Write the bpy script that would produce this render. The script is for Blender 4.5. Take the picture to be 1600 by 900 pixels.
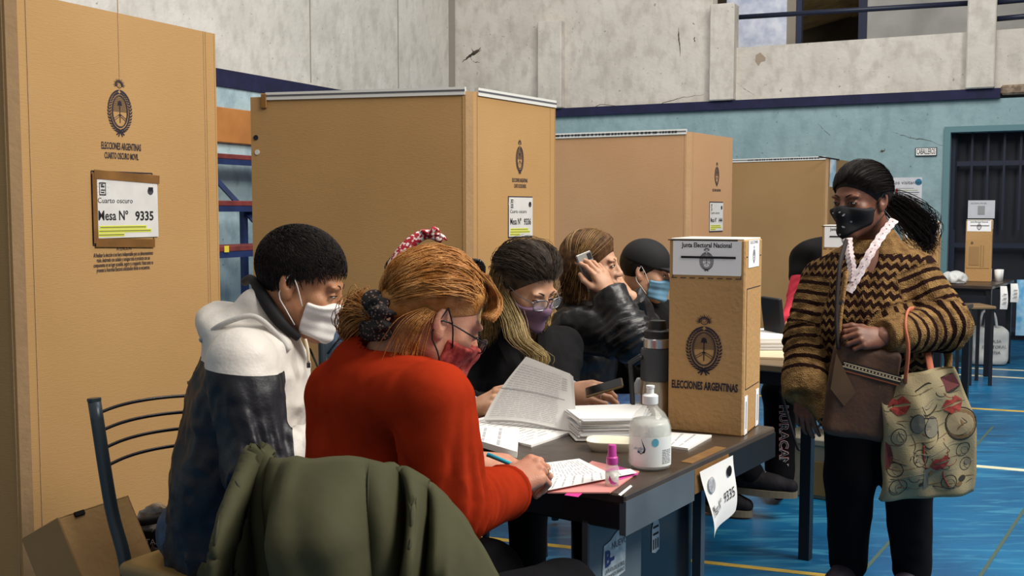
import bpy, math, random
import numpy as np
from mathutils import Vector, Matrix, Quaternion

for _o in list(bpy.data.objects):
    bpy.data.objects.remove(_o, do_unlink=True)
scene = bpy.context.scene
COL = scene.collection

# ------------------------------------------------------------------ camera
F_PX, CX, CY, HORIZON, CAM_H = 1650.0, 800.0, 450.0, 330.0, 1.36
PITCH = math.atan((CY - HORIZON) / F_PX)
cam_data = bpy.data.cameras.new('camera')
cam_data.sensor_width = 36.0
cam_data.lens = F_PX / 1600.0 * 36.0
cam_data.clip_end = 200
cam = bpy.data.objects.new('camera', cam_data)
cam.location = (0, 0, CAM_H)
cam.rotation_euler = (math.pi / 2 - PITCH, 0, 0)
COL.objects.link(cam)
scene.camera = cam

# ------------------------------------------------------------------ world, lights, exposure
world = bpy.data.worlds.new('world'); scene.world = world
world.use_nodes = True
_bg = world.node_tree.nodes['Background']
_bg.inputs[0].default_value = (1.0, 0.98, 0.95, 1)
_bg.inputs[1].default_value = 0.33
def area_light(name, loc, target, sx, sy, power, color):
    l = bpy.data.lights.new(name, 'AREA'); l.shape = 'RECTANGLE'; l.size = sx; l.size_y = sy
    l.energy = power; l.color = color
    o = bpy.data.objects.new(name, l); COL.objects.link(o); o.location = loc
    o.rotation_euler = (Vector(target) - Vector(loc)).to_track_quat('-Z', 'Y').to_euler()
    return o
# near: skylight inferred on the right; far and left: lights added to brighten walls
area_light('roof_light_near', (4.1, 1.7, 5.3), (-0.1, 3.6, 0.8), 4.0, 1.8, 540, (1.0, 0.95, 0.87))
area_light('wall_fill_far', (2.0, 6.0, 7.0), (1.6, 11.0, 2.6), 6.0, 2.0, 300, (1.0, 0.98, 0.97))
area_light('wall_fill_left', (0.4, 4.6, 6.4), (-2.6, 8.0, 3.0), 4.0, 2.0, 180, (1.0, 0.96, 0.9))
scene.view_settings.view_transform = 'Standard'
scene.view_settings.look = 'None'
scene.view_settings.gamma = 1.0
scene.view_settings.use_curve_mapping = False
scene.view_settings.exposure = 0.0

# ------------------------------------------------------------------ projection helpers (photo point -> place in the hall)
_sp, _cp = math.sin(PITCH), math.cos(PITCH)
def ray(px, py):
    a = (px - CX) / F_PX; b = (CY - py) / F_PX
    return Vector((a, _cp + b * _sp, -_sp + b * _cp))
CAM = Vector((0, 0, CAM_H))
def at(px, py, Y):
    d = ray(px, py); return CAM + d * (Y / d.y)
def onz(px, py, z):
    d = ray(px, py); return CAM + d * ((z - CAM_H) / d.z)
def onplane(px, py, p0, n):
    d = ray(px, py); return CAM + d * ((Vector(p0) - CAM).dot(n) / d.dot(n))

# ------------------------------------------------------------------ object helpers
W = {}
def link(name, data, parent=None, mworld=None):
    o = bpy.data.objects.new(name, data); COL.objects.link(o)
    m = Matrix.Identity(4) if mworld is None else mworld
    if parent is not None:
        o.parent = parent
        o.matrix_parent_inverse = W[parent.name].inverted()
    o.matrix_basis = m
    W[o.name] = m.copy()
    return o
def tag(o, label, cat, group=None, kind=None):
    if label: o['label'] = label
    if cat: o['category'] = cat
    if group: o['group'] = group
    if kind: o['kind'] = kind
    return o
def thing(name, loc, label, cat, group=None, rz=0.0):
    m = Matrix.Translation(Vector(loc)) @ Matrix.Rotation(rz, 4, 'Z')
    o = link(name, None, None, m); o.empty_display_size = 0.1
    return tag(o, label, cat, group)
def copy_tree(o, mworld, label=None, group=None):
    c = o.copy(); COL.objects.link(c); c.matrix_basis = mworld; W[c.name] = mworld.copy()
    if label: c['label'] = label
    if group: c['group'] = group
    def rec(src, dst):
        for ch in list(src.children):
            k = ch.copy(); COL.objects.link(k); k.parent = dst
            k.matrix_parent_inverse = ch.matrix_parent_inverse.copy(); k.matrix_basis = ch.matrix_basis.copy()
            rec(ch, k)
    rec(o, c)
    return c
def structure(o):
    o['kind'] = 'structure'; return o

class MB:
    """collects shapes of ONE part"""
    def __init__(s): s.v = []; s.f = []; s.smooth = False
    def add(s, vs, fs, m=None):
        k = len(s.v)
        for p in vs:
            p = Vector(p); s.v.append(m @ p if m is not None else p)
        for f in fs: s.f.append([k + i for i in f])
        return s
    def box(s, c, size, m=None, bev=0.0):
        x, y, z = [q / 2 for q in size]; c = Vector(c)
        if bev <= 0:
            vs = [c + Vector((i * x, j * y, k * z)) for i in (-1, 1) for j in (-1, 1) for k in (-1, 1)]
            fs = [(0, 1, 3, 2), (4, 6, 7, 5), (0, 4, 5, 1), (2, 3, 7, 6), (0, 2, 6, 4), (1, 5, 7, 3)]
            return s.add(vs, fs, m)
        b = min(bev, x * .9, y * .9, z * .9)
        vs = []; idx = {}
        for i in (-1, 1):
            for j in (-1, 1):
                for k in (-1, 1):
                    for ax in range(3):
                        q = [i * (x - b), j * (y - b), k * (z - b)]
                        q[ax] = (i * x, j * y, k * z)[ax]
                        idx[(i, j, k, ax)] = len(vs); vs.append(c + Vector(q))
        fs = []
        for ax in range(3):
            o1, o2 = [a for a in range(3) if a != ax]
            for sg in (-1, 1):
                loop = []
                for (p, q) in ((-1, -1), (1, -1), (1, 1), (-1, 1)):
                    t = [0, 0, 0]; t[ax] = sg; t[o1] = p; t[o2] = q
                    loop.append(idx[(t[0], t[1], t[2], ax)])
                if (sg > 0) != (ax == 1): fs.append(loop)
                else: fs.append(loop[::-1])
        for ax in range(3):      # edges along ax
            o1, o2 = [a for a in range(3) if a != ax]
            for p in (-1, 1):
                for q in (-1, 1):
                    t0 = [0, 0, 0]; t0[ax] = -1; t0[o1] = p; t0[o2] = q
                    t1 = list(t0); t1[ax] = 1
                    l = [idx[(*t0, o1)], idx[(*t1, o1)], idx[(*t1, o2)], idx[(*t0, o2)]]
                    fs.append(l)
        for i in (-1, 1):
            for j in (-1, 1):
                for k in (-1, 1):
                    fs.append([idx[(i, j, k, a)] for a in range(3)])
        return s.add(vs, fs, m)
    def tube(s, pts, r, seg=8, m=None, caps=True, rs=None, flat=None):
        pts = [Vector(p) for p in pts]; n = len(pts); vs = []; fs = []
        up = None
        for i, p in enumerate(pts):
            t = (pts[min(i + 1, n - 1)] - pts[max(i - 1, 0)])
            if t.length < 1e-9: t = Vector((0, 0, 1))
            t.normalize()
            if up is None:
                up = Vector((0, 0, 1)) if abs(t.z) < .9 else Vector((1, 0, 0))
            a = (up - t * up.dot(t)); 
            if a.length < 1e-6: a = t.orthogonal()
            a.normalize(); b = t.cross(a); up = a
            rr = rs[i] if rs is not None else r
            for k in range(seg):
                g = 2 * math.pi * k / seg
                fa = 1.0 if flat is None else flat
                vs.append(p + a * (rr * fa * math.cos(g)) + b * (rr * math.sin(g)))
        for i in range(n - 1):
            for k in range(seg):
                fs.append([i * seg + k, i * seg + (k + 1) % seg, (i + 1) * seg + (k + 1) % seg, (i + 1) * seg + k])
        if caps and seg > 2:
            fs.append(list(range(seg))[::-1]); fs.append([(n - 1) * seg + k for k in range(seg)])
        return s.add(vs, fs, m)
    def lathe(s, prof, seg=24, m=None, sx=1, sy=1):
        vs = []; fs = []; n = len(prof)
        for (r, z) in prof:
            for k in range(seg):
                g = 2 * math.pi * k / seg; vs.append((r * sx * math.cos(g), r * sy * math.sin(g), z))
        for i in range(n - 1):
            for k in range(seg):
                fs.append([i * seg + k, i * seg + (k + 1) % seg, (i + 1) * seg + (k + 1) % seg, (i + 1) * seg + k])
        if prof[0][0] > 1e-6: fs.append(list(range(seg))[::-1])
        if prof[-1][0] > 1e-6: fs.append([(n - 1) * seg + k for k in range(seg)])
        return s.add(vs, fs, m)
    def grid(s, fn, nu, nv, m=None, closed_u=False):
        vs = [fn(i / (nu - (0 if closed_u else 1)), j / (nv - 1)) for j in range(nv) for i in range(nu)]
        fs = []
        for j in range(nv - 1):
            for i in range(nu if closed_u else nu - 1):
                i2 = (i + 1) % nu
                fs.append([j * nu + i, j * nu + i2, (j + 1) * nu + i2, (j + 1) * nu + i])
        return s.add(vs, fs, m)
    def prism(s, outline, t, m=None):
        """outline (x, z) extruded along y from 0 to t"""
        n = len(outline)
        vs = [(x, 0, z) for x, z in outline] + [(x, t, z) for x, z in outline]
        fs = [list(range(n)), [n + i for i in range(n)][::-1]]
        for i in range(n):
            j = (i + 1) % n; fs.append([i, n + i, n + j, j])
        return s.add(vs, fs, m)
    def poly(s, outline, m=None):
        n = len(outline); return s.add([(x, 0, z) for x, z in outline], [list(range(n))], m)
    def build(s, name, mat, parent=None, mworld=None, smooth=None, auto=None):
        me = bpy.data.meshes.new(name)
        me.from_pydata([tuple(v) for v in s.v], [], s.f)
        import bmesh
        bm = bmesh.new(); bm.from_mesh(me)
        if not getattr(s, 'open', False): bmesh.ops.recalc_face_normals(bm, faces=bm.faces)
        bm.to_mesh(me); bm.free()
        if smooth or (smooth is None and s.smooth):
            me.polygons.foreach_set('use_smooth', [True] * len(me.polygons))
        if auto is not None:
            me.polygons.foreach_set('use_smooth', [True] * len(me.polygons))
            me.set_sharp_from_angle(angle=auto)
        if mat is not None: me.materials.append(mat)
        return link(name, me, parent, mworld)

def frame(origin, x=None, y=None, z=None):
    """matrix from two axes (first given is kept exactly)"""
    o = Vector(origin)
    if x is not None and z is not None:
        x = Vector(x).normalized(); z = Vector(z); z = (z - x * z.dot(x)).normalized(); y = z.cross(x)
    elif y is not None and z is not None:
        y = Vector(y).normalized(); z = Vector(z); z = (z - y * z.dot(y)).normalized(); x = y.cross(z)
    else:
        x = Vector(x).normalized(); y = Vector(y); y = (y - x * y.dot(x)).normalized(); z = x.cross(y)
    return Matrix(((x.x, y.x, z.x, o.x), (x.y, y.y, z.y, o.y), (x.z, y.z, z.z, o.z), (0, 0, 0, 1)))

def bez(pts, n=24):
    """smooth Catmull-Rom curve through the points"""
    P = [Vector(p) for p in pts]
    if len(P) == 2: return [P[0].lerp(P[1], i / (n - 1)) for i in range(n)]
    P = [P[0] * 2 - P[1]] + P + [P[-1] * 2 - P[-2]]
    out = []; segs = len(P) - 3
    for i in range(n):
        t = i / (n - 1) * segs; k = min(int(t), segs - 1); u = t - k
        a, b, c, d = P[k:k + 4]
        out.append(0.5 * ((2 * b) + (c - a) * u + (2 * a - 5 * b + 4 * c - d) * u * u + (3 * b - a - 3 * c + d) * u ** 3))
    return out

# ------------------------------------------------------------------ materials
def lin(h):
    if isinstance(h, str):
        h = h.lstrip('#'); c = [int(h[i:i + 2], 16) / 255 for i in (0, 2, 4)]
    else: c = h
    return tuple((x / 12.92 if x <= .04045 else ((x + .055) / 1.055) ** 2.4) for x in c) + (1.0,)
MATS = {}
def mat(name, col, rough=.7, metal=0.0, var=0.0, vscale=6.0, col2=None, bump=0.0, bscale=200.0, bstretch=None,
        trans=0.0, ior=1.45, alpha=1.0, sheen=0.0, coat=0.0, emit=None, detail=6.0, sss=0.0, spec=None):
    if name in MATS: return MATS[name]
    m = bpy.data.materials.new(name); m.use_nodes = True; MATS[name] = m
    nt = m.node_tree; b = nt.nodes['Principled BSDF']; L = nt.links
    b.inputs['Base Color'].default_value = lin(col)
    b.inputs['Roughness'].default_value = rough; b.inputs['Metallic'].default_value = metal
    b.inputs['Transmission Weight'].default_value = trans; b.inputs['IOR'].default_value = ior
    b.inputs['Alpha'].default_value = alpha
    b.inputs['Coat Weight'].default_value = coat
    if spec is not None: b.inputs['Specular IOR Level'].default_value = spec
    if sheen: b.inputs['Sheen Weight'].default_value = sheen
    if sss:
        b.inputs['Subsurface Weight'].default_value = sss; b.inputs['Subsurface Radius'].default_value = (1, .3, .15)
        b.inputs['Subsurface Scale'].default_value = .006
    if emit is not None:
        b.inputs['Emission Color'].default_value = lin(col); b.inputs['Emission Strength'].default_value = emit
    tc = nt.nodes.new('ShaderNodeTexCoord')
    if var > 0 or col2 is not None:
        n = nt.nodes.new('ShaderNodeTexNoise'); n.inputs['Scale'].default_value = vscale; n.inputs['Detail'].default_value = detail
        L.new(tc.outputs['Object'], n.inputs['Vector'])
        r = nt.nodes.new('ShaderNodeValToRGB'); L.new(n.outputs['Fac'], r.inputs['Fac'])
        c = lin(col)
        if col2 is None:
            a0 = tuple(x * (1 - var) for x in c[:3]) + (1,); a1 = tuple(min(1, x * (1 + var)) for x in c[:3]) + (1,)
        else: a0, a1 = c, lin(col2)
        r.color_ramp.elements[0].position = .35; r.color_ramp.elements[0].color = a0
        r.color_ramp.elements[1].position = .65; r.color_ramp.elements[1].color = a1
        L.new(r.outputs['Color'], b.inputs['Base Color'])
    if bump > 0:
        n2 = nt.nodes.new('ShaderNodeTexNoise'); n2.inputs['Scale'].default_value = bscale; n2.inputs['Detail'].default_value = 3
        if bstretch is not None:
            mp = nt.nodes.new('ShaderNodeMapping'); mp.inputs['Scale'].default_value = bstretch
            L.new(tc.outputs['Object'], mp.inputs['Vector']); L.new(mp.outputs['Vector'], n2.inputs['Vector'])
        else: L.new(tc.outputs['Object'], n2.inputs['Vector'])
        bp = nt.nodes.new('ShaderNodeBump'); bp.inputs['Strength'].default_value = bump; bp.inputs['Distance'].default_value = .01
        L.new(n2.outputs['Fac'], bp.inputs['Height']); L.new(bp.outputs['Normal'], b.inputs['Normal'])
    return m

# ------------------------------------------------------------------ implicit surfaces (bodies, clothes, hair)
def vnoise(p, seed=0.0):
    p = np.asarray(p, dtype=np.float64) + seed * 17.31
    i = np.floor(p); f = p - i; u = f * f * (3 - 2 * f)
    def h(dx, dy, dz):
        n = (i[:, 0] + dx) * 127.1 + (i[:, 1] + dy) * 311.7 + (i[:, 2] + dz) * 74.7
        s = np.sin(n) * 43758.5453; return s - np.floor(s)
    ux, uy, uz = u[:, 0], u[:, 1], u[:, 2]
    x00 = h(0, 0, 0) * (1 - ux) + h(1, 0, 0) * ux; x10 = h(0, 1, 0) * (1 - ux) + h(1, 1, 0) * ux
    x01 = h(0, 0, 1) * (1 - ux) + h(1, 0, 1) * ux; x11 = h(0, 1, 1) * (1 - ux) + h(1, 1, 1) * ux
    return (x00 * (1 - uy) + x10 * uy) * (1 - uz) + (x01 * (1 - uy) + x11 * uy) * uz
def folds(p, scale=(9, 9, 9), seed=0.0):
    """sharp-ridged cloth folds, 0..1"""
    q = p * np.array(scale)
    w = np.stack([vnoise(q * .7, seed + 3), vnoise(q * .7, seed + 5), vnoise(q * .7, seed + 7)], 1) * 1.6
    n = vnoise(q + w, seed)
    return 1 - np.abs(2 * n - 1)
V3 = lambda v: np.array([v[0], v[1], v[2]], dtype=np.float64)
def smin(a, b, k):
    if k <= 0: return np.minimum(a, b)
    h = np.maximum(k - np.abs(a - b), 0) / k
    return np.minimum(a, b) - h * h * k * .25
def smax(a, b, k): return -smin(-a, -b, k)
def rc(a, b, ra, rb):
    a, b = V3(a), V3(b); ab = b - a; L2 = max(float(ab @ ab), 1e-12)
    def f(p):
        q = p - a; t = np.clip(q @ ab / L2, 0, 1)
        return np.linalg.norm(q - t[:, None] * ab, axis=1) - (ra + (rb - ra) * t)
    return f
def rcf(a, b, ra, rb, n, q):
    """round cone flattened along n by ratio q"""
    a, b, n = V3(a), V3(b), V3(n); n = n / np.linalg.norm(n)
    g = rc((0, 0, 0), (b - a) + n * ((b - a) @ n) * (1 / q - 1), ra, rb)
    def f(p):
        d = p - a; return g(d + (d @ n)[:, None] * n * (1 / q - 1)) * (.5 + .5 * q)
    return f
def ell(c, r, R=None):
    c, r = V3(c), V3(r); Rm = None if R is None else np.array(R.to_3x3() if hasattr(R, 'to_3x3') else R, dtype=np.float64)
    def f(p):
        q = p - c
        if Rm is not None: q = q @ Rm
        k0 = np.linalg.norm(q / r, axis=1); k1 = np.linalg.norm(q / (r * r), axis=1)
        return k0 * (k0 - 1) / np.maximum(k1, 1e-9)
    return f
def rbox(c, h, rad, R=None):
    c, h = V3(c), V3(h); Rm = None if R is None else np.array(R.to_3x3() if hasattr(R, 'to_3x3') else R, dtype=np.float64)
    def f(p):
        q = p - c
        if Rm is not None: q = q @ Rm
        q = np.abs(q) - (h - rad)
        return np.linalg.norm(np.maximum(q, 0), axis=1) + np.minimum(q.max(1), 0) - rad
    return f
def union(fs, k):
    def f(p):
        d = fs[0](p)
        for g in fs[1:]: d = smin(d, g(p), k)
        return d
    return f
def sdf_mesh(f, lo, hi, vox):
    """surface-nets polygonisation of f<0 with a coarse pre-pass"""
    lo = np.array(lo, dtype=np.float64); hi = np.array(hi, dtype=np.float64)
    B = 4
    nb = np.ceil((hi - lo) / (vox * B)).astype(int) + 1
    n = nb * B + 1
    cs = [lo[i] + (np.arange(nb[i]) * B + B / 2) * vox for i in range(3)]
    cg = np.stack(np.meshgrid(*cs, indexing='ij'), -1).reshape(-1, 3)
    cd = f(cg).reshape(nb)
    near = np.abs(cd) < vox * B * 2.2
    D = np.full(n, 1.0, dtype=np.float64)
    sg = np.where(cd < 0, -1.0, 1.0)
    big = np.repeat(np.repeat(np.repeat(sg, B, 0), B, 1), B, 2)
    D[:-1, :-1, :-1] = big
    need = np.zeros(n, dtype=bool)
    for bx, by, bz in np.argwhere(near):
        need[bx * B:bx * B + B + 1, by * B:by * B + B + 1, bz * B:bz * B + B + 1] = True
    ii = np.argwhere(need)
    for s in range(0, len(ii), 400000):
        k = ii[s:s + 400000]
        D[k[:, 0], k[:, 1], k[:, 2]] = f(lo + k * vox)
    # close at the border
    D[0] = D[-1] = 1; D[:, 0] = D[:, -1] = 1; D[:, :, 0] = D[:, :, -1] = 1
    neg = D < 0
    cnt = np.zeros(np.array(n) - 1, dtype=np.int8)
    for dx in (0, 1):
        for dy in (0, 1):
            for dz in (0, 1):
                cnt += neg[dx:n[0] - 1 + dx, dy:n[1] - 1 + dy, dz:n[2] - 1 + dz]
    act = (cnt > 0) & (cnt < 8)
    cells = np.argwhere(act); vid = np.full(act.shape, -1, dtype=np.int64); vid[act] = np.arange(len(cells))
    acc = np.zeros((len(cells), 3)); num = np.zeros(len(cells))
    corners = [(a, b, c) for a in (0, 1) for b in (0, 1) for c in (0, 1)]
    for a in corners:
        for ax in range(3):
            if a[ax] == 1: continue
            b = list(a); b[ax] = 1
            d0 = D[cells[:, 0] + a[0], cells[:, 1] + a[1], cells[:, 2] + a[2]]
            d1 = D[cells[:, 0] + b[0], cells[:, 1] + b[1], cells[:, 2] + b[2]]
            x = (d0 < 0) != (d1 < 0)
            t = np.where(x, d0 / np.where(np.abs(d0 - d1) < 1e-12, 1, d0 - d1), 0)
            pt = np.array(a, dtype=float)[None, :].repeat(len(cells), 0); pt[:, ax] = t
            acc[x] += pt[x]; num[x] += 1
    verts = lo + (cells + acc / num[:, None]) * vox
    faces = []
    for ax in range(3):
        o1, o2 = (ax + 1) % 3, (ax + 2) % 3
        s0 = [slice(None)] * 3; s1 = [slice(None)] * 3
        s0[ax] = slice(0, -1); s1[ax] = slice(1, None)
        e = neg[tuple(s0)] != neg[tuple(s1)]
        idx = np.argwhere(e)
        ok = (idx[:, o1] > 0) & (idx[:, o2] > 0) & (idx[:, o1] < n[o1] - 1) & (idx[:, o2] < n[o2] - 1)
        idx = idx[ok]
        def g(d1, d2):
            k = idx.copy(); k[:, o1] -= d1; k[:, o2] -= d2; return vid[k[:, 0], k[:, 1], k[:, 2]]
        q = np.stack([g(1, 1), g(0, 1), g(0, 0), g(1, 0)], 1)
        fl = ~neg[idx[:, 0], idx[:, 1], idx[:, 2]]
        q[fl] = q[fl][:, ::-1]
        faces.append(q)
    faces = np.concatenate(faces)
    faces = faces[(faces >= 0).all(1)]
    return verts, faces
def np_object(name, parts, mats, parent=None, matidx=None, attrs=None, mworld=None):
    """one mesh object from [(verts, faces), ...]; matidx(face centres)->index; attrs {name: fn(verts)->(N,3)}"""
    off = 0; V = []; Fc = []
    for v, f in parts:
        V.append(v); Fc.append(f + off); off += len(v)
    V = np.concatenate(V); Fc = np.concatenate(Fc)
    me = bpy.data.meshes.new(name)
    me.vertices.add(len(V)); me.vertices.foreach_set('co', V.astype(np.float32).ravel())
    me.loops.add(len(Fc) * 4); me.loops.foreach_set('vertex_index', Fc.astype(np.int32).ravel())
    me.polygons.add(len(Fc)); me.polygons.foreach_set('loop_start', np.arange(0, len(Fc) * 4, 4, dtype=np.int32))
    me.polygons.foreach_set('use_smooth', np.ones(len(Fc), dtype=bool))
    for m in (mats if isinstance(mats, (list, tuple)) else [mats]): me.materials.append(m)
    if matidx is not None:
        me.polygons.foreach_set('material_index', matidx(V[Fc].mean(1)).astype(np.int32))
    me.update(calc_edges=True); me.validate()
    if attrs:
        for an, fn in attrs.items():
            a = me.attributes.new(an, 'FLOAT_VECTOR', 'POINT'); a.data.foreach_set('vector', fn(V).astype(np.float32).ravel())
    return link(name, me, parent, mworld)
def sdf_object(name, f, lo, hi, vox, mats, parent=None, **kw):
    return np_object(name, [sdf_mesh(f, lo, hi, vox)], mats, parent, **kw)
def bounds(pts, pad):
    P = np.array([V3(p) for p in pts]); return P.min(0) - pad, P.max(0) + pad

# ------------------------------------------------------------------ lettering and print
def text_mesh(body, size, align='CENTER', bold=0.0, squeeze=1.0):
    cu = bpy.data.curves.new('lettering', 'FONT'); cu.body = body; cu.size = size
    cu.align_x = align; cu.align_y = 'CENTER'; cu.offset = bold; cu.resolution_u = 2
    o = bpy.data.objects.new('lettering', cu); COL.objects.link(o)
    dg = bpy.context.evaluated_depsgraph_get()
    me = bpy.data.meshes.new_from_object(o.evaluated_get(dg))
    bpy.data.objects.remove(o, do_unlink=True); bpy.data.curves.remove(cu)
    co = np.zeros(len(me.vertices) * 3); me.vertices.foreach_get('co', co); co = co.reshape(-1, 3)
    co[:, 0] *= squeeze
    me.vertices.foreach_set('co', co.ravel())
    me.transform(Matrix.Rotation(math.pi / 2, 4, 'X'))     # now in the x-z plane, facing -y
    me.update(); me.name = 'lettering'
    return me
def text_on(body, fn, u0, v0, wu, hv, material, parent, off=.0015, name='lettering'):
    """lettering laid onto a curved sheet fn(u, v); wu, hv: size in sheet fractions"""
    me = text_mesh(body, 1.0); co = np.array([tuple(v.co) for v in me.vertices]); lo, hi = co.min(0), co.max(0)
    for v, c in zip(me.vertices, co):
        u = u0 + ((c[0] - lo[0]) / (hi[0] - lo[0]) - .5) * wu; w = v0 - ((c[2] - lo[2]) / (hi[2] - lo[2]) - .5) * hv
        p = fn(u, w); du = fn(u + .02, w) - fn(u - .02, w); dv = fn(u, w + .02) - fn(u, w - .02); v.co = p - dv.cross(du).normalized() * -off
    me.materials.clear(); me.materials.append(material); me.update()
    return link(name, me, parent)
def text(body, m, size, material, parent, align='CENTER', bold=0.0, width=None, name='lettering'):
    me = text_mesh(body, size, align, bold)
    if width is not None:
        xs = [v.co.x for v in me.vertices]; w = max(xs) - min(xs)
        me.transform(Matrix.Diagonal((width / w, 1, 1, 1)))
    me.materials.clear(); me.materials.append(material)
    return link(name, me, parent, m)
# ================================================================== THE HALL
TH = math.radians(26)
U = Vector((math.cos(TH), -math.sin(TH), 0)); V = Vector((math.sin(TH), math.cos(TH), 0)); UP = Vector((0, 0, 1))
PB = onz(1560, 534, 0.0)
K = onplane(707, 300, PB, V); K.z = 0
MBK = frame(K, x=U, z=UP)            # back wall: x to the right, y into the wall, z up
MLW = frame(K, x=V, z=UP)            # left wall: x away from the camera (ends at 0), y into the wall
def bw(px, py, dy=0.0):
    q = MBK.inverted() @ onplane(px, py, MBK @ Vector((0, dy, 0)), V); return q.x, q.z
def lw(px, py, dy=0.0):
    q = MLW.inverted() @ onplane(px, py, MLW @ Vector((0, dy, 0)), U); return q.x, q.z

def plaster(name, c0, c1, cdark, stain=.5):
    m = bpy.data.materials.new(name); m.use_nodes = True; nt = m.node_tree; L = nt.links; b = nt.nodes['Principled BSDF']
    b.inputs['Roughness'].default_value = .9
    tc = nt.nodes.new('ShaderNodeTexCoord')
    def noise(sc, det=8, vec=None):
        n = nt.nodes.new('ShaderNodeTexNoise'); n.inputs['Scale'].default_value = sc; n.inputs['Detail'].default_value = det
        L.new(vec or tc.outputs['Object'], n.inputs['Vector']); return n
    def ramp(src, stops):
        r = nt.nodes.new('ShaderNodeValToRGB'); L.new(src, r.inputs['Fac']); e = r.color_ramp.elements
        e[0].position, e[0].color = stops[0]; e[1].position, e[1].color = stops[-1]
        for p, c in stops[1:-1]:
            k = e.new(p); k.color = c
        return r
    base = ramp(noise(1.6).outputs['Fac'], [(.3, lin(c0)), (.7, lin(c1))])
    mp = nt.nodes.new('ShaderNodeMapping'); mp.inputs['Scale'].default_value = (4, 4, 2.2); L.new(tc.outputs['Object'], mp.inputs['Vector'])
    streak = ramp(noise(2.2, 10, mp.outputs['Vector']).outputs['Fac'], [(.46, (0, 0, 0, 1)), (.66, (1, 1, 1, 1))])
    mx = nt.nodes.new('ShaderNodeMix'); mx.data_type = 'RGBA'; mx.blend_type = 'MIX'
    ml = nt.nodes.new('ShaderNodeMath'); ml.operation = 'MULTIPLY'; ml.inputs[1].default_value = stain; L.new(streak.outputs['Color'], ml.inputs[0])
    L.new(ml.outputs[0], mx.inputs[0]); L.new(base.outputs['Color'], mx.inputs[6]); mx.inputs[7].default_value = lin(cdark)
    vo = nt.nodes.new('ShaderNodeTexVoronoi'); vo.inputs['Scale'].default_value = 9; L.new(tc.outputs['Object'], vo.inputs['Vector'])
    pk = ramp(noise(26, 5).outputs['Fac'], [(.685, (0, 0, 0, 1)), (.73, (1, 1, 1, 1))])
    mx2 = nt.nodes.new('ShaderNodeMix'); mx2.data_type = 'RGBA'; m2 = nt.nodes.new('ShaderNodeMath'); m2.operation = 'MULTIPLY'; m2.inputs[1].default_value = .6
    L.new(pk.outputs['Color'], m2.inputs[0]); L.new(m2.outputs[0], mx2.inputs[0]); L.new(mx.outputs[2], mx2.inputs[6])
    mx2.inputs[7].default_value = tuple(x * .35 for x in lin(cdark)[:3]) + (1,)
    L.new(mx2.outputs[2], b.inputs['Base Color'])
    bp = nt.nodes.new('ShaderNodeBump'); bp.inputs['Strength'].default_value = .45; bp.inputs['Distance'].default_value = .02
    nb = noise(14, 9); L.new(nb.outputs['Fac'], bp.inputs['Height']); L.new(bp.outputs['Normal'], b.inputs['Normal'])
    return m
M_WHITE = plaster('plaster_offwhite', '#d0ccc4', '#bdb9b0', '#98948a', .35)
M_WHITE2 = plaster('plaster_parapet', '#d2ccc2', '#bfb8ad', '#989083', .4)
M_BLUE = plaster('plaster_pale_blue', '#93adb1', '#829ca1', '#6d878d', .4)
M_BLUE_L = plaster('plaster_left_blue', '#b4c8cc', '#9fb6bc', '#7f99a2', .6)
M_NAVY = mat('navy_stripe_paint', '#181a3c', .8, var=.2, vscale=8, bump=.2, bscale=40)
M_DOOR = mat('door_navy_paint', '#070d1c', .6, var=.25, vscale=5)
M_DOOR2 = mat('door_bar_paint', '#0c182e', .55)
M_DARK = mat('dark_room', '#15120f', .9)

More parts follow.
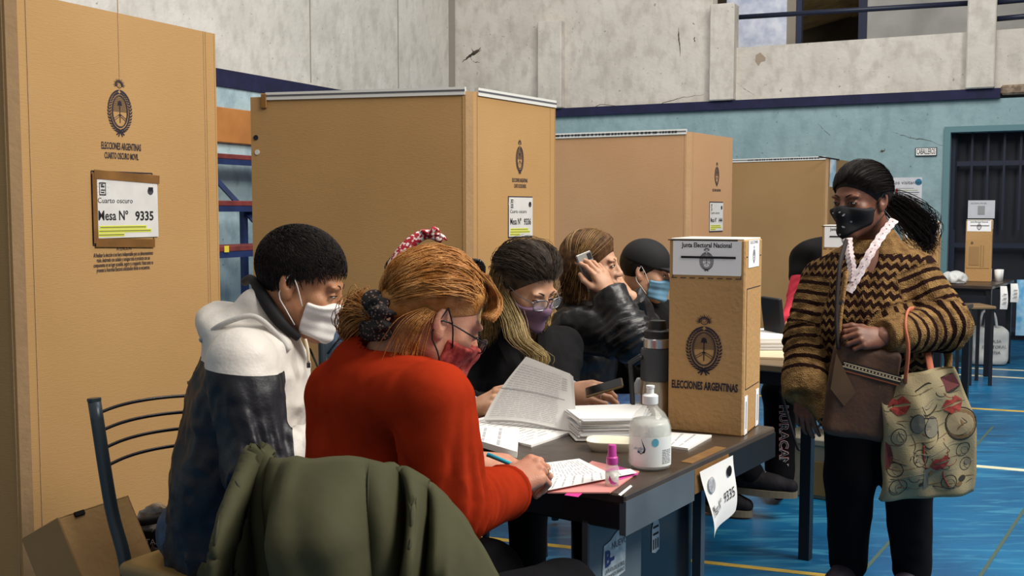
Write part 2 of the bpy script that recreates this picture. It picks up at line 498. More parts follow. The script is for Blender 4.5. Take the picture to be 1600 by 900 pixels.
# floor
def floor_mat():
    m = bpy.data.materials.new('blue_court_floor'); m.use_nodes = True; nt = m.node_tree; L = nt.links; b = nt.nodes['Principled BSDF']
    tc = nt.nodes.new('ShaderNodeTexCoord')
    def noise(sc, det, st, dist=0):
        mp = nt.nodes.new('ShaderNodeMapping'); mp.inputs['Scale'].default_value = st; mp.inputs['Rotation'].default_value = (0, 0, .35)
        L.new(tc.outputs['Object'], mp.inputs['Vector'])
        n = nt.nodes.new('ShaderNodeTexNoise'); n.inputs['Scale'].default_value = sc; n.inputs['Detail'].default_value = det
        n.inputs['Distortion'].default_value = dist; L.new(mp.outputs['Vector'], n.inputs['Vector']); return n
    def ramp(src, a, b2):
        r = nt.nodes.new('ShaderNodeValToRGB'); L.new(src, r.inputs['Fac']); e = r.color_ramp.elements
        e[0].position, e[0].color = a; e[1].position, e[1].color = b2; return r
    r1 = ramp(noise(1.3, 8, (1, 1, 1)).outputs['Fac'], (.35, lin('#064c78')), (.68, lin('#0d6a99')))
    r2 = ramp(noise(3, 10, (1, 5, 1), 1.2).outputs['Fac'], (.52, (0, 0, 0, 1)), (.70, (1, 1, 1, 1)))
    mx = nt.nodes.new('ShaderNodeMix'); mx.data_type = 'RGBA'; ml = nt.nodes.new('ShaderNodeMath'); ml.operation = 'MULTIPLY'; ml.inputs[1].default_value = .75
    L.new(r2.outputs['Color'], ml.inputs[0]); L.new(ml.outputs[0], mx.inputs[0]); L.new(r1.outputs['Color'], mx.inputs[6]); mx.inputs[7].default_value = lin('#3b88a8')
    r3 = ramp(noise(2.2, 10, (1, 3, 1), .6).outputs['Fac'], (.58, (0, 0, 0, 1)), (.72, (1, 1, 1, 1)))
    mx2 = nt.nodes.new('ShaderNodeMix'); mx2.data_type = 'RGBA'; m3 = nt.nodes.new('ShaderNodeMath'); m3.operation = 'MULTIPLY'; m3.inputs[1].default_value = .6
    L.new(r3.outputs['Color'], m3.inputs[0]); L.new(m3.outputs[0], mx2.inputs[0]); L.new(mx.outputs[2], mx2.inputs[6]); mx2.inputs[7].default_value = lin('#083650')
    L.new(mx2.outputs[2], b.inputs['Base Color'])
    b.inputs['Roughness'].default_value = .38
    bp = nt.nodes.new('ShaderNodeBump'); bp.inputs['Strength'].default_value = .25; bp.inputs['Distance'].default_value = .01
    L.new(noise(9, 6, (1, 4, 1)).outputs['Fac'], bp.inputs['Height']); L.new(bp.outputs['Normal'], b.inputs['Normal'])
    return m
fl = MB().box((3, 7, -.05), (26, 26, .1)).build('floor', floor_mat()); structure(fl)
M_LINE_Y = mat('court_line_yellow', '#c9a84a', .5, var=.2, vscale=9)
M_LINE_W = mat('court_line_cream', '#d8d4b4', .5, var=.15, vscale=9)
def floor_line(a, b, w, m, ext0=1.0, ext1=3.0):
    A = onz(*a, 0); Bq = onz(*b, 0); d = (Bq - A).normalized(); A -= d * ext0; Bq += d * ext1
    mm = frame((A + Bq) / 2 + UP * .0008, x=d, z=UP)
    MB().box((0, 0, 0), ((Bq - A).length, w, .0016), mm).build('court_line', m, fl)
floor_line((1095, 878), (1240, 894), .035, M_LINE_Y, 2.5, 3)
floor_line((1520, 728), (1600, 735), .055, M_LINE_W, 4, 4)
floor_line((1515, 638), (1600, 643), .05, M_LINE_Y, 5, 4)
floor_line((1490, 585), (1600, 591), .05, M_LINE_W, 6, 4)
floor_line((1490, 574), (1600, 579), .05, M_LINE_W, 6, 4)
floor_line((1380, 858), (1450, 780), .014, mat('court_line_orange', '#45584f', .6), 2, 2)
floor_line((1532, 900), (1590, 812), .014, MATS['court_line_orange'], 1, 4)

# ---- back wall
ZS = 2.52; ZS1 = 2.62            # stripe
xd0 = bw(1480, 400)[0]; zd = bw(1490, 207)[1]; xd1 = xd0 + 2.0
w = MB()
w.box((xd0 / 2 - .25, .1, ZS / 2), (xd0 + .5, .2, ZS), MBK)
w.box(((xd0 + xd1) / 2, .1, (zd + ZS) / 2), (xd1 - xd0, .2, ZS - zd), MBK)
w.box((xd1 + 2, .1, ZS / 2), (4, .2, ZS), MBK)
wall_back = structure(w.build('wall_back', M_BLUE))
xr = bw(1563, 158)[0]
w = MB(); w.box((xr / 2 - .1, .07, (ZS + ZS1) / 2), (xr + .2, .26, ZS1 - ZS), MBK)
structure(w.build('trim_1', M_NAVY))
xp1a, xp1b = bw(845, 100)[0], bw(882, 100)[0]
xp2a, xp2b = bw(1112, 100)[0], bw(1150, 100)[0]
xp3a, xp3b = bw(1510, 100)[0], bw(1555, 100)[0]
ztop = 5.2
zpar = bw(1330, 62)[1]
w = MB()
w.box(((xp2a - .5) / 2, .12, (ZS1 + ztop) / 2), (xp2a + .5 , .2, ztop - ZS1), MBK)
w.box(((xp2a + xp3b) / 2 + 1.8, .12, (ZS1 + zpar) / 2), (xp3b - xp2a + 3.6, .2, zpar - ZS1), MBK)
upper = structure(w.build('wall_back_parapet', M_WHITE2))
for (a, b, z1) in ((xp1a, xp1b, bw(860, 35)[1]), (xp2a, xp2b, bw(1130, 8)[1]), (xp3a, xp3b, ztop)):
    MB().box(((a + b) / 2, .0, (ZS1 + z1) / 2), (b - a, .22, z1 - ZS1), MBK, bev=.012).build('pilaster', M_WHITE2, upper)
# broken plaster at the end of the stripe
MB().box((xr + 2, .05, (ZS + ZS1) / 2 + .03), (4, .2, .1), MBK, bev=.02).build('broken_ledge', mat('broken_plaster', '#8a7765', .95, var=.4, vscale=20, bump=.6, bscale=30), upper)
# balcony room behind the parapet
dyb = 2.2
w = MB()
xa = bw(1350, 40, dyb)[0]; xb = xp3b + 5
w.box(((xa + xb) / 2, dyb + .1, 3.9), (xb - xa, .2, 3.0), MBK)
structure(w.build('wall_balcony', mat('balcony_grey_plaster', '#b2b0ab', .9, var=.12, vscale=2.5, bump=.3, bscale=12)))
xw0 = bw(1135, 40, 1.0)[0]; xw1 = bw(1229, 40, 1.0)[0]
structure(MB().box(((xw0 + xw1) / 2, 1.1, 3.9), (xw1 - xw0, .2, 3.0), MBK).build('wall_balcony_white', mat('balcony_white_peeling', '#dfe3ee', .85, col2='#b3bcd2', vscale=7, bump=.3, bscale=20)))
xj0 = bw(1229, 40, 1.02)[0]; xj1 = bw(1243, 40, 1.02)[0]
structure(MB().box(((xj0 + xj1) / 2, 1.15, 3.9), (xj1 - xj0, .25, 3.0), MBK).build('trim_2', mat('jamb_tan', '#8d8577', .85)))
xk = bw(1247, 40, 1.0)[0]; xk2 = bw(1346, 40, dyb)[0]
structure(MB().box((xk, 1.1, 3.9), (.06, .1, 3.0), MBK).box((xk2 + .02, dyb, 3.9), (.1, .12, 3.0), MBK).build('trim_3', mat('door_frame_navy', '#1b2440', .6)))
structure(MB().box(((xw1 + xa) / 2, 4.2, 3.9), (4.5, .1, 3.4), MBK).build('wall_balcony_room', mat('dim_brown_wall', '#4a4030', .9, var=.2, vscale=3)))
structure(MB().box(((xw1 + xb) / 2, 2.2, 2.66), (xb - xw1 + 2.5, 4.2, .06), MBK).build('floor_balcony', mat('balcony_slab', '#77736a', .9)))
# sloping boarded ceiling seen through the balcony door
cz0 = bw(1247, 12, 2.6)[1]
M_BOARD = mat('ceiling_boards', '#cfae78', .8, var=.25, vscale=4)
M_BEAM = mat('ceiling_beam', '#8f7247', .8, var=.2, vscale=6)
cl = structure(MB().box((0, 0, .06), (3.4, 2.2, .02), MBK @ Matrix.Translation((xk + .9, 3.3, cz0 + .25)) @ Matrix.Rotation(-.22, 4, 'Y')).build('ceiling_balcony', M_BEAM))
for i in range(12):
    mm = MBK @ Matrix.Translation((xk + .9, 3.3, cz0 + .25)) @ Matrix.Rotation(-.22, 4, 'Y')
    MB().box((0, -1.0 + i * .18, .035), (3.4, .165, .03), mm).build('ceiling_board', M_BOARD, cl)
MB().box((-.1, -.2, -.03), (.09, 2.0, .12), MBK @ Matrix.Translation((xk + .9, 3.3, cz0 + .25)) @ Matrix.Rotation(-.22, 4, 'Y') @ Matrix.Rotation(.9, 4, 'Z')).build('ceiling_beam', M_BEAM, cl)
# balcony rails
M_RAIL = mat('rail_dark_blue', '#1a2136', .45)
def rail(p0, p1, name='balcony_rail', r=.028, label='dark blue tubular handrail above the balcony parapet', dy=.12):
    a = bw(*p0, dy); b = bw(*p1, dy)
    o = MB().tube([MBK @ Vector((a[0], dy, a[1])), MBK @ Vector((b[0], dy, b[1]))], r, 10).build(name, M_RAIL, smooth=True)
    return tag(o, label, 'railing')
rail((1153, 27), (1512, 5), label='long dark blue tubular handrail between the two balcony pillars')
rail((1553, 30), (1640, 22), label='lower dark blue tubular rail right of the right balcony pillar')
rail((1553, 4), (1640, -4), label='short upper dark blue rail right of the right balcony pillar')
# cracks and chips in the back wall
M_CRACK = mat('crack_dark', '#4c463c', .95)
M_CHIP = mat('chip_grey', '#9a8a78', .95)
def crack(pts, wd, parent=upper, dy=.018, m=None, f=bw, Mx=MBK):
    P = [f(px, py, dy) for px, py in pts]
    P3 = bez([(x, 0, z) for x, z in P], len(P) * 5)
    rnd = random.Random(int(pts[0][0])); vs = []; fs = []
    for i, p in enumerate(P3):
        k = wd * (1 - abs(2 * i / (len(P3) - 1) - 1)) * rnd.uniform(.5, 1.2) + .0015
        jx, jz = rnd.uniform(-.006, .006), rnd.uniform(-.006, .006)
        vs += [(p.x - k * .5 + jx, dy, p.z + k * .5 + jz), (p.x + k * .5 + jx, dy, p.z - k * .5 + jz)]
    for i in range(len(P3) - 1): fs.append([2 * i, 2 * i + 1, 2 * i + 3, 2 * i + 2])
    return MB().add([Vector(v) for v in vs], fs, Mx).build('wall_crack', m or M_CRACK, parent)
crack([(722, 97), (733, 88), (745, 80), (752, 74)], .035); crack([(728, 90), (740, 84), (752, 78)], .02)
crack([(735, 88), (740, 96), (750, 98)], .012); crack([(741, 84), (736, 74)], .012)
crack([(1060, 42), (1061, 60), (1063, 88)], .018)
crack([(1085, 58), (1086, 66)], .02); crack([(1083, 36), (1085, 38)], .02)
crack([(905, 176), (925, 168), (945, 164), (1010, 172), (1040, 160), (1070, 152), (1100, 148)], .008)
crack([(1150, 128), (1165, 140), (1180, 150)], .008)
crack([(1395, 206), (1420, 215), (1450, 219), (1478, 230)], .010, wall_back, dy=-.002)
crack([(1275, 190), (1290, 205), (1298, 212)], .010, wall_back, dy=-.002)
crack([(1375, 238), (1383, 234)], .02, wall_back, dy=-.002)
crack([(700, 110), (705, 122), (707, 134)], .015, upper)
def chip(pts, parent, m, dy, f=bw, Mx=MBK):
    P = [f(px, py, dy) for px, py in pts]
    MB().add([Vector((x, dy, z)) for x, z in P], [list(range(len(P)))], Mx).build('plaster_chip', m, parent)
chip([(1181, 86), (1188, 82), (1196, 90), (1196, 95), (1189, 97), (1185, 103), (1180, 96)], upper, M_CHIP, .018)
# door with bars
dr = structure(MB().box(((xd0 + xd1) / 2, .32, zd / 2), (xd1 - xd0, .1, zd), MBK).build('door_1', M_DOOR))
zt = bw(1500, 255)[1]
for i in range(13):
    x = xd0 + .05 + i * .155
    MB().box((x, .14, (zd + zt) / 2 - .35), (.022, .02, zd - zt + .7), MBK).build('door_bar', M_DOOR2, dr)
for z in (zt, 1.0, .12):
    MB().box(((xd0 + xd1) / 2, .15, z), (xd1 - xd0, .03, .05), MBK).build('door_rail', M_DOOR2, dr)
for x in (xd0 + .03, xd0 + .86, xd0 + .94):
    MB().box((x, .15, zd / 2), (.06, .04, zd), MBK).build('door_stile', M_DOOR2, dr)
MB().box((xd0 + .8, .12, 1.0), (.05, .04, .12), MBK, bev=.01).build('door_handle', mat('worn_steel', '#8b8f96', .4, metal=.9), dr)
w = MB().box((xd0 - .03, -.01, zd / 2), (.06, .05, zd), MBK).box(((xd0 + xd1) / 2, -.01, zd + .03), (xd1 - xd0 + .12, .05, .06), MBK)
structure(w.build('trim_4', mat('door_surround', '#5f8288', .85)))
structure(MB().box((xd0 / 2, -.012, .06), (xd0, .024, .12), MBK).build('baseboard_back', mat('skirting_dark', '#2f2d22', .8)))

# ---- left wall
LW0 = -13.0
w = MB().box((LW0 / 2, .1, ZS / 2), (-LW0, .2, ZS), MLW)
wall_left = structure(w.build('wall_left', M_BLUE_L))
structure(MB().box((LW0 / 2, .09, (ZS + ZS1) / 2 + .02), (-LW0, .22, ZS1 - ZS + .06), MLW).build('trim_5', M_NAVY))
wl_up = structure(MB().box((LW0 / 2, .12, (ZS1 + .04 + ztop) / 2), (-LW0, .2, ztop - ZS1 - .04), MLW).build('wall_left_upper', M_WHITE))
M_JOINT = mat('panel_joint', '#8f8a7d', .95)
for px in (487, 624):
    x = lw(px, 60)[0]
    MB().box((x, .018, 3.95), (.014, .006, 2.5), MLW).build('panel_joint', M_JOINT, wl_up)
MB().box((-.02, .0, 3.9), (.06, .08, 2.6), MLW).build('corner_joint', M_JOINT, wl_up)
# orange board on the left wall
a = lw(340, 167, -.03); b = lw(420, 225, -.03)
za, zb = a[1], lw(340, 222, -.03)[1]
o = MB().box(((a[0] + b[0]) / 2 - .5, -.03, (za + zb) / 2), (b[0] - a[0] + 1.0, .04, za - zb), MLW, bev=.006).build('wall_board', mat('orange_board_paint', '#b0743a', .6, var=.12, vscale=4))
tag(o, 'long orange painted board fixed on the pale blue left wall above the bleachers', 'board')
# bleachers
M_PLANK = mat('bleacher_red_plank', '#7c3430', .6, col2='#5e2523', vscale=9, bump=.2, bscale=60)
M_BFRAME = mat('bleacher_blue_steel', '#1a2a55', .5, var=.2, vscale=7)
P0 = MLW @ Vector((-5.2, -.4, 0))
bl = thing('bleachers', P0, 'red plank bleachers on dark blue steel frame against the left wall', 'bleachers')
offs = (.25, .62, .99)
zs = [lw(365, 247, -.25)[1], lw(365, 318, -.62)[1], lw(365, 387, -.99)[1]]
x0, x1 = -6.6, -3.4
for o_, z in zip(offs, zs):
    MB().box(((x0 + x1) / 2, -o_, z), (x1 - x0, .3, .045), MLW, bev=.006).build('plank', M_PLANK, bl)
    MB().box(((x0 + x1) / 2, -o_ - .13, z - .045), (x1 - x0, .03, .05), MLW).build('plank_rail', M_BFRAME, bl)
for x in (lw(349, 290, -.4)[0], lw(349, 290, -.4)[0] + 1.3):
    for o_, z in zip(offs, zs):
        MB().box((x, -o_, z / 2 - .02), (.05, .05, z - .04), MLW).build('post', M_BFRAME, bl)
    p0 = MLW @ Vector((x, -.2, zs[0] - .1)); p1 = MLW @ Vector((x, -1.15, zs[2] - .15))
    MB().tube([p0, p1], .028, 4).build('brace', M_BFRAME, bl)
    q0 = MLW @ Vector((x + .05, -.62, zs[1] - .03)); q1 = MLW @ Vector((x + .85, -.62, zs[1] - .85))
    MB().tube([q0, q1], .05, 4).build('brace', M_BFRAME, bl)
    q0 = MLW @ Vector((x + .3, -.62, zs[1] - .08)); q1 = MLW @ Vector((x + 1.0, -.62, zs[1] - .4))
    MB().tube([q0, q1], .02, 4).build('brace', M_BFRAME, bl)
x = lw(353, 388, -1.14)[0]
MB().box((x, -1.146, zs[2]), (.05, .006, .05), MLW).build('tape', mat('yellow_tape', '#d8c23a', .6), bl)

# wall signs
M_PAPER = mat('paper_white', '#eceae6', .75, var=.03, vscale=10)
M_PAPER_G = mat('paper_grey', '#c9cbd0', .75, var=.05, vscale=12)
M_INK = mat('ink_black', '#17161a', .8)
M_INKG = mat('ink_grey', '#5b5a5e', .8)
M_INKL = mat('ink_light', '#9a9a9c', .8)
M_YELLOW = mat('highlighter', '#cfd22e', .7)
x0, z0 = bw(1430, 244, -.02); x1, z1 = bw(1464, 230, -.02)
mm = MBK @ Matrix.Translation(((x0 + x1) / 2, -.01, (z0 + z1) / 2))
sg = thing('door_sign', mm.translation, 'small white enamel sign with black letters on pale blue wall by the door', 'sign')
MB().box((0, 0, 0), (x1 - x0, .02, z1 - z0), mm).build('plate', M_INK, sg)
MB().box((0, -.011, 0), (x1 - x0 - .014, .004, z1 - z0 - .014), mm).build('face', M_PAPER, sg)
text('CABALLEROS', mm @ Matrix.Translation((0, -.0145, 0)), .085, M_INK, sg, bold=.001, width=x1 - x0 - .03)
x0, z0 = bw(1383, 350, -.02); x1, z1 = bw(1441, 277, -.02)
mm = MBK @ Matrix.Translation(((x0 + x1) / 2, -.006, (z0 + z1) / 2)); pw, ph = x1 - x0, z1 - z0
po = thing('wall_poster', mm.translation, 'white printed notice on pale blue wall behind the standing woman', 'poster')
MB().box((0, 0, 0), (pw, .008, ph), mm).build('sheet', M_PAPER_G, po)
text('Datos visitantes', mm @ Matrix.Translation((0, -.006, ph * .39)), .055, M_INK, po)
MB().lathe([(0, 0), (.035, 0)], 16, mm @ Matrix.Translation((pw * .4, -.0055, ph * .4)) @ Matrix.Rotation(math.pi / 2, 4, 'X')).build('seal', mat('seal_blue', '#4fa0c8', .7), po)
for i in range(16):
    z = ph * (.27 - i * .045); c = (M_INKL, mat('line_green', '#9fae86', .8), M_INKG)[i % 3]
    MB().box((pw * random.Random(i).uniform(-.02, .03), -.0052, z), (pw * (.8 if i % 4 else .5), .002, .007), mm).build('text_line', c, po)
MB().box((-pw * .2, -.0055, ph * .22), (.02, .002, .04), mm).build('mark', mat('mark_red', '#b0302a', .7), po)
x0, z0 = bw(1512, 341, .1); x1, z1 = bw(1555, 313, .1)
mm = MBK @ Matrix.Translation(((x0 + x1) / 2, .1, (z0 + z1) / 2)); pw, ph = x1 - x0, z1 - z0
po = thing('door_notice', mm.translation, 'pale printed sheet taped to dark blue door above far ballot box', 'notice')
MB().box((0, 0, 0), (pw, .006, ph), mm).build('sheet', M_PAPER_G, po)
MB().box((0, -.0045, -.01), (pw * .26, .002, ph * .5), mm).box((0, -.006, -.01), (pw * .2, .002, ph * .38), mm).build('drawing', M_INKL, po)
text('ALCOHOL EN GEL', mm @ Matrix.Translation((-pw * .1, -.0045, ph * .33)), .022, M_INKG, po, width=pw * .6)
# ================================================================== EMBLEM (printed coat of arms)
def emblem_mesh():
    b = MB()
    def ring(cx, cz, rx, rz, t, n=40):
        vs = []; fs = []
        for k in range(n):
            g = 2 * math.pi * k / n
            vs += [(cx + rx * math.cos(g), 0, cz + rz * math.sin(g)), (cx + (rx - t) * math.cos(g), 0, cz + (rz - t) * math.sin(g))]
        for k in range(n):
            j = (k + 1) % n; fs.append([2 * k, 2 * j, 2 * j + 1, 2 * k + 1])
        b.add(vs, fs)
    def strip(x0, z0, x1, z1, t):
        d = Vector((x1 - x0, 0, z1 - z0)); n = Vector((-d.z, 0, d.x)).normalized() * t / 2
        A = Vector((x0, 0, z0)); B_ = Vector((x1, 0, z1)); b.add([A + n, A - n, B_ - n, B_ + n], [(0, 1, 2, 3)])
    cz = -.03
    ring(0, cz, .145, .245, .016); ring(0, cz, .125, .225, .005)
    # wreath leaves
    for side in (-1, 1):
        for i in range(19):
            g = math.radians(-84 + i * 9.2); 
            for rr, tw in ((.0, .55), (.035, -.5)):
                x = side * (.17 + rr) * math.cos(g); z = cz + (.275 + rr) * math.sin(g)
                tx, tz = -side * math.sin(g), math.cos(g)
                ca, sa = math.cos(tw * side), math.sin(tw * side)
                dx, dz = tx * ca - tz * sa, tx * sa + tz * ca
                l, wd = .034, .014
                b.add([(x - dx * l, 0, z - dz * l), (x - dz * wd, 0, z + dx * wd), (x + dx * l, 0, z + dz * l), (x + dz * wd, 0, z - dx * wd)], [(0, 1, 2, 3)])
    # sun
    ring(0, .36, .045, .045, .01, 20)
    for i in range(15):
        g = math.radians(-12 + i * 204 / 14)
        c, s = math.cos(g), math.sin(g); r1 = .115 if i % 2 else .1
        b.add([(c * .05 - s * .009, 0, .36 + s * .05 + c * .009), (c * .05 + s * .009, 0, .36 + s * .05 - c * .009), (c * r1, 0, .36 + s * r1)], [(0, 1, 2)])
    for x in (-.017, .017): ring(x, .368, .007, .006, .006, 8)
    strip(-.014, .345, .014, .345, .006)
    # upper field hatched
    for i in range(14):
        z = cz + .015 + i * .0145; q = max(0.0, 1 - ((z - cz) / .22) ** 2); hw = .122 * math.sqrt(q)
        if hw > .01: strip(-hw, z, hw, z, .0055)
    strip(-.122, cz, .122, cz, .006)
    # pike, cap, hands
    strip(0, cz - .17, 0, cz + .13, .012)
    b.add([(-.035, 0, cz + .1), (.035, 0, cz + .1), (.03, 0, cz + .145), (.0, 0, cz + .165), (-.028, 0, cz + .15)], [(0, 1, 2, 3, 4)])
    strip(-.04, cz + .1, .04, cz + .1, .015)
    for s in (-1, 1):
        strip(s * .11, cz - .11, s * .015, cz - .045, .008); strip(s * .095, cz - .135, s * .012, cz - .075, .008)
        strip(s * .015, cz - .045, -s * .02, cz - .06, .014)
    # ribbon
    for s in (-1, 1):
        strip(0, cz - .3, s * .07, cz - .35, .022); strip(0, cz - .3, s * .035, cz - .375, .018); ring(s * .04, cz - .29, .035, .022, .01, 14)
    bm = b
    me = bpy.data.meshes.new('emblem'); me.from_pydata([tuple(v) for v in bm.v], [], bm.f)
    return me
EMB = emblem_mesh()
def emblem(m, h, parent, material, wscale=1.0):
    me = EMB.copy() if EMB.materials and EMB.materials[0] is not material else EMB
    if not me.materials: me.materials.append(material)
    elif me.materials[0] is not material:
        key = 'emblem_' + material.name
        if key in EMBS: me = EMBS[key]
        else: me.materials[0] = material; EMBS[key] = me
    return link('emblem', me, parent, m @ Matrix.Diagonal((h * wscale / .86, 1, h / .86, 1)) @ Matrix.Translation((0, 0, -.03)))
EMBS = {}

# ================================================================== CARDBOARD BOOTHS
def card_mat(name, c, c2, bscale=(2, 2, 60)):
    m = mat(name, c, .85, col2=c2, vscale=1.8, bump=.12, bscale=3.0, bstretch=(14, 14, 120)); return m
M_CARD = card_mat('cardboard_booth', '#aa8453', '#b18b59')
M_CARD2 = card_mat('cardboard_pinkish', '#b08760', '#b68e67')
M_CARD3 = card_mat('cardboard_far', '#96744a', '#9d7c51')
M_CARDB = mat('cardboard_crease', '#a98862', .85, var=.05, vscale=12, bump=.15, bscale=60)
M_CARDBOX = mat('cardboard_ballot_box', '#b08754', .8, col2='#b8905e', vscale=4, bump=.25, bscale=70)
M_BINK = mat('booth_print_ink', '#2b2430', .85)
M_RAILW = mat('aluminium_rail', '#dcdcd8', .45, metal=.2)
M_RAILD = mat('rail_groove', '#55555a', .5)

def booth(C, R, Lf, H, cm, label, rails=(True, True), railtext=False, base=None):
    """cardboard booth: printed front panel C->R, side panel Lf->C, closed behind"""
    C, R, Lf = [Vector((p[0], p[1], 0)) for p in (C, R, Lf)]
    Bk = Lf + (R - C) * 1.0
    th = thing('cardboard_booth', (C + R + Lf + Bk) / 4, label, 'voting booth', 'cardboard voting booths along the left wall')
    t = .008
    fx = (R - C).normalized(); sx = (C - Lf).normalized(); e = .022
    def panel(a, b, name='panel', m=cm, t=t):
        L = (b - a).length; mm = frame(a, x=(b - a), z=UP)
        return MB().box((L / 2, t / 2, H / 2), (L, t, H), mm).build(name, m, th), mm, L
    pf, mf, Lfw = panel(C + fx * e, R, 'front_panel')
    ps, ms, Lsw = panel(Lf, C - sx * e, 'side_panel')
    panel(C - sx * e, C + fx * e, 'folded_corner', M_CARDB)
    panel(R, Bk + (R - C) * 0 + (R - C).normalized() * 0, 'back_panel')
    # crease ridges beside the fold
    MB().box((.03, -.001, H / 2), (.004, .002, H), mf).build('crease', M_CARDB, th)
    MB().box((Lfw - .05, -.0006, H / 2), (.004, .0016, H), mf).build('crease', cm, th)
    MB().box((Lsw - .012, -.001, H / 2), (.004, .002, H), ms).build('crease', M_CARDB, th)
    def railing(mm, x0, x1, txt=False):
        r = MB().box(((x0 + x1) / 2, t / 2, H + .002), (x1 - x0, .022, .035), mm).build('top_rail', M_RAILW, th)
        MB().box(((x0 + x1) / 2, -.0115 + t / 2, H + .004), (x1 - x0, .002, .008), mm).build('rail_groove', M_RAILD, r)
        if txt:
            rr = random.Random(3); x = x0 + (x1 - x0) * .2; b = MB()
            while x < x1 - .06:
                wd = rr.uniform(.006, .02); b.box((x, -.0125 + t / 2, H + .003), (wd, .002, .013), mm); x += wd + rr.uniform(.006, .015)
            b.build('rail_print', M_INK, r)
    if rails[0]: railing(ms, .08 if not railtext else .01, Lsw - .002, railtext)
    if rails[1]: railing(mf, .03, Lfw - .002)
    return th, mf, ms, Lfw, Lsw
BH = 1.89
def top(px, py): return onz(px, py, BH + .012)
def on(mm, px, py):
    """photo point on a panel -> panel coordinates"""
    n = (mm.to_3x3() @ Vector((0, 1, 0))); q = mm.inverted() @ onplane(px, py, mm.translation, n); return q.x, q.z
def sheet_sign(name, mm, x, z, w, h, num, label, group='table number sheets on booths', tilt=0.0, big=True):
    m = mm @ Matrix.Translation((x, -.004, z)) @ Matrix.Rotation(tilt, 4, 'Y')
    s = thing(name, m.translation, label, 'sign', group)
    MB().box((0, 0, 0), (w, .0016, h), m).build('sheet', mat('paper_sleeve', '#cfcdca', .5, var=.05, vscale=14, coat=.3), s)
    T = lambda a, b: m @ Matrix.Translation((a * w, -.0016, b * h))
    text('Cuarto oscuro', T(-.46, .14), h * .13, M_INK, s, 'LEFT')
    text('Mesa Nº', T(-.46, -.12), h * .235, M_INK, s, 'LEFT', bold=h * .003, width=w * .46)
    text(num, T(.12, -.13), h * .225, M_INK, s, 'LEFT', bold=h * .006, width=w * .3)
    for i, (a, b_) in enumerate(((-.44, .3), (-.46, .38), (-.46, -.06))):
        MB().box(((a + b_) / 2 * w, -.0012, (-.315 - i * .065) * h), ((b_ - a) * w, .0008, h * .055), m).build('highlight', M_YELLOW, s)
        MB().box(((a + b_) / 2 * w, -.0018, (-.315 - i * .065) * h), ((b_ - a) * w * .97, .0006, h * .014), m).build('text_line', M_INKG, s)
    MB().lathe([(0, 0), (h * .15, 0)], 20, m @ Matrix.Translation((-.38 * w, -.0011, .34 * h)) @ Matrix.Rotation(math.pi / 2, 4, 'X')).build('seal', mat('seal_white', '#f8f8f6', .7), s)
    b = MB()
    for (dx, dz, a, c) in ((-.045, 0, .008, .2), (.045, 0, .008, .2), (0, .1, .1, .02), (0, -.1, .1, .02), (0, .04, .05, .025), (.005, -.02, .06, .02), (-.01, .07, .03, .02), (0, -.06, .05, .02)):
        b.box(((-.38 + dx) * w, -.0016, (.34 + dz) * h), (a * w, .0006, c * h), m)
    b.build('seal_print', M_INK, s)
    b = MB(); b.lathe([(0, 0), (h * .07, 0)], 12, m @ Matrix.Translation((.38 * w, -.0014, .32 * h)) @ Matrix.Rotation(math.pi / 2, 4, 'X'))
    b.build('face_print', M_INKG, s)
    MB().box((.385 * w, -.0018, .355 * h), (.075 * w, .0006, h * .07), m).build('hair_print', M_INK, s)
    return s, m

# ---- first booth (nearest, left)
BH1 = 2.0
R1 = onz(336, 53, BH1); c1 = onz(15, -16, BH1)
b1, m1, _ms1, _l, _s = booth(c1, R1, c1 + Vector((-.95, .32, 0)), BH1, M_CARD, 'nearest tall cardboard voting booth at the left, marked for table 9335', rails=(False, False))
def emb_on(mm, th, px, py, hpx, wpx, ink=M_BINK, off=-.0012):
    x, z = on(mm, px, py); x2, z2 = on(mm, px, py - hpx / 2); x3, _ = on(mm, px - wpx / 2, py); x4, _ = on(mm, px + wpx / 2, py)
    h = 2 * (z2 - z); emblem(mm @ Matrix.Translation((x, off, z)), h, th, ink, wscale=(x4 - x3) / h / .49)
def line_on(mm, th, s, pl, pr, hpx, ink=M_BINK, bold=0.0, off=-.0012):
    xl, zl = on(mm, *pl); xr_, zr = on(mm, *pr); mid = ((pl[0] + pr[0]) / 2, (pl[1] + pr[1]) / 2)
    _, za = on(mm, mid[0], mid[1] - hpx / 2); _, zb = on(mm, mid[0], mid[1] + hpx / 2)
    size = (za - zb) / .72
    text(s, mm @ Matrix.Translation(((xl + xr_) / 2, off, (zl + zr) / 2)), size, ink, th, bold=bold * size, width=xr_ - xl)
emb_on(m1, b1, 187, 168, 90, 37)
line_on(m1, b1, 'ELECCIONES ARGENTINAS', (158, 228), (220, 231), 11, bold=.02)
line_on(m1, b1, 'CUARTO OSCURO MOVIL', (163, 243), (216, 246), 10, bold=.02)
line_on(m1, b1, 'ATENCION', (182, 388), (205, 388), 7)
for i, s in enumerate(('Al finalizar la elección si no fuera indispensable para su almacenamiento', 'rtado, desármelo con cuidado y consigue toda el producto con sus',
                       'componentes en un lugar accesible, seguro y a resguardo. Hasta tanto se', 'presente la Autoridad Electoral solicitándole dónde se encuentran.')):
    line_on(m1, b1, s, (146 + (i % 2) * 5, 397.5 + i * 8), (239 - (i % 2) * 5, 397 + i * 7.2), 6.5, bold=.015)
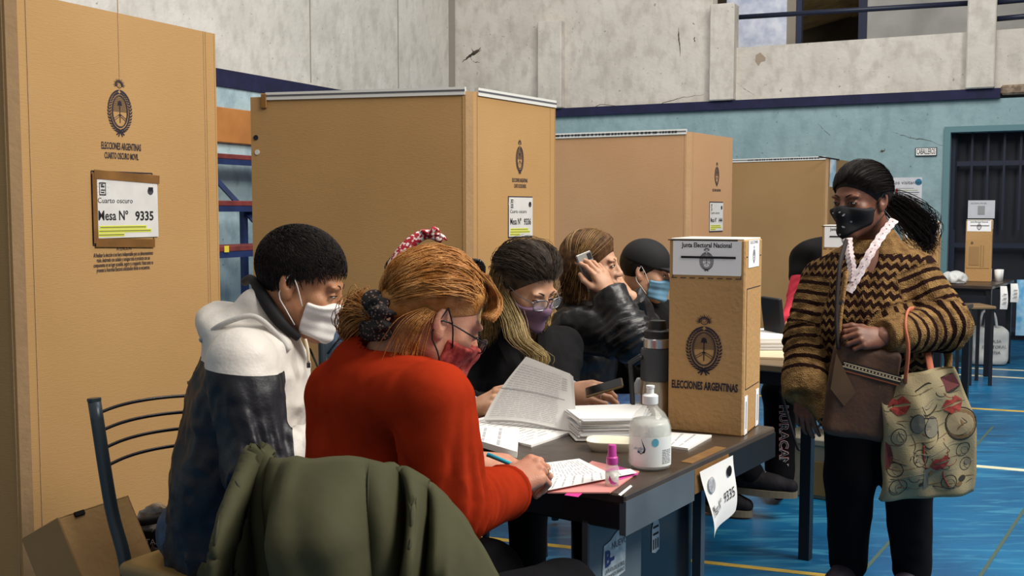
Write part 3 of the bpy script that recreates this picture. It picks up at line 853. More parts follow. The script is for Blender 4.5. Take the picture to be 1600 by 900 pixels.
# printed frame and taped sheet
xa, za = on(m1, 142, 267); xb, zb = on(m1, 240, 380)
b = MB()
for (p, q) in (((xa, za), (xb, za)), ((xa, zb), (xb, zb))): b.box(((p[0] + q[0]) / 2, -.001, p[1]), (q[0] - p[0], .001, .004), m1)
for x in (xa, xb): b.box((x, -.001, (za + zb) / 2), (.003, .001, za - zb), m1)
b.build('print_frame', M_BINK, b1)
M_TAPE = mat('brown_packing_tape', '#7a5428', .25, var=.2, vscale=10, coat=.3)
x0, z0 = on(m1, 148, 374); x1, z1 = on(m1, 244, 282)
s1, ms1 = sheet_sign('table_number_sheet', m1, (x0 + x1) / 2, (z0 + z1) / 2, x1 - x0, (z1 - z0) * .97, '9335', 'white sheet reading Mesa 9335 taped with brown tape on the nearest booth')
for (p, q, hpx) in (((145, 272), (247, 281), 9), ((148, 379), (240, 380), 8)):
    xl, zl = on(m1, *p); xr_, zr = on(m1, *q)
    mt = m1 @ Matrix.Translation(((xl + xr_) / 2, -.0062, (zl + zr) / 2)) @ Matrix.Rotation(-math.atan2(zr - zl, xr_ - xl), 4, 'Y')
    MB().box((0, 0, 0), (xr_ - xl, .0012, .028), mt).build('tape', M_TAPE, s1)
xl, zl = on(m1, 147, 325); MB().box((xl, -.0058, zl), (.018, .001, (za - zb) * .95), m1).build('tape', M_TAPE, s1)
# vertical fold with slit above the emblem
x, z = on(m1, 184, 20); x2, z2 = on(m1, 186, 122); MB().box((x, -.0006, (z + z2) / 2 + .1), (.0035, .0014, z - z2 + .19), m1).build('fold_line', M_CARDB, b1)
x, z = on(m1, 318, 70); MB().box((x, -.0006, BH1 - .5), (.004, .0014, 1.0), m1).build('fold_line', M_CARDB, b1)

# ---- second booth
C2, R2, L2 = top(735, 138), top(868, 160), top(391, 148)
b2, m2, s2, _, Ls2 = booth(C2, R2, L2, BH, M_CARD, 'second cardboard voting booth behind the seated people, marked for table 9336')
emb_on(m2, b2, 812, 245, 54, 12); line_on(m2, b2, 'ELECCIONES ARGENTINAS', (800, 281), (824, 283), 6, bold=.02); line_on(m2, b2, 'CUARTO OSCURO MOVIL', (803, 290), (822, 292), 6, bold=.02)
x0, z0 = on(m2, 794, 370); x1, z1 = on(m2, 831, 309)
MB().box(((x0 + x1) / 2, -.0015, (z0 + z1) / 2), ((x1 - x0) * 1.02, .002, (z1 - z0) * 1.06), m2).build('print_frame', M_BINK, b2)
sheet_sign('table_number_sheet', m2, (x0 + x1) / 2, (z0 + z1) / 2, x1 - x0, z1 - z0, '9336', 'white sheet reading Mesa 9336 on the second booth')
_q = on(m2, 812, 390)[1]; text('ATENCION', m2 @ Matrix.Translation((on(m2, 812, 390)[0], -.0012, _q)), .03, M_BINK, b2)
for (px, py, dk) in ((400, 215, True), (402, 238, False)):
    x, z = on(s2, px, py)
    MB().lathe([(0, 0), (.012, 0), (.012, .003), (0, .003)], 12, s2 @ Matrix.Translation((x, 0, z)) @ Matrix.Rotation(math.pi / 2, 4, 'X')).build('rivet_hole' if dk else 'rivet', M_INK if dk else M_RAILW, b2)
x, z = on(s2, 413, 158); MB().box((x, -.004, z), (.03, .012, .07), s2, bev=.004).build('tape', M_TAPE, b2)

# ---- third booth
C3, R3 = top(1078, 203), top(1145, 213); L3 = top(800, 213)
b3, m3, s3, _, _ = booth(C3, R3, L3, BH, M_CARD2, 'third cardboard voting booth, pinkish brown with a white printed top rail', rails=(True, False), railtext=True)
emb_on(m3, b3, 1120, 272, 38, 7); line_on(m3, b3, 'ELECCIONES ARGENTINAS', (1113, 297), (1126, 298), 4, bold=.02)
x0, z0 = on(m3, 1108, 361); x1, z1 = on(m3, 1129, 317)
MB().box(((x0 + x1) / 2, -.0015, (z0 + z1) / 2), ((x1 - x0) * 1.02, .002, (z1 - z0) * 1.08), m3).build('print_frame', M_BINK, b3)
sheet_sign('table_number_sheet', m3, (x0 + x1) / 2, (z0 + z1) / 2, x1 - x0, z1 - z0, '1444', 'small white number sheet with yellow lines on the third booth')

# ---- fourth booth
C4, R4, L4 = top(1294, 245), top(1326, 250), top(1140, 250)
b4, m4, s4, _, _ = booth(C4, R4, L4, BH, M_CARD3, 'farthest cardboard voting booth behind the standing woman', rails=(True, False), railtext=True)
x0, z0 = on(m4, 1296, 292); x1, z1 = on(m4, 1306, 250)
o = MB().box(((x0 + x1) / 2, -.003, (z0 + z1) / 2), (x1 - x0, .002, z1 - z0), m4).build('booth_sticker', mat('sticker_blue', '#7fb3d3', .7, col2='#e4eef2', vscale=9))
tag(o, 'light blue and white sheet on the farthest booth corner', 'sign')
MB().box((.01, -.003, BH), (on(m4, 1325, 250)[0], .006, .012), m4).build('dark_edge', M_INK, b4)
# ================================================================== TABLES
TZ = .75
TA = onz(977, 774, TZ); TB = onz(1211, 667, TZ)
TE = (TB - TA); TD = TE.length; TE.normalize(); TX = Vector((TE.y, -TE.x, 0))      # TX: along the near edge towards the corner
MT = frame((TA.x, TA.y, 0), x=TX, y=TE)
def on_t(px, py, z=TZ): return onz(px, py, z)
def tl(px, py, z=TZ): return MT.inverted() @ onz(px, py, z)
M_DTOP = mat('desk_top_worn', '#362c25', .34, col2='#4a3e33', vscale=5, bump=.15, bscale=25)
M_DSTEEL = mat('desk_steel_grey', '#525a60', .45, var=.18, vscale=4)
M_DBLACK = mat('desk_black', '#0e0f12', .5, var=.2, vscale=6)
M_DBARE = mat('desk_bare_wood', '#7d5a2e', .7, var=.2, vscale=14)
M_TUBE = mat('table_tube', '#15171c', .4)
TLEN = 1.3
desk = thing('desk', MT @ Vector((-TLEN / 2, TD / 2, 0)), 'dark grey steel desk with worn top in the foreground', 'desk')
MB().box((-TLEN / 2, TD / 2, TZ - .012), (TLEN, TD, .024), MT, bev=.004).build('desk_top', M_DTOP, desk)
t0 = .345; t1 = .55
MB().box((-.006, t0 / 2, TZ - .052), (.016, t0, .076), MT).build('end_apron', M_DSTEEL, desk)
MB().box((-.006, (t0 + t1) / 2, TZ - .045), (.017, t1 - t0, .06), MT).build('bare_edge', M_DBARE, desk)
MB().box((-.006, (TD + t1) / 2, TZ - .05), (.016, TD - t1, .07), MT).build('end_apron', M_DBLACK, desk)
MB().box((-.02, (t0 + t1) / 2, TZ + .0006), (.03, t1 - t0, .0012), MT).build('worn_edge', M_DBARE, desk)
MB().box((-TLEN / 2, .012, TZ - .05), (TLEN - .02, .024, .062), MT, bev=.004).build('front_apron', M_DBLACK, desk)
MB().box((-TLEN / 2, TD - .012, TZ - .05), (TLEN - .02, .02, .062), MT).build('back_apron', M_DBLACK, desk)
MB().box((-.1, .125, .34), (.02, .25, .68), MT, bev=.003).build('end_panel', M_DSTEEL, desk)
MB().box((-.13, .42, .34), (.014, .36, .68), MT).build('inner_panel', mat('desk_gloss_panel', '#15181c', .22, var=.3, vscale=4), desk)
MB().box((-.1, .595, .35), (.025, .025, .7), MT).build('leg', mat('leg_bright_edge', '#4b545c', .3, metal=.5), desk)
MB().box((-.55, TD - .04, .35), (.035, .035, .7), MT).build('leg', M_TUBE, desk)
MB().box((-TLEN + .1, TD / 2, .35), (.03, TD * .8, .7), MT).build('end_panel', M_DSTEEL, desk)
# stickers on the desk end
def end_matrix(xo): return MT @ Matrix.Translation((xo, 0, 0)) @ Matrix.Rotation(math.pi / 2, 4, 'Z')     # x along TE, faces +TX
me_ = end_matrix(-.0895)
nrm = TX
p0 = onplane(960, 868, me_.translation, nrm); q = me_.inverted() @ p0
ms_ = me_ @ Matrix.Translation((q.x, -.001, q.z))
st = thing('desk_sticker', ms_.translation, 'torn pale sticker with blue and black print on the desk end panel', 'sticker')
MB().poly([(-.055, -.06), (.05, -.05), (.053, .02), (.05, .055), (.03, .05), (.02, .058), (-.005, .048), (-.02, .04), (-.05, .035), (-.056, -.02)], ms_).build('sticker_sheet', mat('sticker_pale', '#b9c3c6', .5, col2='#7f8c92', vscale=40), st)
text('B-', ms_ @ Matrix.Translation((-.025, -.0008, .0)), .05, mat('ink_blue', '#24306a', .6), st, bold=.002)
text('NUEVO', ms_ @ Matrix.Translation((.022, -.0008, .025)), .022, M_INKG, st)
text('LA PLATA DEL FUTBOL', ms_ @ Matrix.Translation((0, -.0008, -.028)), .013, M_INK, st, width=.09)
text('HERMANOS BARRIO', ms_ @ Matrix.Translation((0, -.0008, -.042)), .012, M_INK, st, width=.09)
mi = end_matrix(-.1225); p0 = onplane(1024, 836, mi.translation, nrm); q = mi.inverted() @ p0
ms_ = mi @ Matrix.Translation((q.x, -.001, q.z))
st = thing('desk_emblem', ms_.translation, 'small white crest sticker on the black inner desk panel', 'sticker')
MB().poly([(-.02, -.04), (.0, -.046), (.02, -.04), (.021, .02), (.014, .036), (0, .042), (-.014, .036), (-.021, .02)], ms_).build('crest', mat('crest_white', '#b9bcc0', .5), st)
b = MB()
for i in range(3): b.box((-.012 + i * .012, -.0006, -.022), (.005, .0006, .026), ms_)
for i in range(2): b.box((0, -.0006, .004 + i * .018), (.03, .0006, .005), ms_)
b.build('crest_print', M_INK, st)
# hanging sheet on the desk end
P = [onplane(px, py, MT @ Vector((.006, 0, 0)), nrm) for px, py in ((1091, 737), (1143, 711), (1143, 797), (1108, 840))]
hs = thing('hanging_number_sheet', P[0].lerp(P[2], .5), 'white sheet reading Mesa 9335 hanging from the end of the foreground desk', 'sign')
def hang(u, v):
    a = P[0].lerp(P[1], u); c = P[3].lerp(P[2], u); p = a.lerp(c, v)
    return p + TX * (.004 + .016 * math.sin(v * 2.6 + .6 * u) * v + .008 * math.sin(u * 5 + v * 3) * v)
g = MB(); g.open = True; g.grid(hang, 12, 16); g.build('sheet', M_PAPER, hs, smooth=True)
def hang_m(u, v, off=.0015):
    p = hang(u, v); du = (hang(u + .02, v) - hang(u - .02, v)); dv = hang(u, v - .02) - hang(u, v + .02)
    m = frame(p, x=du, z=dv); m.translation = p - (m.to_3x3() @ Vector((0, 1, 0))) * off; return m
text_on('Mesa Nº', hang, .26, .62, .40, .17, M_INK, hs, .002)
text_on('9335', hang, .75, .60, .34, .17, M_INK, hs, .002)
MB().lathe([(0, 0), (.02, 0)], 16, hang_m(.2, .25, .004) @ Matrix.Rotation(math.pi / 2, 4, 'X')).build('seal', M_PAPER_G, hs)
MB().lathe([(0, 0), (.014, 0)], 14, hang_m(.82, .22, .004) @ Matrix.Rotation(math.pi / 2, 4, 'X')).build('face_print', M_INK, hs)

# tables behind
def plain_table(A, label, length=1.9, depth=.85, z=.76, top=None):
    m = frame((A.x, A.y, 0), x=TX, y=TE)
    t = thing('folding_table', m @ Vector((-length / 2, depth / 2, 0)), label, 'table')
    MB().box((-length / 2, depth / 2, z - .014), (length, depth, .028), m, bev=.004).build('table_top', top or M_DTOP, t)
    for x in (-.03, -length + .05):
        for y in (.04, depth - .04):
            MB().box((x, y, (z - .03) / 2), (.042, .042, z - .03), m).build('leg', M_TUBE, t)
    MB().box((-length / 2, .05, z - .06), (length - .1, .02, .05), m).build('apron', M_TUBE, t)
    MB().box((-length / 2, depth - .05, z - .06), (length - .1, .02, .05), m).build('apron', M_TUBE, t)
    return t, m
G2 = onz(1258, 873, 0)
tb2, MT2 = plain_table(G2 + TX * .03 - TE * .04, 'table with pale brown top behind the standing woman\'s hanging hand', top=mat('table_top_tan', '#8a7458', .5, var=.1, vscale=5), length=.75)
A3 = Vector((2.52, 6.15, 0))
tb3, MT3 = plain_table(A3, 'dark table mostly hidden behind the standing woman', length=.9)
G4 = onz(1541, 588, 0)
tb4, MT4 = plain_table(G4 + TX * .03 + TE * -.04, 'far black table by the dark blue door carrying a ballot box', length=1.1, depth=1.0, z=.75)

# ================================================================== BALLOT BOXES
M_BLABEL = mat('label_white', '#efeeee', .7)
M_BTOP = mat('label_top', '#f2ecdc', .7)
def ballot_box(m, label, w=.205, d=.2, h=.54, flap=False):
    b = thing('ballot_box', m.translation, label, 'ballot box', 'cardboard ballot boxes on the tables')
    b.matrix_basis = m; W[b.name] = m.copy()
    def mk(mb, name, mt, par=b): return mb.build(name, mt, par, None if False else m)
    mk(MB().box((-w / 2, d / 2, h / 2), (w, d, h), bev=.004), 'box_body', M_CARDBOX)
    lab = h * .175
    mk(MB().box((-w * .5, -.0008, h - lab / 2 - .004), (w * .9, .0012, lab)), 'front_label', M_BLABEL)
    mk(MB().box((-w / 2, d / 2, h + .001), (w * .96, d * .98, .004), bev=.001), 'lid', M_BTOP)
    mk(MB().box((-w * .56, -.0002, h - .002), (w * .92, .003, .0025)), 'lid_edge', M_INK)
    mk(MB().box((.0008, d * .48, h - lab * .42), (.0012, d * .62, lab * .8)), 'side_label', M_BLABEL)
    mk(MB().box((-w * .48, -.0018, h - lab * .52), (w * .72, .002, .006)), 'slot', M_INK)
    text('Junta Electoral Nacional', m @ Matrix.Translation((-w * .5, -.0018, h - lab * .17)), .018, M_INK, b, bold=.0004, width=w * .66)
    emblem(m @ Matrix.Translation((-w * .5, -.0017, h - lab * .58)), lab * .7, b, M_INKG, 1.2)
    ms = m @ Matrix.Rotation(math.pi / 2, 4, 'Z')
    emblem(ms @ Matrix.Translation((d * .48, -.0017, h - lab * .45)), lab * .52, b, M_INKG, 1.2)
    text('ELECCIONES', ms @ Matrix.Translation((d * .48, -.0017, h - lab * .09)), .012, M_INK, b, width=d * .45)
    if not flap:
        emblem(m @ Matrix.Translation((-w * .52, -.0012, h * .46)), h * .31, b, M_BINK, 1.2)
        text('ELECCIONES ARGENTINAS', m @ Matrix.Translation((-w * .51, -.0012, h * .245)), .03, M_BINK, b, bold=.0011, width=w * .88)
        for i in range(8):
            mk(MB().box((-w * .93 + i * w * .121, -.0006, h - lab - .012), (w * .075, .001, .002)), 'dash', M_BINK)
        for x in (-w * .95, -w * .05): mk(MB().box((x, -.0006, h - lab - .006), (.0015, .001, .012)), 'dash', M_BINK)
    else:
        mk(MB().prism([(-w * .95, h * .22), (-w * .08, h * .22), (-w * .08, h * .6), (-w * .2, h * .68), (-w * .95, h * .68)], .003, Matrix.Translation((0, -.004, 0))), 'flap', M_CARD)
        mk(MB().box((-w * .66, -.006, h * .42), (w * .38, .003, h * .3)), 'flap_window', M_CARD3)
        for i in range(2): mk(MB().box((-w * (.3 + i * .1), -.006, h * .42), (.006, .003, h * .35)), 'flap_strip', M_CARD3)
        emblem(m @ Matrix.Translation((-w * .75, -.006, h * .63)), h * .05, b, M_BINK, 1.6)
    # door outline on the side
    for (x, z, a, c) in ((d * .52, h * .235, d * .8, .002), (d * .52, h * .75, d * .8, .002), (d * .12, h * .49, .0018, h * .515)):
        MB().box((x, -.0005, z), (a, .001, c), Matrix.Identity(4)).build('flap_line', M_BINK, b, ms)
    for y in (.03, d - .035):
        s_ = MB().box((y, -.001, .055), (.034, .0012, .105), Matrix.Identity(4)).build('seal_strip', M_BLABEL, b, ms)
        MB().box((y, -.0019, .055), (.010, .0006, .075), Matrix.Identity(4)).build('seal_print', M_INKL, s_, ms)
    for y in (.02, d - .02):
        MB().box((y, -.0005, h - lab * .5), (.012, .001, .003), Matrix.Identity(4)).build('tab_slit', M_BINK, b, ms)
    return b
def front_frame(pl, pr, z):
    a, c = onz(*pl, z), onz(*pr, z); return frame(c, x=(c - a), z=UP), (c - a).length
fb, wb = front_frame((1043, 672), (1160, 683), TZ)
dbx = (onz(1197, 663, TZ) - onz(1160, 683, TZ)).length
zt = at(1160, 375, onz(1160, 683, TZ).y).z - TZ
ballot_box(fb, 'large cardboard ballot box on the foreground desk', w=wb, d=dbx * .98, h=zt)
ang = fb.to_3x3()
def box_at(corner, z, **k):
    m = fb.copy(); m.translation = Vector((corner.x, corner.y, z)); return m
cb = at(1359, 400, 4.75); ballot_box(box_at(cb, .76), 'ballot box with white lid half hidden behind the standing woman\'s masked face', w=wb, d=dbx, h=zt)
cb = at(1466, 400, 6.5); ballot_box(box_at(cb, .76), 'ballot box just right of the standing woman\'s shoulder', w=wb, d=dbx, h=zt)
cb = at(1548, 440, 9.1); m4b = box_at(cb, .75); ballot_box(m4b, 'farthest ballot box on the black table before the dark blue door', w=wb, d=dbx, h=zt * 1.0, flap=True)

# ================================================================== THINGS ON THE DESK
M_PRINT = mat('print_grey', '#b6b6b9', .8)
def flat_sheet(name, quad, z, label, cat='paper', thick=.001, m=M_PAPER, lines=0, group=None, zoff=0, seed=0):
    P = [onz(px, py, z) for px, py in quad]; c = sum(P, Vector()) / 4
    t = thing(name, c, label, cat, group)
    b = MB(); vs = [p for p in P] + [p + UP * thick for p in P]
    b.add(vs, [(3, 2, 1, 0), (4, 5, 6, 7), (0, 1, 5, 4), (1, 2, 6, 5), (2, 3, 7, 6), (3, 0, 4, 7)]); b.build('sheet', m, t)
    if lines:
        rr = random.Random(seed); lb = MB()
        for i in range(lines):
            v = .08 + .84 * i / lines
            u = .06
            while u < .92:
                e = min(.94, u + rr.uniform(.05, .25))
                q = [P[0].lerp(P[1], a).lerp(P[3].lerp(P[2], a), v + dv) + UP * (thick + .0006) for a, dv in ((u, 0), (e, 0), (e, .16 / lines), (u, .16 / lines))]
                lb.add(q, [(0, 1, 2, 3)]); u = e + rr.uniform(.02, .1)
        lb.open = True; lb.build('print', M_PRINT, t)
    return t
# far papers under the bundle
flat_sheet('paper_sheets', ((705, 668), (812, 640), (898, 676), (830, 699)), TZ, 'flat white sheets lying on the desk under the lifted bundle', thick=.006, lines=14, seed=1)
flat_sheet('paper_pad', ((722, 690), (728, 673), (811, 678), (808, 716)), TZ + .007, 'white writing pad with printed lower band beside the red sleeve', thick=.016, lines=3, seed=2)
flat_sheet('form_sheet', ((722, 742), (800, 712), (812, 730), (740, 768)), TZ + .0005, 'white form under the left hand of the woman in red', thick=.002, lines=10, seed=12)
flat_sheet('pink_folder', ((855, 771), (925, 722), (999, 738), (953, 771)), TZ + .0008, 'salmon pink card folder under the white forms at the desk corner', 'folder', thick=.003, m=mat('folder_pink', '#d98f88', .7))
flat_sheet('magenta_card', ((925, 745), (965, 728), (998, 741), (962, 752)), TZ + .004, 'magenta card slipped under the white forms beside the small bottle', 'card', thick=.001, m=mat('card_magenta', '#c9429a', .7))
flat_sheet('form_stack', ((830, 760), (842, 727), (905, 719), (950, 741)), TZ + .0052, 'white forms with printed lines the woman in red is writing on', thick=.004, lines=16, seed=3)
flat_sheet('form_sheet', ((848, 768), (860, 748), (985, 733), (995, 739)), TZ + .0095, 'white form lying crosswise on the forms near the gel bottle', thick=.001, lines=8, seed=4)
flat_sheet('sticky_note', ((882, 774), (890, 768), (911, 770), (903, 777)), TZ + .0004, 'small magenta sticky note at the desk edge', 'sticky note', thick=.0008, m=mat('sticky_magenta', '#d6358f', .7))
flat_sheet('paper_slip', ((966, 773), (985, 758), (988, 760), (970, 775)), TZ + .0004, 'narrow white paper slip at the desk corner', thick=.0006)
flat_sheet('paper_forms', ((1030, 698), (1040, 678), (1112, 683), (1075, 704)), TZ + .0004, 'white forms lying in front of the large ballot box', thick=.006, lines=3, seed=5)
# stack of ballots
sb = onz(948, 690, TZ)
stk = thing('paper_stack', sb, 'thick stack of white printed papers on the desk', 'paper stack')
rr = random.Random(8)
Q = [onz(px, py, TZ) for px, py in ((905, 690), (1003, 690), (1018, 664), (882, 668))]
cQ = sum(Q, Vector()) / 4
nly = 20; hh = .062
for i in range(nly):
    sh = Vector((rr.uniform(-.006, .006), rr.uniform(-.006, .006), 0)); z0 = i * hh / nly; z1 = z0 + hh / nly * .86
    k = 1.0 + rr.uniform(-.03, .03); rot = Matrix.Rotation(rr.uniform(-.04, .04) + (i > 15) * .07, 3, 'Z')
    vs = [cQ + rot @ ((p - cQ) * k) + sh + UP * z0 for p in Q]; vs += [v + UP * (z1 - z0) for v in vs]
    MB().add(vs, [(3, 2, 1, 0), (4, 5, 6, 7), (0, 1, 5, 4), (1, 2, 6, 5), (2, 3, 7, 6), (3, 0, 4, 7)]).build('sheaf', M_PAPER if i % 3 else M_PAPER_G, stk)
# lifted bundle of voter lists
bd = thing('voter_list', onz(830, 676, TZ), 'lifted bundle of printed voter list sheets bending over the desk', 'paper')
c0, c1, c2, c3 = at(822, 557, 2.98), at(891, 584, 2.92), at(896, 680, 2.86), at(755, 656, 2.98)
c2.z = max(c2.z, TZ + .012)
def bund(u, v, off=0.0):
    a = c0.lerp(c1, u); b_ = c3.lerp(c2, u); p = a.lerp(b_, v)
    bow = math.sin(math.pi * min(1, v * 1.0)) * .035 * (1 - .3 * u)
    n = Vector((-.15, -.85, .5)).normalized()
    p = p + Vector((-.018 * math.sin(v * math.pi) * (1 - u), 0, 0)) - n * bow * .55 + n * off + Vector((0, 0, .008 * math.sin(u * 4) * v))
    return p
for k in range(3):
    g = MB(); g.grid(lambda u, v: bund(u, v, -.002 * k) + Vector((.004 * k, 0, -.003 * k)), 14, 16)
    n0 = len(g.v); g.open = True
    o = g.build('sheet', M_PAPER, bd, smooth=True)
lb = MB(); rr = random.Random(21)
for i in range(25):
    v = .1 + .86 * i / 25
    u = .05
    while u < .8:
        e = min(.82, u + rr.uniform(.03, .12)); n_ = 3
        pts = [(u + (e - u) * j / n_) for j in range(n_ + 1)]
        vs = [bund(a, v, .0022) for a in pts] + [bund(a, v + .008, .0022) for a in pts]
        lb.add(vs, [(j, j + 1, n_ + 2 + j, n_ + 1 + j) for j in range(n_)]); u = e + rr.uniform(.008, .02)
for j in range(6):
    uu = .86 + .0 * j; v = .12 + .035 * j
    lb.add([bund(.84, v, .0022), bund(.93, v, .0022), bund(.93, v + .012, .0022), bund(.84, v + .012, .0022)], [(0, 1, 2, 3)])
lb.open = True; lb.build('print', M_PRINT, bd)
lb = MB(); lb.open = True
vs = [bund(i / 10, .46, .0024) for i in range(10)] + [bund(i / 10, .468, .0024) for i in range(10)]
lb.add(vs, [(j, j + 1, 11 + j, 10 + j) for j in range(9)]); lb.build('rule', M_INKG, bd)
# gel bottle
gb = onz(1015, 730, TZ); GB = Matrix.Translation(gb)
gel = thing('gel_bottle', gb, 'large clear hand gel bottle with white pump cap on the desk corner', 'bottle')
M_PET = mat('clear_plastic', '#e8ece8', .05, alpha=.22, spec=.8)
M_GEL = mat('clear_gel', '#e6e8e0', .15, alpha=.62, bump=.4, bscale=40)
r0 = 68 / 1650 * gb.y / 2 
hs_ = gb.y / 1650
prof = [(r0 * .86, 0), (r0 * .97, .006), (r0, .015), (r0, .085), (r0 * .98, .098), (r0 * .88, .115), (r0 * .68, .132), (r0 * .42, .144), (r0 * .33, .15), (r0 * .33, .158)]
MB().lathe(prof, 40, GB).build('shell', M_PET, gel, smooth=True)
MB().lathe([(0, .004), (r0 * .82, .004), (r0 * .95, .012), (r0 * .955, .084), (r0 * .9, .104), (r0 * .8, .116), (0, .117)], 32, GB).build('gel', M_GEL, gel, smooth=True)
MB().lathe([(r0 * .36, .154), (r0 * .37, .156), (r0 * .37, .173), (r0 * .3, .176), (r0 * .17, .178), (r0 * .17, .19), (r0 * .2, .192), (r0 * .2, .197), (0, .198)], 24, GB).build('pump_cap', mat('cap_white', '#e6e8e6', .35), gel, auto=.6)
lab = MB(); lab.open = True
def labf(u, v, rr=1.004, a0=-2.55, a1=-.35): 
    a = a0 + (a1 - a0) * u; return gb + Vector((r0 * rr * math.cos(a), r0 * rr * math.sin(a), .012 + .07 * v))
lab.grid(lambda u, v: labf(u, v), 24, 4); lo_ = lab.build('label', mat('label_milky', '#eceee9', .5, alpha=.9), gel, smooth=True)
pb = MB(); pb.open = True; rr = random.Random(4)
for i in range(9):
    v = .1 + i * .055
    a = .66
    while a < .9:
        e = min(.92, a + rr.uniform(.04, .12)); pb.add([labf(a, v, 1.012), labf(e, v, 1.012), labf(e, v + .025, 1.012), labf(a, v + .025, 1.012)], [(0, 1, 2, 3)]); a = e + .015
pb.build('label_text', M_INKG, lo_)
def disc(u, v, r, name, m_, par):
    vs = [labf(u + r * .55 * math.cos(2 * math.pi * k / 18), v + r * math.sin(2 * math.pi * k / 18), 1.012) for k in range(18)]
    q = MB(); q.open = True; q.add(vs, [list(range(18))]); return q.build(name, m_, par)
disc(.5, .83, .14, 'seal', mat('seal_teal', '#5fa9bd', .6), lo_)
q = MB(); q.open = True
dp = [(.2, .95), (.26, .75), (.3, .6), (.28, .48), (.2, .42), (.12, .48), (.13, .53), (.2, .48), (.25, .52), (.27, .6), (.24, .74)]
q.add([labf(a, b_, 1.013) for a, b_ in dp], [list(range(len(dp)))]); q.build('drop_logo', M_INK, lo_)
text('alcohol', Matrix.Translation(labf(.17, .62, 1.03)) @ Matrix.Rotation(-.5, 4, 'Z'), .010, mat('ink_teal', '#2a5f86', .6), lo_)
text('gel', Matrix.Translation(labf(.17, .54, 1.03)) @ Matrix.Rotation(-.5, 4, 'Z'), .010, MATS['ink_teal'], lo_)
# small pink spray bottle
pb_ = onz(956, 761, TZ); PBM = Matrix.Translation(pb_)
sp = thing('small_spray_bottle', pb_, 'small clear spray bottle with pink cap standing at the desk edge', 'bottle')
k = pb_.y / 1650
MB().lathe([(10 * k, 0), (11.5 * k, 2 * k), (11.5 * k, 30 * k), (9 * k, 36 * k), (6 * k, 38 * k)], 24, PBM).build('shell', M_PET, sp, smooth=True)
MB().lathe([(0, 2 * k), (10.6 * k, 2 * k), (10.6 * k, 24 * k), (0, 24 * k)], 20, PBM).build('liquid', M_GEL, sp, smooth=True)
MB().lathe([(8.5 * k, 37 * k), (9.3 * k, 39 * k), (9.3 * k, 48 * k), (7.2 * k, 50 * k), (6.6 * k, 66 * k), (6 * k, 68 * k), (0, 68.5 * k)], 24, PBM).build('pink_cap', mat('cap_pink', '#c8479f', .35), sp, auto=.5)
q = MB(); q.open = True
q.add([pb_ + Vector((11.8 * k * math.cos(a), 11.8 * k * math.sin(a), z * k)) for a, z in ((-2.1, 14), (-1.8, 8), (-1.4, 6), (-1.0, 8), (-.9, 10), (-1.3, 10), (-1.7, 14), (-2.0, 22))], [list(range(8))]); q.build('pink_swirl', MATS['cap_pink'], sp)
# clear spray bottle behind
cs_ = onz(998, 655, TZ); CSM = Matrix.Translation(cs_); k = cs_.y / 1650
sp2 = thing('clear_spray_bottle', cs_, 'slim clear spray bottle beside the thermos', 'bottle')
MB().lathe([(9 * k, 0), (10.5 * k, 2 * k), (10.5 * k, 32 * k), (8 * k, 38 * k), (5.5 * k, 41 * k)], 20, CSM).build('shell', M_PET, sp2, smooth=True)
MB().lathe([(0, 2 * k), (9.6 * k, 2 * k), (9.6 * k, 26 * k), (0, 26 * k)], 18, CSM).build('liquid', M_GEL, sp2, smooth=True)
MB().lathe([(6.5 * k, 40 * k), (7.5 * k, 42 * k), (7.5 * k, 58 * k), (5 * k, 63 * k), (3.5 * k, 66 * k), (0, 66 * k)], 20, CSM).build('spray_cap', mat('cap_clear', '#dfe3e2', .2, trans=.5), sp2, smooth=True)
# thermos
tp = onz(1026, 664, TZ); tp = Vector((tp.x, tp.y, TZ)); TM = Matrix.Translation(tp); k = tp.y / 1650
th_ = thing('thermos', tp, 'dark grey steel thermos with handle next to the large ballot box', 'thermos')
M_STEEL = mat('brushed_steel', '#b9aa95', .28, metal=.95, bump=.05, bscale=40, bstretch=(1, 1, 60))
M_TDARK = mat('thermos_dark', '#35383c', .4)
R_ = 26 * k
MB().lathe([(R_ * .95, 0), (R_, 3 * k), (R_, 74 * k)], 32, TM).build('steel_base', M_STEEL, th_, smooth=True)
MB().lathe([(R_ * 1.015, 73 * k), (R_ * 1.015, 118 * k), (R_ * .96, 122 * k), (R_ * .8, 124 * k)], 32, TM).build('grey_body', M_TDARK, th_, auto=.6)
MB().lathe([(R_ * .82, 123 * k), (R_ * .86, 124 * k), (R_ * .86, 137 * k), (R_ * .74, 140 * k)], 32, TM).build('steel_collar', mat('steel_bright', '#b8babd', .25, metal=.95), th_, auto=.6)
MB().lathe([(R_ * .8, 139 * k), (R_ * .82, 141 * k), (R_ * .8, 150 * k), (R_ * .6, 153 * k), (R_ * .55, 162 * k), (R_ * .48, 166 * k), (0, 167 * k)], 32, TM).build('black_lid', mat('lid_black', '#17181a', .4), th_, auto=.6)
hd = MB()
for s_ in (-.35, .35):
    q0 = tp + Vector((-R_ * .95, s_ * R_, 110 * k)); q1 = tp + Vector((-R_ * 1.0 - 18 * k, s_ * R_ * .8, 97 * k)); q2 = tp + Vector((-R_ * 1.0 - 12 * k, s_ * R_ * .8, 30 * k))
    hd.tube(bez([q0, q1, q1 + Vector((2 * k, 0, -6 * k)), q2], 16), 3.2 * k, 6)
hd.build('handle', mat('handle_dark', '#202225', .45), th_, smooth=True)
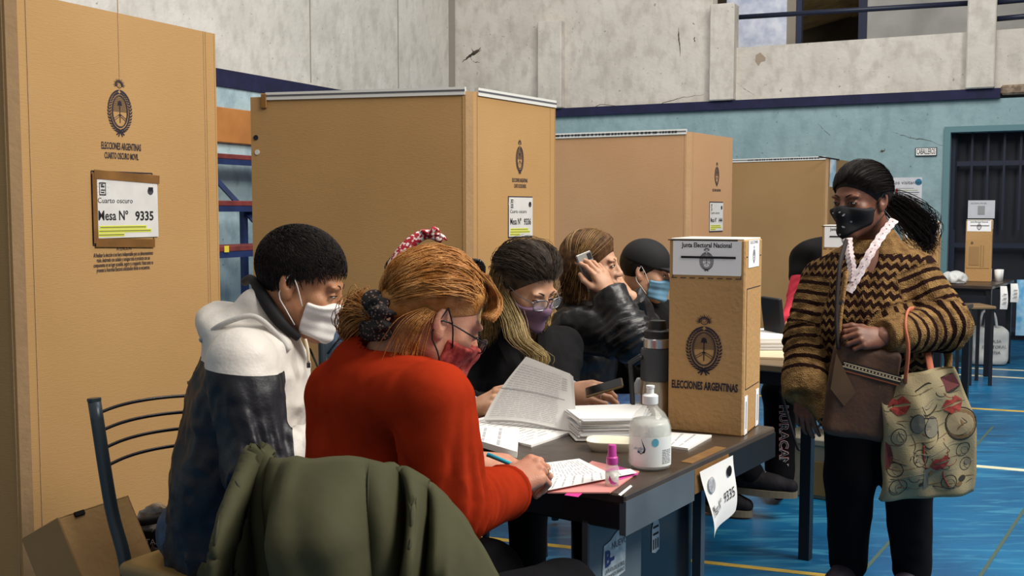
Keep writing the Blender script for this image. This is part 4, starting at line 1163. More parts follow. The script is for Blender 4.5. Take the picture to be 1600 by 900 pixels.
# foam tray with paper clip
tr_ = onz(953, 702, TZ); TRM = Matrix.Translation(tr_) @ Matrix.Rotation(-.15, 4, 'Z')
ft = thing('foam_tray', tr_, 'cream foam tray holding a paper clip beside the gel bottle', 'tray')
tw, td = .072, .055
def trayf(u, v):
    a = 2 * math.pi * u; ca, sa = math.cos(a), math.sin(a); e = .55
    x = math.copysign(abs(ca) ** e, ca); y = math.copysign(abs(sa) ** e, sa)
    prof_ = ((0, .004), (.72, .004), (.8, .007), (1.0, .026), (1.06, .026), (1.04, .023), (.82, .0), (.0, .0))
    t = v * (len(prof_) - 1); i = min(int(t), len(prof_) - 2); r_ = prof_[i][0] + (prof_[i + 1][0] - prof_[i][0]) * (t - i); z = prof_[i][1] + (prof_[i + 1][1] - prof_[i][1]) * (t - i)
    return (x * r_ * tw * .8, y * r_ * td * .8, z)
MB().grid(trayf, 32, 8, TRM, closed_u=True).build('tray', mat('foam_cream', '#e4dec6', .6), ft, smooth=True)
MB().tube([TRM @ Vector(p) for p in ((-.03, -.012, .006), (.012, -.004, .006), (.014, -.010, .006), (-.026, -.017, .006), (-.028, -.02, .006), (.004, -.013, .006))], .0009, 5).build('paper_clip', M_STEEL, ft)

# papers and things on the table behind
def slab_px(name, quad, z, t, label, m=M_PAPER, cat='paper', n=1):
    P = [onz(px, py, z) for px, py in quad]; o = thing(name, sum(P, Vector()) / 4, label, cat)
    rr = random.Random(len(label)); c = sum(P, Vector()) / 4
    for i in range(n):
        k = 1 + rr.uniform(-.02, .02); sft = Vector((rr.uniform(-.008, .008), rr.uniform(-.006, .006), 0))
        vs = [c + (p - c) * k + sft + UP * (i * t / n) for p in P]; vs += [v + UP * (t / n * .88) for v in vs]
        MB().add(vs, [(3, 2, 1, 0), (4, 5, 6, 7), (0, 1, 5, 4), (1, 2, 6, 5), (2, 3, 7, 6), (3, 0, 4, 7)]).build('sheaf', m, o)
    return o
slab_px('paper_stack', ((1185, 549), (1262, 549), (1262, 531), (1185, 531)), .761, .055, 'low stack of white papers on the tan table behind the big ballot box', n=8)
slab_px('paper_sheet', ((1185, 561), (1250, 563), (1256, 551), (1185, 551)), .761, .01, 'cream sheet in front of the paper stack on the tan table', mat('paper_cream', '#d9c7a4', .75))
# dark clipboard standing behind the box
cbp = at(1208, 480, 4.75)
o = MB().box((0, 0, 0), (.02, .16, .17), frame(cbp + Vector((0, 0, -.04)), x=(1, .3, .15), z=UP), bev=.004).build('dark_binder', M_DBLACK)
tag(o, 'thin black binder standing on the tan table beside the ballot box', 'binder')
o.location.z += 0
# far table things
q = m4b.translation
for i, dx in enumerate((.04, .075)):
    o = MB().lathe([(.026, 0), (.032, .1), (.03, .1), (.024, .004), (0, .004)], 16, Matrix.Translation(Vector((q.x + .06 + dx * 1.2, q.y + .1 + i * .06, .75)))).build('paper_cup', M_PAPER, smooth=True)
    tag(o, ('white paper cup beside the farthest ballot box, nearer the box', 'white paper cup beside the farthest ballot box, farther from the box')[i], 'cup', 'cups on the far table')
def hang_sheet(px0, py0, px1, py1, Y, label, m=M_PAPER, name='hanging_sheet', cat='paper', print_=True):
    a = at(px0, py0, Y); c = at(px1, py1, Y); wd = c.x - a.x; ht = a.z - c.z
    t = thing(name, (a + c) / 2, label, cat)
    g = MB(); g.open = True
    g.grid(lambda u, v: a + Vector((wd * u, -.03 * math.sin(v * 2.5) * (.3 + .7 * u), -ht * v)), 6, 8); g.build('sheet', m, t, smooth=True)
    if print_:
        for i in range(3):
            MB().box((a.x + wd * .5, a.y - .035, a.z - ht * (.35 + .18 * i)), (wd * .5, .002, ht * .06)).build('print', M_INKL, t)
    return t
hang_sheet(1499, 492, 1514, 527, 6.45, 'white sheet hanging from the table end right of the woman\'s elbow')
hang_sheet(1563, 447, 1572, 483, 8.75, 'crumpled white sheet hanging from the far black table, left of two')
hang_sheet(1579, 443, 1589, 472, 9.2, 'white sheet hanging from the far black table, right of two')
hang_sheet(1589, 437, 1600, 524, 9.5, 'light blue banner strip hanging from the far black table end', mat('banner_blue', '#5aa2cf', .6, col2='#9cc9e2', vscale=14), 'banner_strip', 'banner', False)
# white plastic bag under far table
bp_ = at(1543, 530, 9.3); bp_.z = .0
bg = thing('plastic_bag', bp_, 'white plastic carrier bag on the floor under the far black table', 'bag')
fb_ = union([rbox((bp_.x, bp_.y, .17), (.165, .08, .17), .06)], 0)
sdf_object('bag_body', lambda p: fb_(p) - .02 * (folds(p, (11, 11, 7), 2.2) - .5), (bp_.x - .25, bp_.y - .18, -.005), (bp_.x + .25, bp_.y + .18, .42), .014, mat('plastic_white', '#c4c6c4', .4, var=.1, vscale=9), bg)
for s_ in (-.05, .05):
    MB().tube(bez([bp_ + Vector((-.05, s_, .32)), bp_ + Vector((-.03, s_, .46)), bp_ + Vector((.03, s_, .46)), bp_ + Vector((.06, s_, .32))], 10), .012, 6).build('handle', MATS['plastic_white'], bg, smooth=True)
for i, s_ in enumerate(('BOLSA', 'ELECTORAL', 'URNA')):
    text(s_, Matrix.Translation((bp_.x + .02, bp_.y - .096, .22 - i * .05)), .04, M_INKG, bg)
# white bag with scraps on far table
wb_ = at(1491, 436, 8.9); wb_.z = .75
f2 = ell((wb_.x, wb_.y, .79), (.1, .07, .06))
o = sdf_object('crumpled_bag', lambda p: f2(p) - .03 * (folds(p, (18, 18, 18), 5) - .5), (wb_.x - .15, wb_.y - .12, .745), (wb_.x + .15, wb_.y + .12, .88), .01, MATS['plastic_white'])
tag(o, 'crumpled white plastic bag on the far black table', 'bag')
# small bench seat before the far table
bs = at(1524, 476, 8.3)
bn = thing('stool', Vector((bs.x, bs.y, 0)), 'plain stool with tan seat before the far black table', 'stool')
sz = bs.z
MB().box((bs.x, bs.y, sz - .012), (.2, .3, .024), bev=.006).build('seat', mat('stool_tan', '#7f6747', .55), bn)
for dx in (-.08, .08):
    for dy in (-.12, .12): MB().box((bs.x + dx, bs.y + dy, (sz - .02) / 2), (.022, .022, sz - .02)).build('leg', M_TUBE, bn)
# carton under the tan table
g5 = onz(1272, 785, 0)
cx = thing('storage_carton', g5, 'pale carton under the tan table behind the hanging hand', 'carton')
mcx = frame((g5.x + .02, g5.y + .1, 0), x=TX, z=UP)
MB().box((0, .1, .13), (.3, .26, .26), mcx, bev=.005).build('carton_body', mat('carton_pale', '#8f8878', .85, var=.1, vscale=6), cx)
MB().box((0, .1, .27), (.31, .27, .03), mcx, bev=.004).build('carton_lid', mat('carton_lid', '#9c9686', .85), cx)
MB().box((.05, -.035, .1), (.12, .004, .16), mcx).build('carton_label', mat('carton_tan', '#8d7144', .8), cx)
# ================================================================== PEOPLE: builders
def skin_mat(name, c, c2):
    return mat(name, c, .5, col2=c2, vscale=25, bump=.12, bscale=350, sss=.15)
SK_TAN = skin_mat('skin_tan', '#a5714f', '#b5805c')
SK_PALE = skin_mat('skin_pale', '#c99276', '#b97b60')
SK_LIGHT = skin_mat('skin_light', '#c79a7e', '#b98769')
SK_BROWN = skin_mat('skin_brown', '#7c4f3b', '#6d4433')
def hair_mat(name, c, c2, sc=60, rough=.55):
    m = mat(name, c, rough, col2=c2, vscale=sc, detail=4, bump=.3, bscale=300, spec=.25); return m
H_BLACK = hair_mat('hair_black', '#120e0c', '#241a15')
H_BLOND = hair_mat('hair_ginger_blond', '#a5692c', '#d0975a', 30, .5)
H_GREY = hair_mat('hair_dark_brown', '#2b231d', '#52453a', 45)
H_TIPS = hair_mat('hair_blond_tips', '#6d5638', '#a58a5c', 60)
H_BROWN = hair_mat('hair_brown_highlights', '#3b2516', '#6e4c2d', 40)
M_EYE = mat('eye_white', '#d8d2c8', .25); M_IRIS = mat('eye_iris', '#1c110b', .2)

def two_tone(name, ca, cb, rough=.6, attr='zone'):
    m = mat(name, ca, rough, bump=.1, bscale=120); nt = m.node_tree; b = nt.nodes['Principled BSDF']
    a = nt.nodes.new('ShaderNodeAttribute'); a.attribute_name = attr; sx = nt.nodes.new('ShaderNodeSeparateXYZ'); nt.links.new(a.outputs['Vector'], sx.inputs[0])
    g = nt.nodes.new('ShaderNodeMath'); g.operation = 'GREATER_THAN'; g.inputs[1].default_value = 0; nt.links.new(sx.outputs[0], g.inputs[0])
    x = nt.nodes.new('ShaderNodeMix'); x.data_type = 'RGBA'; nt.links.new(g.outputs[0], x.inputs[0]); x.inputs[6].default_value = lin(ca); x.inputs[7].default_value = lin(cb)
    nt.links.new(x.outputs[2], b.inputs['Base Color']); return m
def ribbon(pts, width, nrm, scallop=0.0, n=40):
    C_ = bez(pts, n); nv = Vector(nrm).normalized(); g = MB(); g.open = True; vs = []; fs = []
    for i, p in enumerate(C_):
        t = (C_[min(i + 1, n - 1)] - C_[max(i - 1, 0)]).normalized(); sd = t.cross(nv).normalized(); w_ = width * (1 + scallop * math.sin(i * 1.6))
        vs += [p - sd * w_ / 2, p + nv * .004, p + sd * w_ / 2]
    for i in range(n - 1): fs += [(3 * i, 3 * i + 1, 3 * i + 4, 3 * i + 3), (3 * i + 1, 3 * i + 2, 3 * i + 5, 3 * i + 4)]
    g.add(vs, fs); return g

class Head:
    def __init__(s, c, f, scale=1.0, roll=0.0):
        f = Vector(f).normalized(); up = UP - f * f.dot(UP); up.normalize()
        if roll: up = Quaternion(f, roll) @ up
        s.m = frame(c, y=f, z=up); s.s = scale; s.c = V3(c)
        s.R = np.array(s.m.to_3x3(), dtype=np.float64)
        s.mw = s.m @ Matrix.Scale(scale, 4)
    def loc(s, p): return (p - s.c) @ s.R / s.s
    def w(s, x, y, z): return s.mw @ Vector((x, y, z))
    def lift(s, f): return lambda p: f(s.loc(p)) * s.s
    def bounds(s, lo, hi):
        pts = [s.w(x, y, z) for x in (lo[0], hi[0]) for y in (lo[1], hi[1]) for z in (lo[2], hi[2])]
        return bounds(pts, .004)

def face_sdf(open_eyes=True, female=False):
    a = [ell((0, -.012, .035), (.074, .095, .083)), ell((0, .03, -.03), (.057, .066, .086)),
         rc((.038, .0, -.055), (.013, .07, -.098), .028, .018), rc((-.038, .0, -.055), (-.013, .07, -.098), .028, .018),
         ell((0, .08, -.101), (.019, .015, .015))]
    base = union(a, .03)
    b = [rc((0, .092, .008), (0, .113, -.028), .0075, .0115), ell((.012, .102, -.034), (.009, .012, .0075)), ell((-.012, .102, -.034), (.009, .012, .0075)),
         ell((.027, .083, .022), (.026, .013, .009)), ell((-.027, .083, .022), (.026, .013, .009)),
         ell((.042, .058, -.022), (.021, .024, .02)), ell((-.042, .058, -.022), (.021, .024, .02)),
         ell((0, .093, -.06), (.021, .009, .0055)), ell((0, .092, -.069), (.018, .009, .0065))]
    sock = [ell((.031, .1, .003), (.016, .016, .011)), ell((-.031, .1, .003), (.016, .016, .011))]
    lids = [ell((.031, .081, .002), (.0135, .0125, .0115)), ell((-.031, .081, .002), (.0135, .0125, .0115))]
    ears = []
    for sx in (-1, 1):
        R = Matrix.Rotation(sx * .28, 3, 'Z') @ Matrix.Rotation(.18, 3, 'X')
        e = ell((sx * .078, -.012, -.004), (.007, .019, .031), R); h = ell((sx * .085, -.006, .002), (.009, .0115, .019), R)
        lob = ell((sx * .074, -.004, -.03), (.007, .010, .011))
        ears.append((e, h, lob))
    def f(p):
        d = base(p)
        for g in b: d = smin(d, g(p), .014)
        for g in sock: d = smax(d, -g(p), .01)
        for g in lids: d = smin(d, g(p), .004)
        for e, h, lob in ears:
            x = smax(e(p), -h(p), .002); x = smin(x, lob(p), .008); d = smin(d, x, .006)
        return d
    return f
FACE = face_sdf()
SKULL = union([ell((0, -.012, .035), (.074, .095, .083)), ell((0, .03, -.03), (.057, .066, .086)),
               rc((.038, .0, -.055), (.013, .07, -.098), .028, .018), rc((-.038, .0, -.055), (-.013, .07, -.098), .028, .018),
               rc((0, .088, .0), (0, .106, -.03), .012, .015), ell((0, .08, -.101), (.019, .015, .015)), ell((.042, .058, -.022), (.023, .026, .022)), ell((-.042, .058, -.022), (.023, .026, .022))], .03)

def hand_sdf(wrist, d, n, side, curls, spread=(.12, .03, -.06, -.16), thumb=((-.75, .6, -.25), (-.35, .8, -.45)), s=1.0):
    """right hand: side=+1. curls: four (mcp, pip, dip) bends in radians"""
    m = frame(wrist, y=d, z=n); R = np.array(m.to_3x3()); c = V3(wrist)
    mcp = [(-.027, .086, .002), (-.008, .091, .004), (.012, .087, .003), (.030, .078, -.001)]
    ln = [(.040, .025, .021), (.044, .029, .022), (.041, .027, .021), (.032, .020, .019)]
    rad = [(.0098, .0088, .0078), (.010, .009, .008), (.0094, .0085, .0075), (.0085, .0076, .0068)]
    pal = [rcf((0, -.05, 0), (0, .0, 0), .030, .027, (0, 0, 1), .78), rcf((0, .0, 0), (0, .03, -.002), .028, .033, (0, 0, 1), .55)]
    for k in mcp: pal.append(rc((k[0] * .45, .02, -.004), (k[0], k[1] - .008, k[2] - .004), .015, .0118))
    pal.append(rc((.022, .02, -.006), (.027, .062, -.006), .014, .011))
    fing = []; tips = []
    for k in range(4):
        p = Vector(mcp[k]); a = 0.0; seg = []
        sp = spread[k]
        for j in range(3):
            a += curls[k][j]
            dv = Vector((-math.sin(sp) * math.cos(a), math.cos(sp) * math.cos(a), -math.sin(a)))
            q = p + dv * ln[k][j]
            seg.append(rc(p, q, rad[k][j], rad[k][min(j + 1, 2)] * (1 if j < 2 else .86)))
            p0 = p; p = q
        up = Vector((-math.sin(sp) * math.sin(a), math.cos(sp) * math.sin(a), math.cos(a)))
        tips.append((p0.lerp(p, .8) + up * rad[k][2] * .82, dv, up, rad[k][2] * .72))
        fing.append(union(seg, .004))
    t0 = Vector((-.018, .022, -.008)); d1 = Vector((-.62, .72, -.32)).normalized()
    t1 = t0 + d1 * .040; d2 = Vector(thumb[0]).normalized(); t2 = t1 + d2 * .034; d3 = Vector(thumb[1]).normalized(); t3 = t2 + d3 * .027
    th = union([rc(t0, t1, .016, .0125), rc(t1, t2, .0118, .0102), rc(t2, t3, .0102, .0082)], .006)
    P = union(pal, .016)
    def f(p):
        q = (p - c) @ R / s
        if side < 0: q = q * np.array([-1, 1, 1])
        dd = smin(P(q), th(q), .012)
        for g in fing: dd = smin(dd, g(q), .005)
        return dd * s
    mm = m @ Matrix.Scale(s, 4)
    if side < 0: mm = mm @ Matrix.Diagonal((-1, 1, 1, 1))
    box = [mm @ Vector((x, y, z)) for x in (-.1, .05) for y in (-.075, .21) for z in (-.11, .045)]
    f.m = mm; f.tips = tips
    return f, bounds(box, .004)
def nails(hf, material, parent, which=(0, 1, 2, 3)):
    for k in which:
        p, dv, up, r = hf.tips[k]
        m = hf.m @ frame(p, y=dv, z=up)
        MB().lathe([(0, r * .25), (r * .7, r * .18), (r, 0)], 10, m, sx=.95, sy=1.35).build('fingernail', material, parent, smooth=True)

def torso_fs(J, o, ex=0.0):
    R, L, P, C, N = [Vector(J[k]) for k in ('shR', 'shL', 'pelvis', 'chest', 'neck')]
    s = (R - L).normalized(); sp = (C - P).normalized(); fr = s.cross(sp) * -1
    fr.normalize()
    M_ = P.lerp(C, .5) + Vector(o.get('belly', (0, 0, 0)))
    wP, wM, wC, q = o.get('wP', .165), o.get('wM', .155), o.get('wC', .165), o.get('q', .66)
    fs = [rcf(P, M_, wP + ex, wM + ex, fr, q), rcf(M_, C, wM + ex, wC + ex, fr, q),
          rcf(C, C.lerp(N, .75), wC * .95 + ex, .085 + ex, fr, .75),
          rcf(R.lerp(L, .12), L.lerp(R, .12), .068 + ex, .068 + ex, sp, .85)]
    return fs, fr, s, sp
def arm_fs(J, o, ex, side, k=.0):
    a = o.get('arm', (.058, .046, .034)); sh, el, wr = Vector(J['sh' + side]), Vector(J['el' + side]), Vector(J['wr' + side])
    return [rc(sh, el, a[0] + ex, a[1] + ex), rc(el, wr, a[1] + ex, a[2] + ex)]
def garment(name, J, o, material, parent, ex=.012, vox=.0075, amp=.006, fscale=(14, 14, 9), seed=0.0, hem=None, extra=None, cut=None,
            armk=.028, cuff=True, wr_cut=.0, elbow_folds=.006, **kw):
    tf, fr, s, sp = torso_fs(J, o, ex); T = union(tf, .06)
    A = [union(arm_fs(J, o, ex, sd), .02) for sd in ('R', 'L')]
    ends = []
    for sd in ('R', 'L'):
        el, wr = V3(J['el' + sd]), V3(J['wr' + sd]); d = wr - el; ln = np.linalg.norm(d); d = d / ln
        ends.append((wr - d * wr_cut, d, V3(J['sh' + sd]), el))
    X = [x for x in (extra or [])]
    def f(p):
        d = T(p)
        for A_, (we, wd, sh, el) in zip(A, ends):
            ad = A_(p)
            t = (p - el) @ wd
            if elbow_folds:
                near = np.exp(-(np.linalg.norm(p - el, axis=1) / .11) ** 2)
                ad = ad + elbow_folds * near * np.sin(t * 2 * math.pi / .032 + 6 * vnoise(p * 14, seed))
            ad = smax(ad, (p - we) @ wd, .006)
            d = smin(d, ad, armk)
        for g, k in X: d = smin(d, g(p), k)
        if amp:
            am = amp(p) if callable(amp) else amp
            d = d - am * (folds(p, fscale, seed) - .55) - am * .5 * (vnoise(p * 42, seed + 1) - .5)
        if hem is not None: d = smax(d, hem(p), .008)
        if cut is not None:
            for g in cut: d = smax(d, -g(p), .008)
        return d
    pts = [J[k] for k in ('shR', 'shL', 'elR', 'elL', 'wrR', 'wrL', 'pelvis', 'chest', 'neck')]
    lo, hi = bounds(pts, .235)
    for k in kw.pop('pads', []): lo, hi = np.minimum(lo, V3(k) - .12), np.maximum(hi, V3(k) + .12)
    return sdf_object(name, f, lo, hi, vox, material, parent, **kw)
def trousers(J, o, material, parent, ex=.008, vox=.009, amp=.007, seed=4.0, top=None, name='trousers', **kw):
    lg = o.get('leg', (.085, .062, .045)); fs = []
    P = Vector(J['pelvis'])
    fs.append(ell(P, (o.get('wP', .165) + ex, .12 + ex, .12)))
    for sd in ('R', 'L'):
        h, k, a = Vector(J['hip' + sd]), Vector(J['kn' + sd]), Vector(J['an' + sd])
        fs += [rc(h, k, lg[0] + ex, lg[1] + ex), rc(k, a, lg[1] + ex, lg[2] + ex)]
    U_ = union(fs, .03)
    def f(p):
        d = U_(p) - amp * (folds(p, (12, 12, 9), seed) - .5)
        if top is not None: d = smax(d, p[:, 2] - top, .01)
        return d
    lo, hi = bounds([J[k] for k in ('pelvis', 'hipR', 'hipL', 'knR', 'knL', 'anR', 'anL')], .2)
    lo[2] = max(lo[2], .005)
    return sdf_object(name, f, lo, hi, vox, material, parent, **kw)
def shoe(ank, toe, material, parent, sole=None, boot=.0):
    a, t = Vector(ank), Vector(toe); d = (t - a); L = d.length; z0 = min(a.z, t.z)
    d.normalize(); m = frame(a, y=d, z=UP if abs(d.z) < .9 else Vector((1, 0, 0)))
    def tr(g): 
        R = np.array(m.to_3x3()); c = V3(a); return lambda p: g((p - c) @ R)
    g = union([rc((0, -.04, -.035), (0, L * .9, -.048), .038, .032), rc((0, 0, -.02), (0, L * .55, -.04), .042, .036), rc((0, -.015, 0), (0, -.012, .03 + boot), .042, .045)], .03)
    def f(p): return smax(g(p), -p[:, 2] - .075, .006)
    lo, hi = bounds([a, t, a + UP * boot], .14)
    sh = sdf_object('shoe', tr(f), lo, hi, .006, material, parent)
    if sole is not None:
        s_ = MB(); n = 28
        prof = []
        for i in range(n):
            g_ = 2 * math.pi * i / n; y = (L * .9 + .11) / 2 * math.sin(g_) + (L * .9 - .05) / 2; x = .045 * math.cos(g_) * (1 + .12 * math.sin(g_)); prof.append((x, y))
        vs = [Vector((x, y, -.095)) for x, y in prof] + [Vector((x, y, -.066)) for x, y in prof]
        s_.add(vs, [list(range(n))[::-1], [n + i for i in range(n)]] + [[i, (i + 1) % n, n + (i + 1) % n, n + i] for i in range(n)], m)
        s_.build('sole', sole, sh)
    return sh

def body(J, H, skin, parent, hands=(), o=None, vox=.0036):
    """one skin mesh: head, neck, trunk, limbs, hands"""
    o = o or {}
    parts = []
    tf, fr, s, sp = torso_fs(J, o, -.012)
    fs = tf + arm_fs(J, o, -.010, 'R') + arm_fs(J, o, -.010, 'L')
    lg = o.get('leg', (.085, .062, .045))
    for sd in ('R', 'L'):
        if 'kn' + sd in J:
            h, k, a = Vector(J['hip' + sd]), Vector(J['kn' + sd]), Vector(J['an' + sd])
            fs += [rc(h, k, lg[0] - .012, lg[1] - .012), rc(k, a, lg[1] - .012, lg[2] - .012)]
    neck = rc(H.w(0, -.03, -.05), J['neck'], .052 * H.s, .058 * H.s)
    lo, hi = bounds([J[k] for k in J], .17)
    parts.append(sdf_mesh(union(fs + [neck], .03), lo, hi, .018))
    hf = H.lift(FACE)
    def f(p): return smin(hf(p), neck(p), .03)
    lo, hi = H.bounds((-.1, -.13, -.14), (.1, .14, .13))
    nb = V3(J['neck']); lo = np.minimum(lo, nb - .07); hi = np.maximum(hi, nb + .07)
    parts.append(sdf_mesh(f, lo, hi, vox))
    for hfn, (l2, h2) in hands: parts.append(sdf_mesh(hfn, l2, h2, .0028))
    return np_object('body', parts, skin, parent)
def eyes(H, parent, open_=.0055, look=(0, 0), brow=None, browz=.0):
    for sx in (-1, 1):
        c = (sx * .031, .0885, .001)
        lo, hi = H.bounds((c[0] - .016, c[1] - .012, c[2] - .012), (c[0] + .016, c[1] + .012, c[2] + .012))
        ey = sdf_object('eye', H.lift(ell(c, (.0125, .0062, open_))), lo, hi, .0014, M_EYE, parent)
        ci = (c[0] + look[0], c[1] + .0035, c[2] + look[1])
        sdf_object('iris', H.lift(ell(ci, (.0056, .0035, min(.0056, open_ * .98)))), lo, hi, .0011, M_IRIS, ey)
        MB().tube([H.w(sx * (.031 - .014), .091, -.001), H.w(sx * .028, .0965, open_ + .0015), H.w(sx * .036, .0945, open_ + .0012), H.w(sx * (.031 + .0155), .085, .0)], .0016 * H.s, 5).build('eyelash', M_IRIS, ey, smooth=True)
    if brow is not None:
        for sx in (-1, 1):
            P = bez([H.w(sx * .013, .0945, .021 + browz), H.w(sx * .03, .0925, .028 + browz), H.w(sx * .05, .079, .023 + browz)], 10)
            MB().tube(P, .003, 6, rs=[.0032 * H.s * (1 - .6 * i / 9) for i in range(10)]).build('eyebrow', brow, parent, smooth=True)

def locks(paths, r, seg=4, taper=.25, flat=.5):
    """strand tubes, vectorised: paths (k, n, 3)"""
    paths = np.asarray(paths); k, n, _ = paths.shape
    T = np.gradient(paths, axis=1); T /= np.linalg.norm(T, axis=2, keepdims=True) + 1e-9
    ref = np.array([.31, .22, .93]); A = np.cross(T, ref); A /= np.linalg.norm(A, axis=2, keepdims=True) + 1e-9; Bv = np.cross(T, A)
    t = np.linspace(0, 1, n); rr = r * (taper + (1 - taper) * np.sin(np.pi * np.clip(t * .93 + .07, 0, 1)) ** .5)
    rr = (np.asarray(r).reshape(-1, 1) if np.ndim(r) else np.full((k, 1), r)) * (rr / (r if np.ndim(r) == 0 else 1))[None, :] if np.ndim(r) == 0 else np.asarray(r).reshape(-1, 1) * (taper + (1 - taper) * np.sin(np.pi * np.clip(t * .93 + .07, 0, 1)) ** .5)[None, :]
    vs = []
    for g in range(seg):
        a = 2 * math.pi * g / seg
        vs.append(paths + A * (rr * math.cos(a))[..., None] + Bv * (rr * math.sin(a) * flat)[..., None])
    v = np.stack(vs, 2).reshape(-1, 3)          # k, n, seg
    i, j, g = np.meshgrid(np.arange(k), np.arange(n - 1), np.arange(seg), indexing='ij')
    b = (i * n + j) * seg
    f = np.stack([b + g, b + (g + 1) % seg, b + seg + (g + 1) % seg, b + seg + g], -1).reshape(-1, 4)
    return v, f
def slerp_paths(H, starts, ends, n=12, c=(0, -.012, .035), r=(.078, .099, .087), lift=.0, jit=.004, seed=0, arch=.0, via=.6):
    """hair running over the skull from start directions to end directions"""
    rs = np.random.RandomState(seed); out = []
    c = np.array(c); r = np.array(r); t = np.linspace(0, 1, n)[:, None]
    for a, b in zip(starts, ends):
        a = np.array(a, float); b = np.array(b, float); a /= np.linalg.norm(a); b /= np.linalg.norm(b)
        md = .5 * (a + b) + np.array([.45 * a[0], 0, via * (1 - .55 * abs(a[0]))]); md /= np.linalg.norm(md)
        d = np.array(a) * (1 - t) ** 2 + 2 * (md * 1.35) * t * (1 - t) + b * t ** 2; d /= np.linalg.norm(d, axis=1, keepdims=True)
        wob = 1 + lift + rs.uniform(-1, 1) * .03 + arch * np.sin(np.pi * t)
        wob = wob * (.935 + .065 * np.minimum(1, t * 4))
        p = c + d * r * wob + rs.normal(0, jit, 3) * np.sin(np.pi * t)
        p += np.sin(t * rs.uniform(4, 9) + rs.uniform(0, 6)) * rs.normal(0, jit * .6, 3)
        out.append(p)
    P = np.array(out) * H.s
    return P @ H.R.T + H.c
def short_hair(H, n, line, length=.03, r=(.0845, .1055, .0935), seed=0, nape=-.05, fwd=.8):
    """short hairs lying forward and down on the skull"""
    rs = np.random.RandomState(seed); (y0, z0), (y1, z1) = line; dy, dz = y0 - y1, z0 - z1; L = math.hypot(dy, dz); out = []
    c = np.array((0, -.013, .036)); r = np.array(r)
    while len(out) < n:
        d = rs.normal(0, 1, 3); d /= np.linalg.norm(d); p = c + d * r
        if ((p[1] - y1) * dz - (p[2] - z1) * dy) / L > -.004 or p[2] < nape: continue
        t = np.array([rs.normal(0, .25), fwd * max(d[2], 0) + .1, -.38 + .3 * d[2]]) + rs.normal(0, .18, 3); t -= d * (t @ d); t /= np.linalg.norm(t) + 1e-6
        k = np.linspace(0, 1, 5)[:, None]; l_ = length * rs.uniform(.6, 1.2)
        q = p + t * l_ * k; nd = (q - c) / r; nd /= np.linalg.norm(nd, axis=1, keepdims=True)
        out.append(c + nd * r * (.975 + .045 * np.sin(k * 2.2)))
    return wpaths(H, np.array(out))
def wpaths(H, P): return (np.asarray(P) * H.s) @ H.R.T + H.c
def hair_cap(H, t=.014, line=((.085, .07), (.012, -.02)), nape=-.075, amp=.004, fs=(22, 22, 22), seed=0.0, extra=(), soft=.05):
    (y0, z0), (y1, z1) = line; dy, dz = y0 - y1, z0 - z1; L = math.hypot(dy, dz)
    sk = ell((0, -.013, .036), (.0745, .0955, .0835))
    def f(p):
        cutl = ((p[:, 1] - y1) * dz - (p[:, 2] - z1) * dy) / L
        q = np.clip(-cutl / soft, 0, 1); q = q * q * (3 - 2 * q)
        d = sk(p) - .0025 - t * q
        for g, k in extra: d = smin(d, g(p), k)
        d = d - amp * (folds(p, fs, seed) - .5) * q
        d = smax(d, cutl, .006); d = smax(d, nape - p[:, 2], .02)
        return d
    return f
def fall_paths(H, n, y_rng, length, r=(.095, .117, .104), side=(-1, 1), down=6, seed=0, wave=.006, yend=None, spread=.02):
    """hair from a parting over the crown to the side of the head, then hanging down"""
    rs = np.random.RandomState(seed); out = []
    c = np.array((0, -.012, .035)); r = np.array(r)
    for i in range(n):
        s_ = rs.choice(side); y = rs.uniform(*y_rng)
        a = np.array([s_ * .06, y, math.sqrt(max(.05, 1 - y * y))]); ye = y * .55 - .25 if yend is None else yend(y, rs)
        b = np.array([s_ * 1.0, ye, -.05 + rs.uniform(-.1, .1)])
        a /= np.linalg.norm(a); b /= np.linalg.norm(b); t = np.linspace(0, 1, 9)[:, None]
        w_ = math.acos(np.clip(a @ b, -.999, .999)); d = (np.sin((1 - t) * w_) * a + np.sin(t * w_) * b) / math.sin(w_)
        p = c + d * r * (1 + rs.uniform(-.03, .04))
        L_ = length * rs.uniform(.75, 1.1); ph = rs.uniform(0, 6); k = np.arange(1, down + 1)[:, None] / down
        e = p[-1] + np.concatenate([-s_ * .012 * k + wave * np.sin(k * 7 + ph), -.012 * k + wave * np.sin(k * 6 + ph + 1) + rs.normal(0, spread) * k, -L_ * k], 1)
        out.append(np.concatenate([p, e]))
    return wpaths(H, np.array(out))
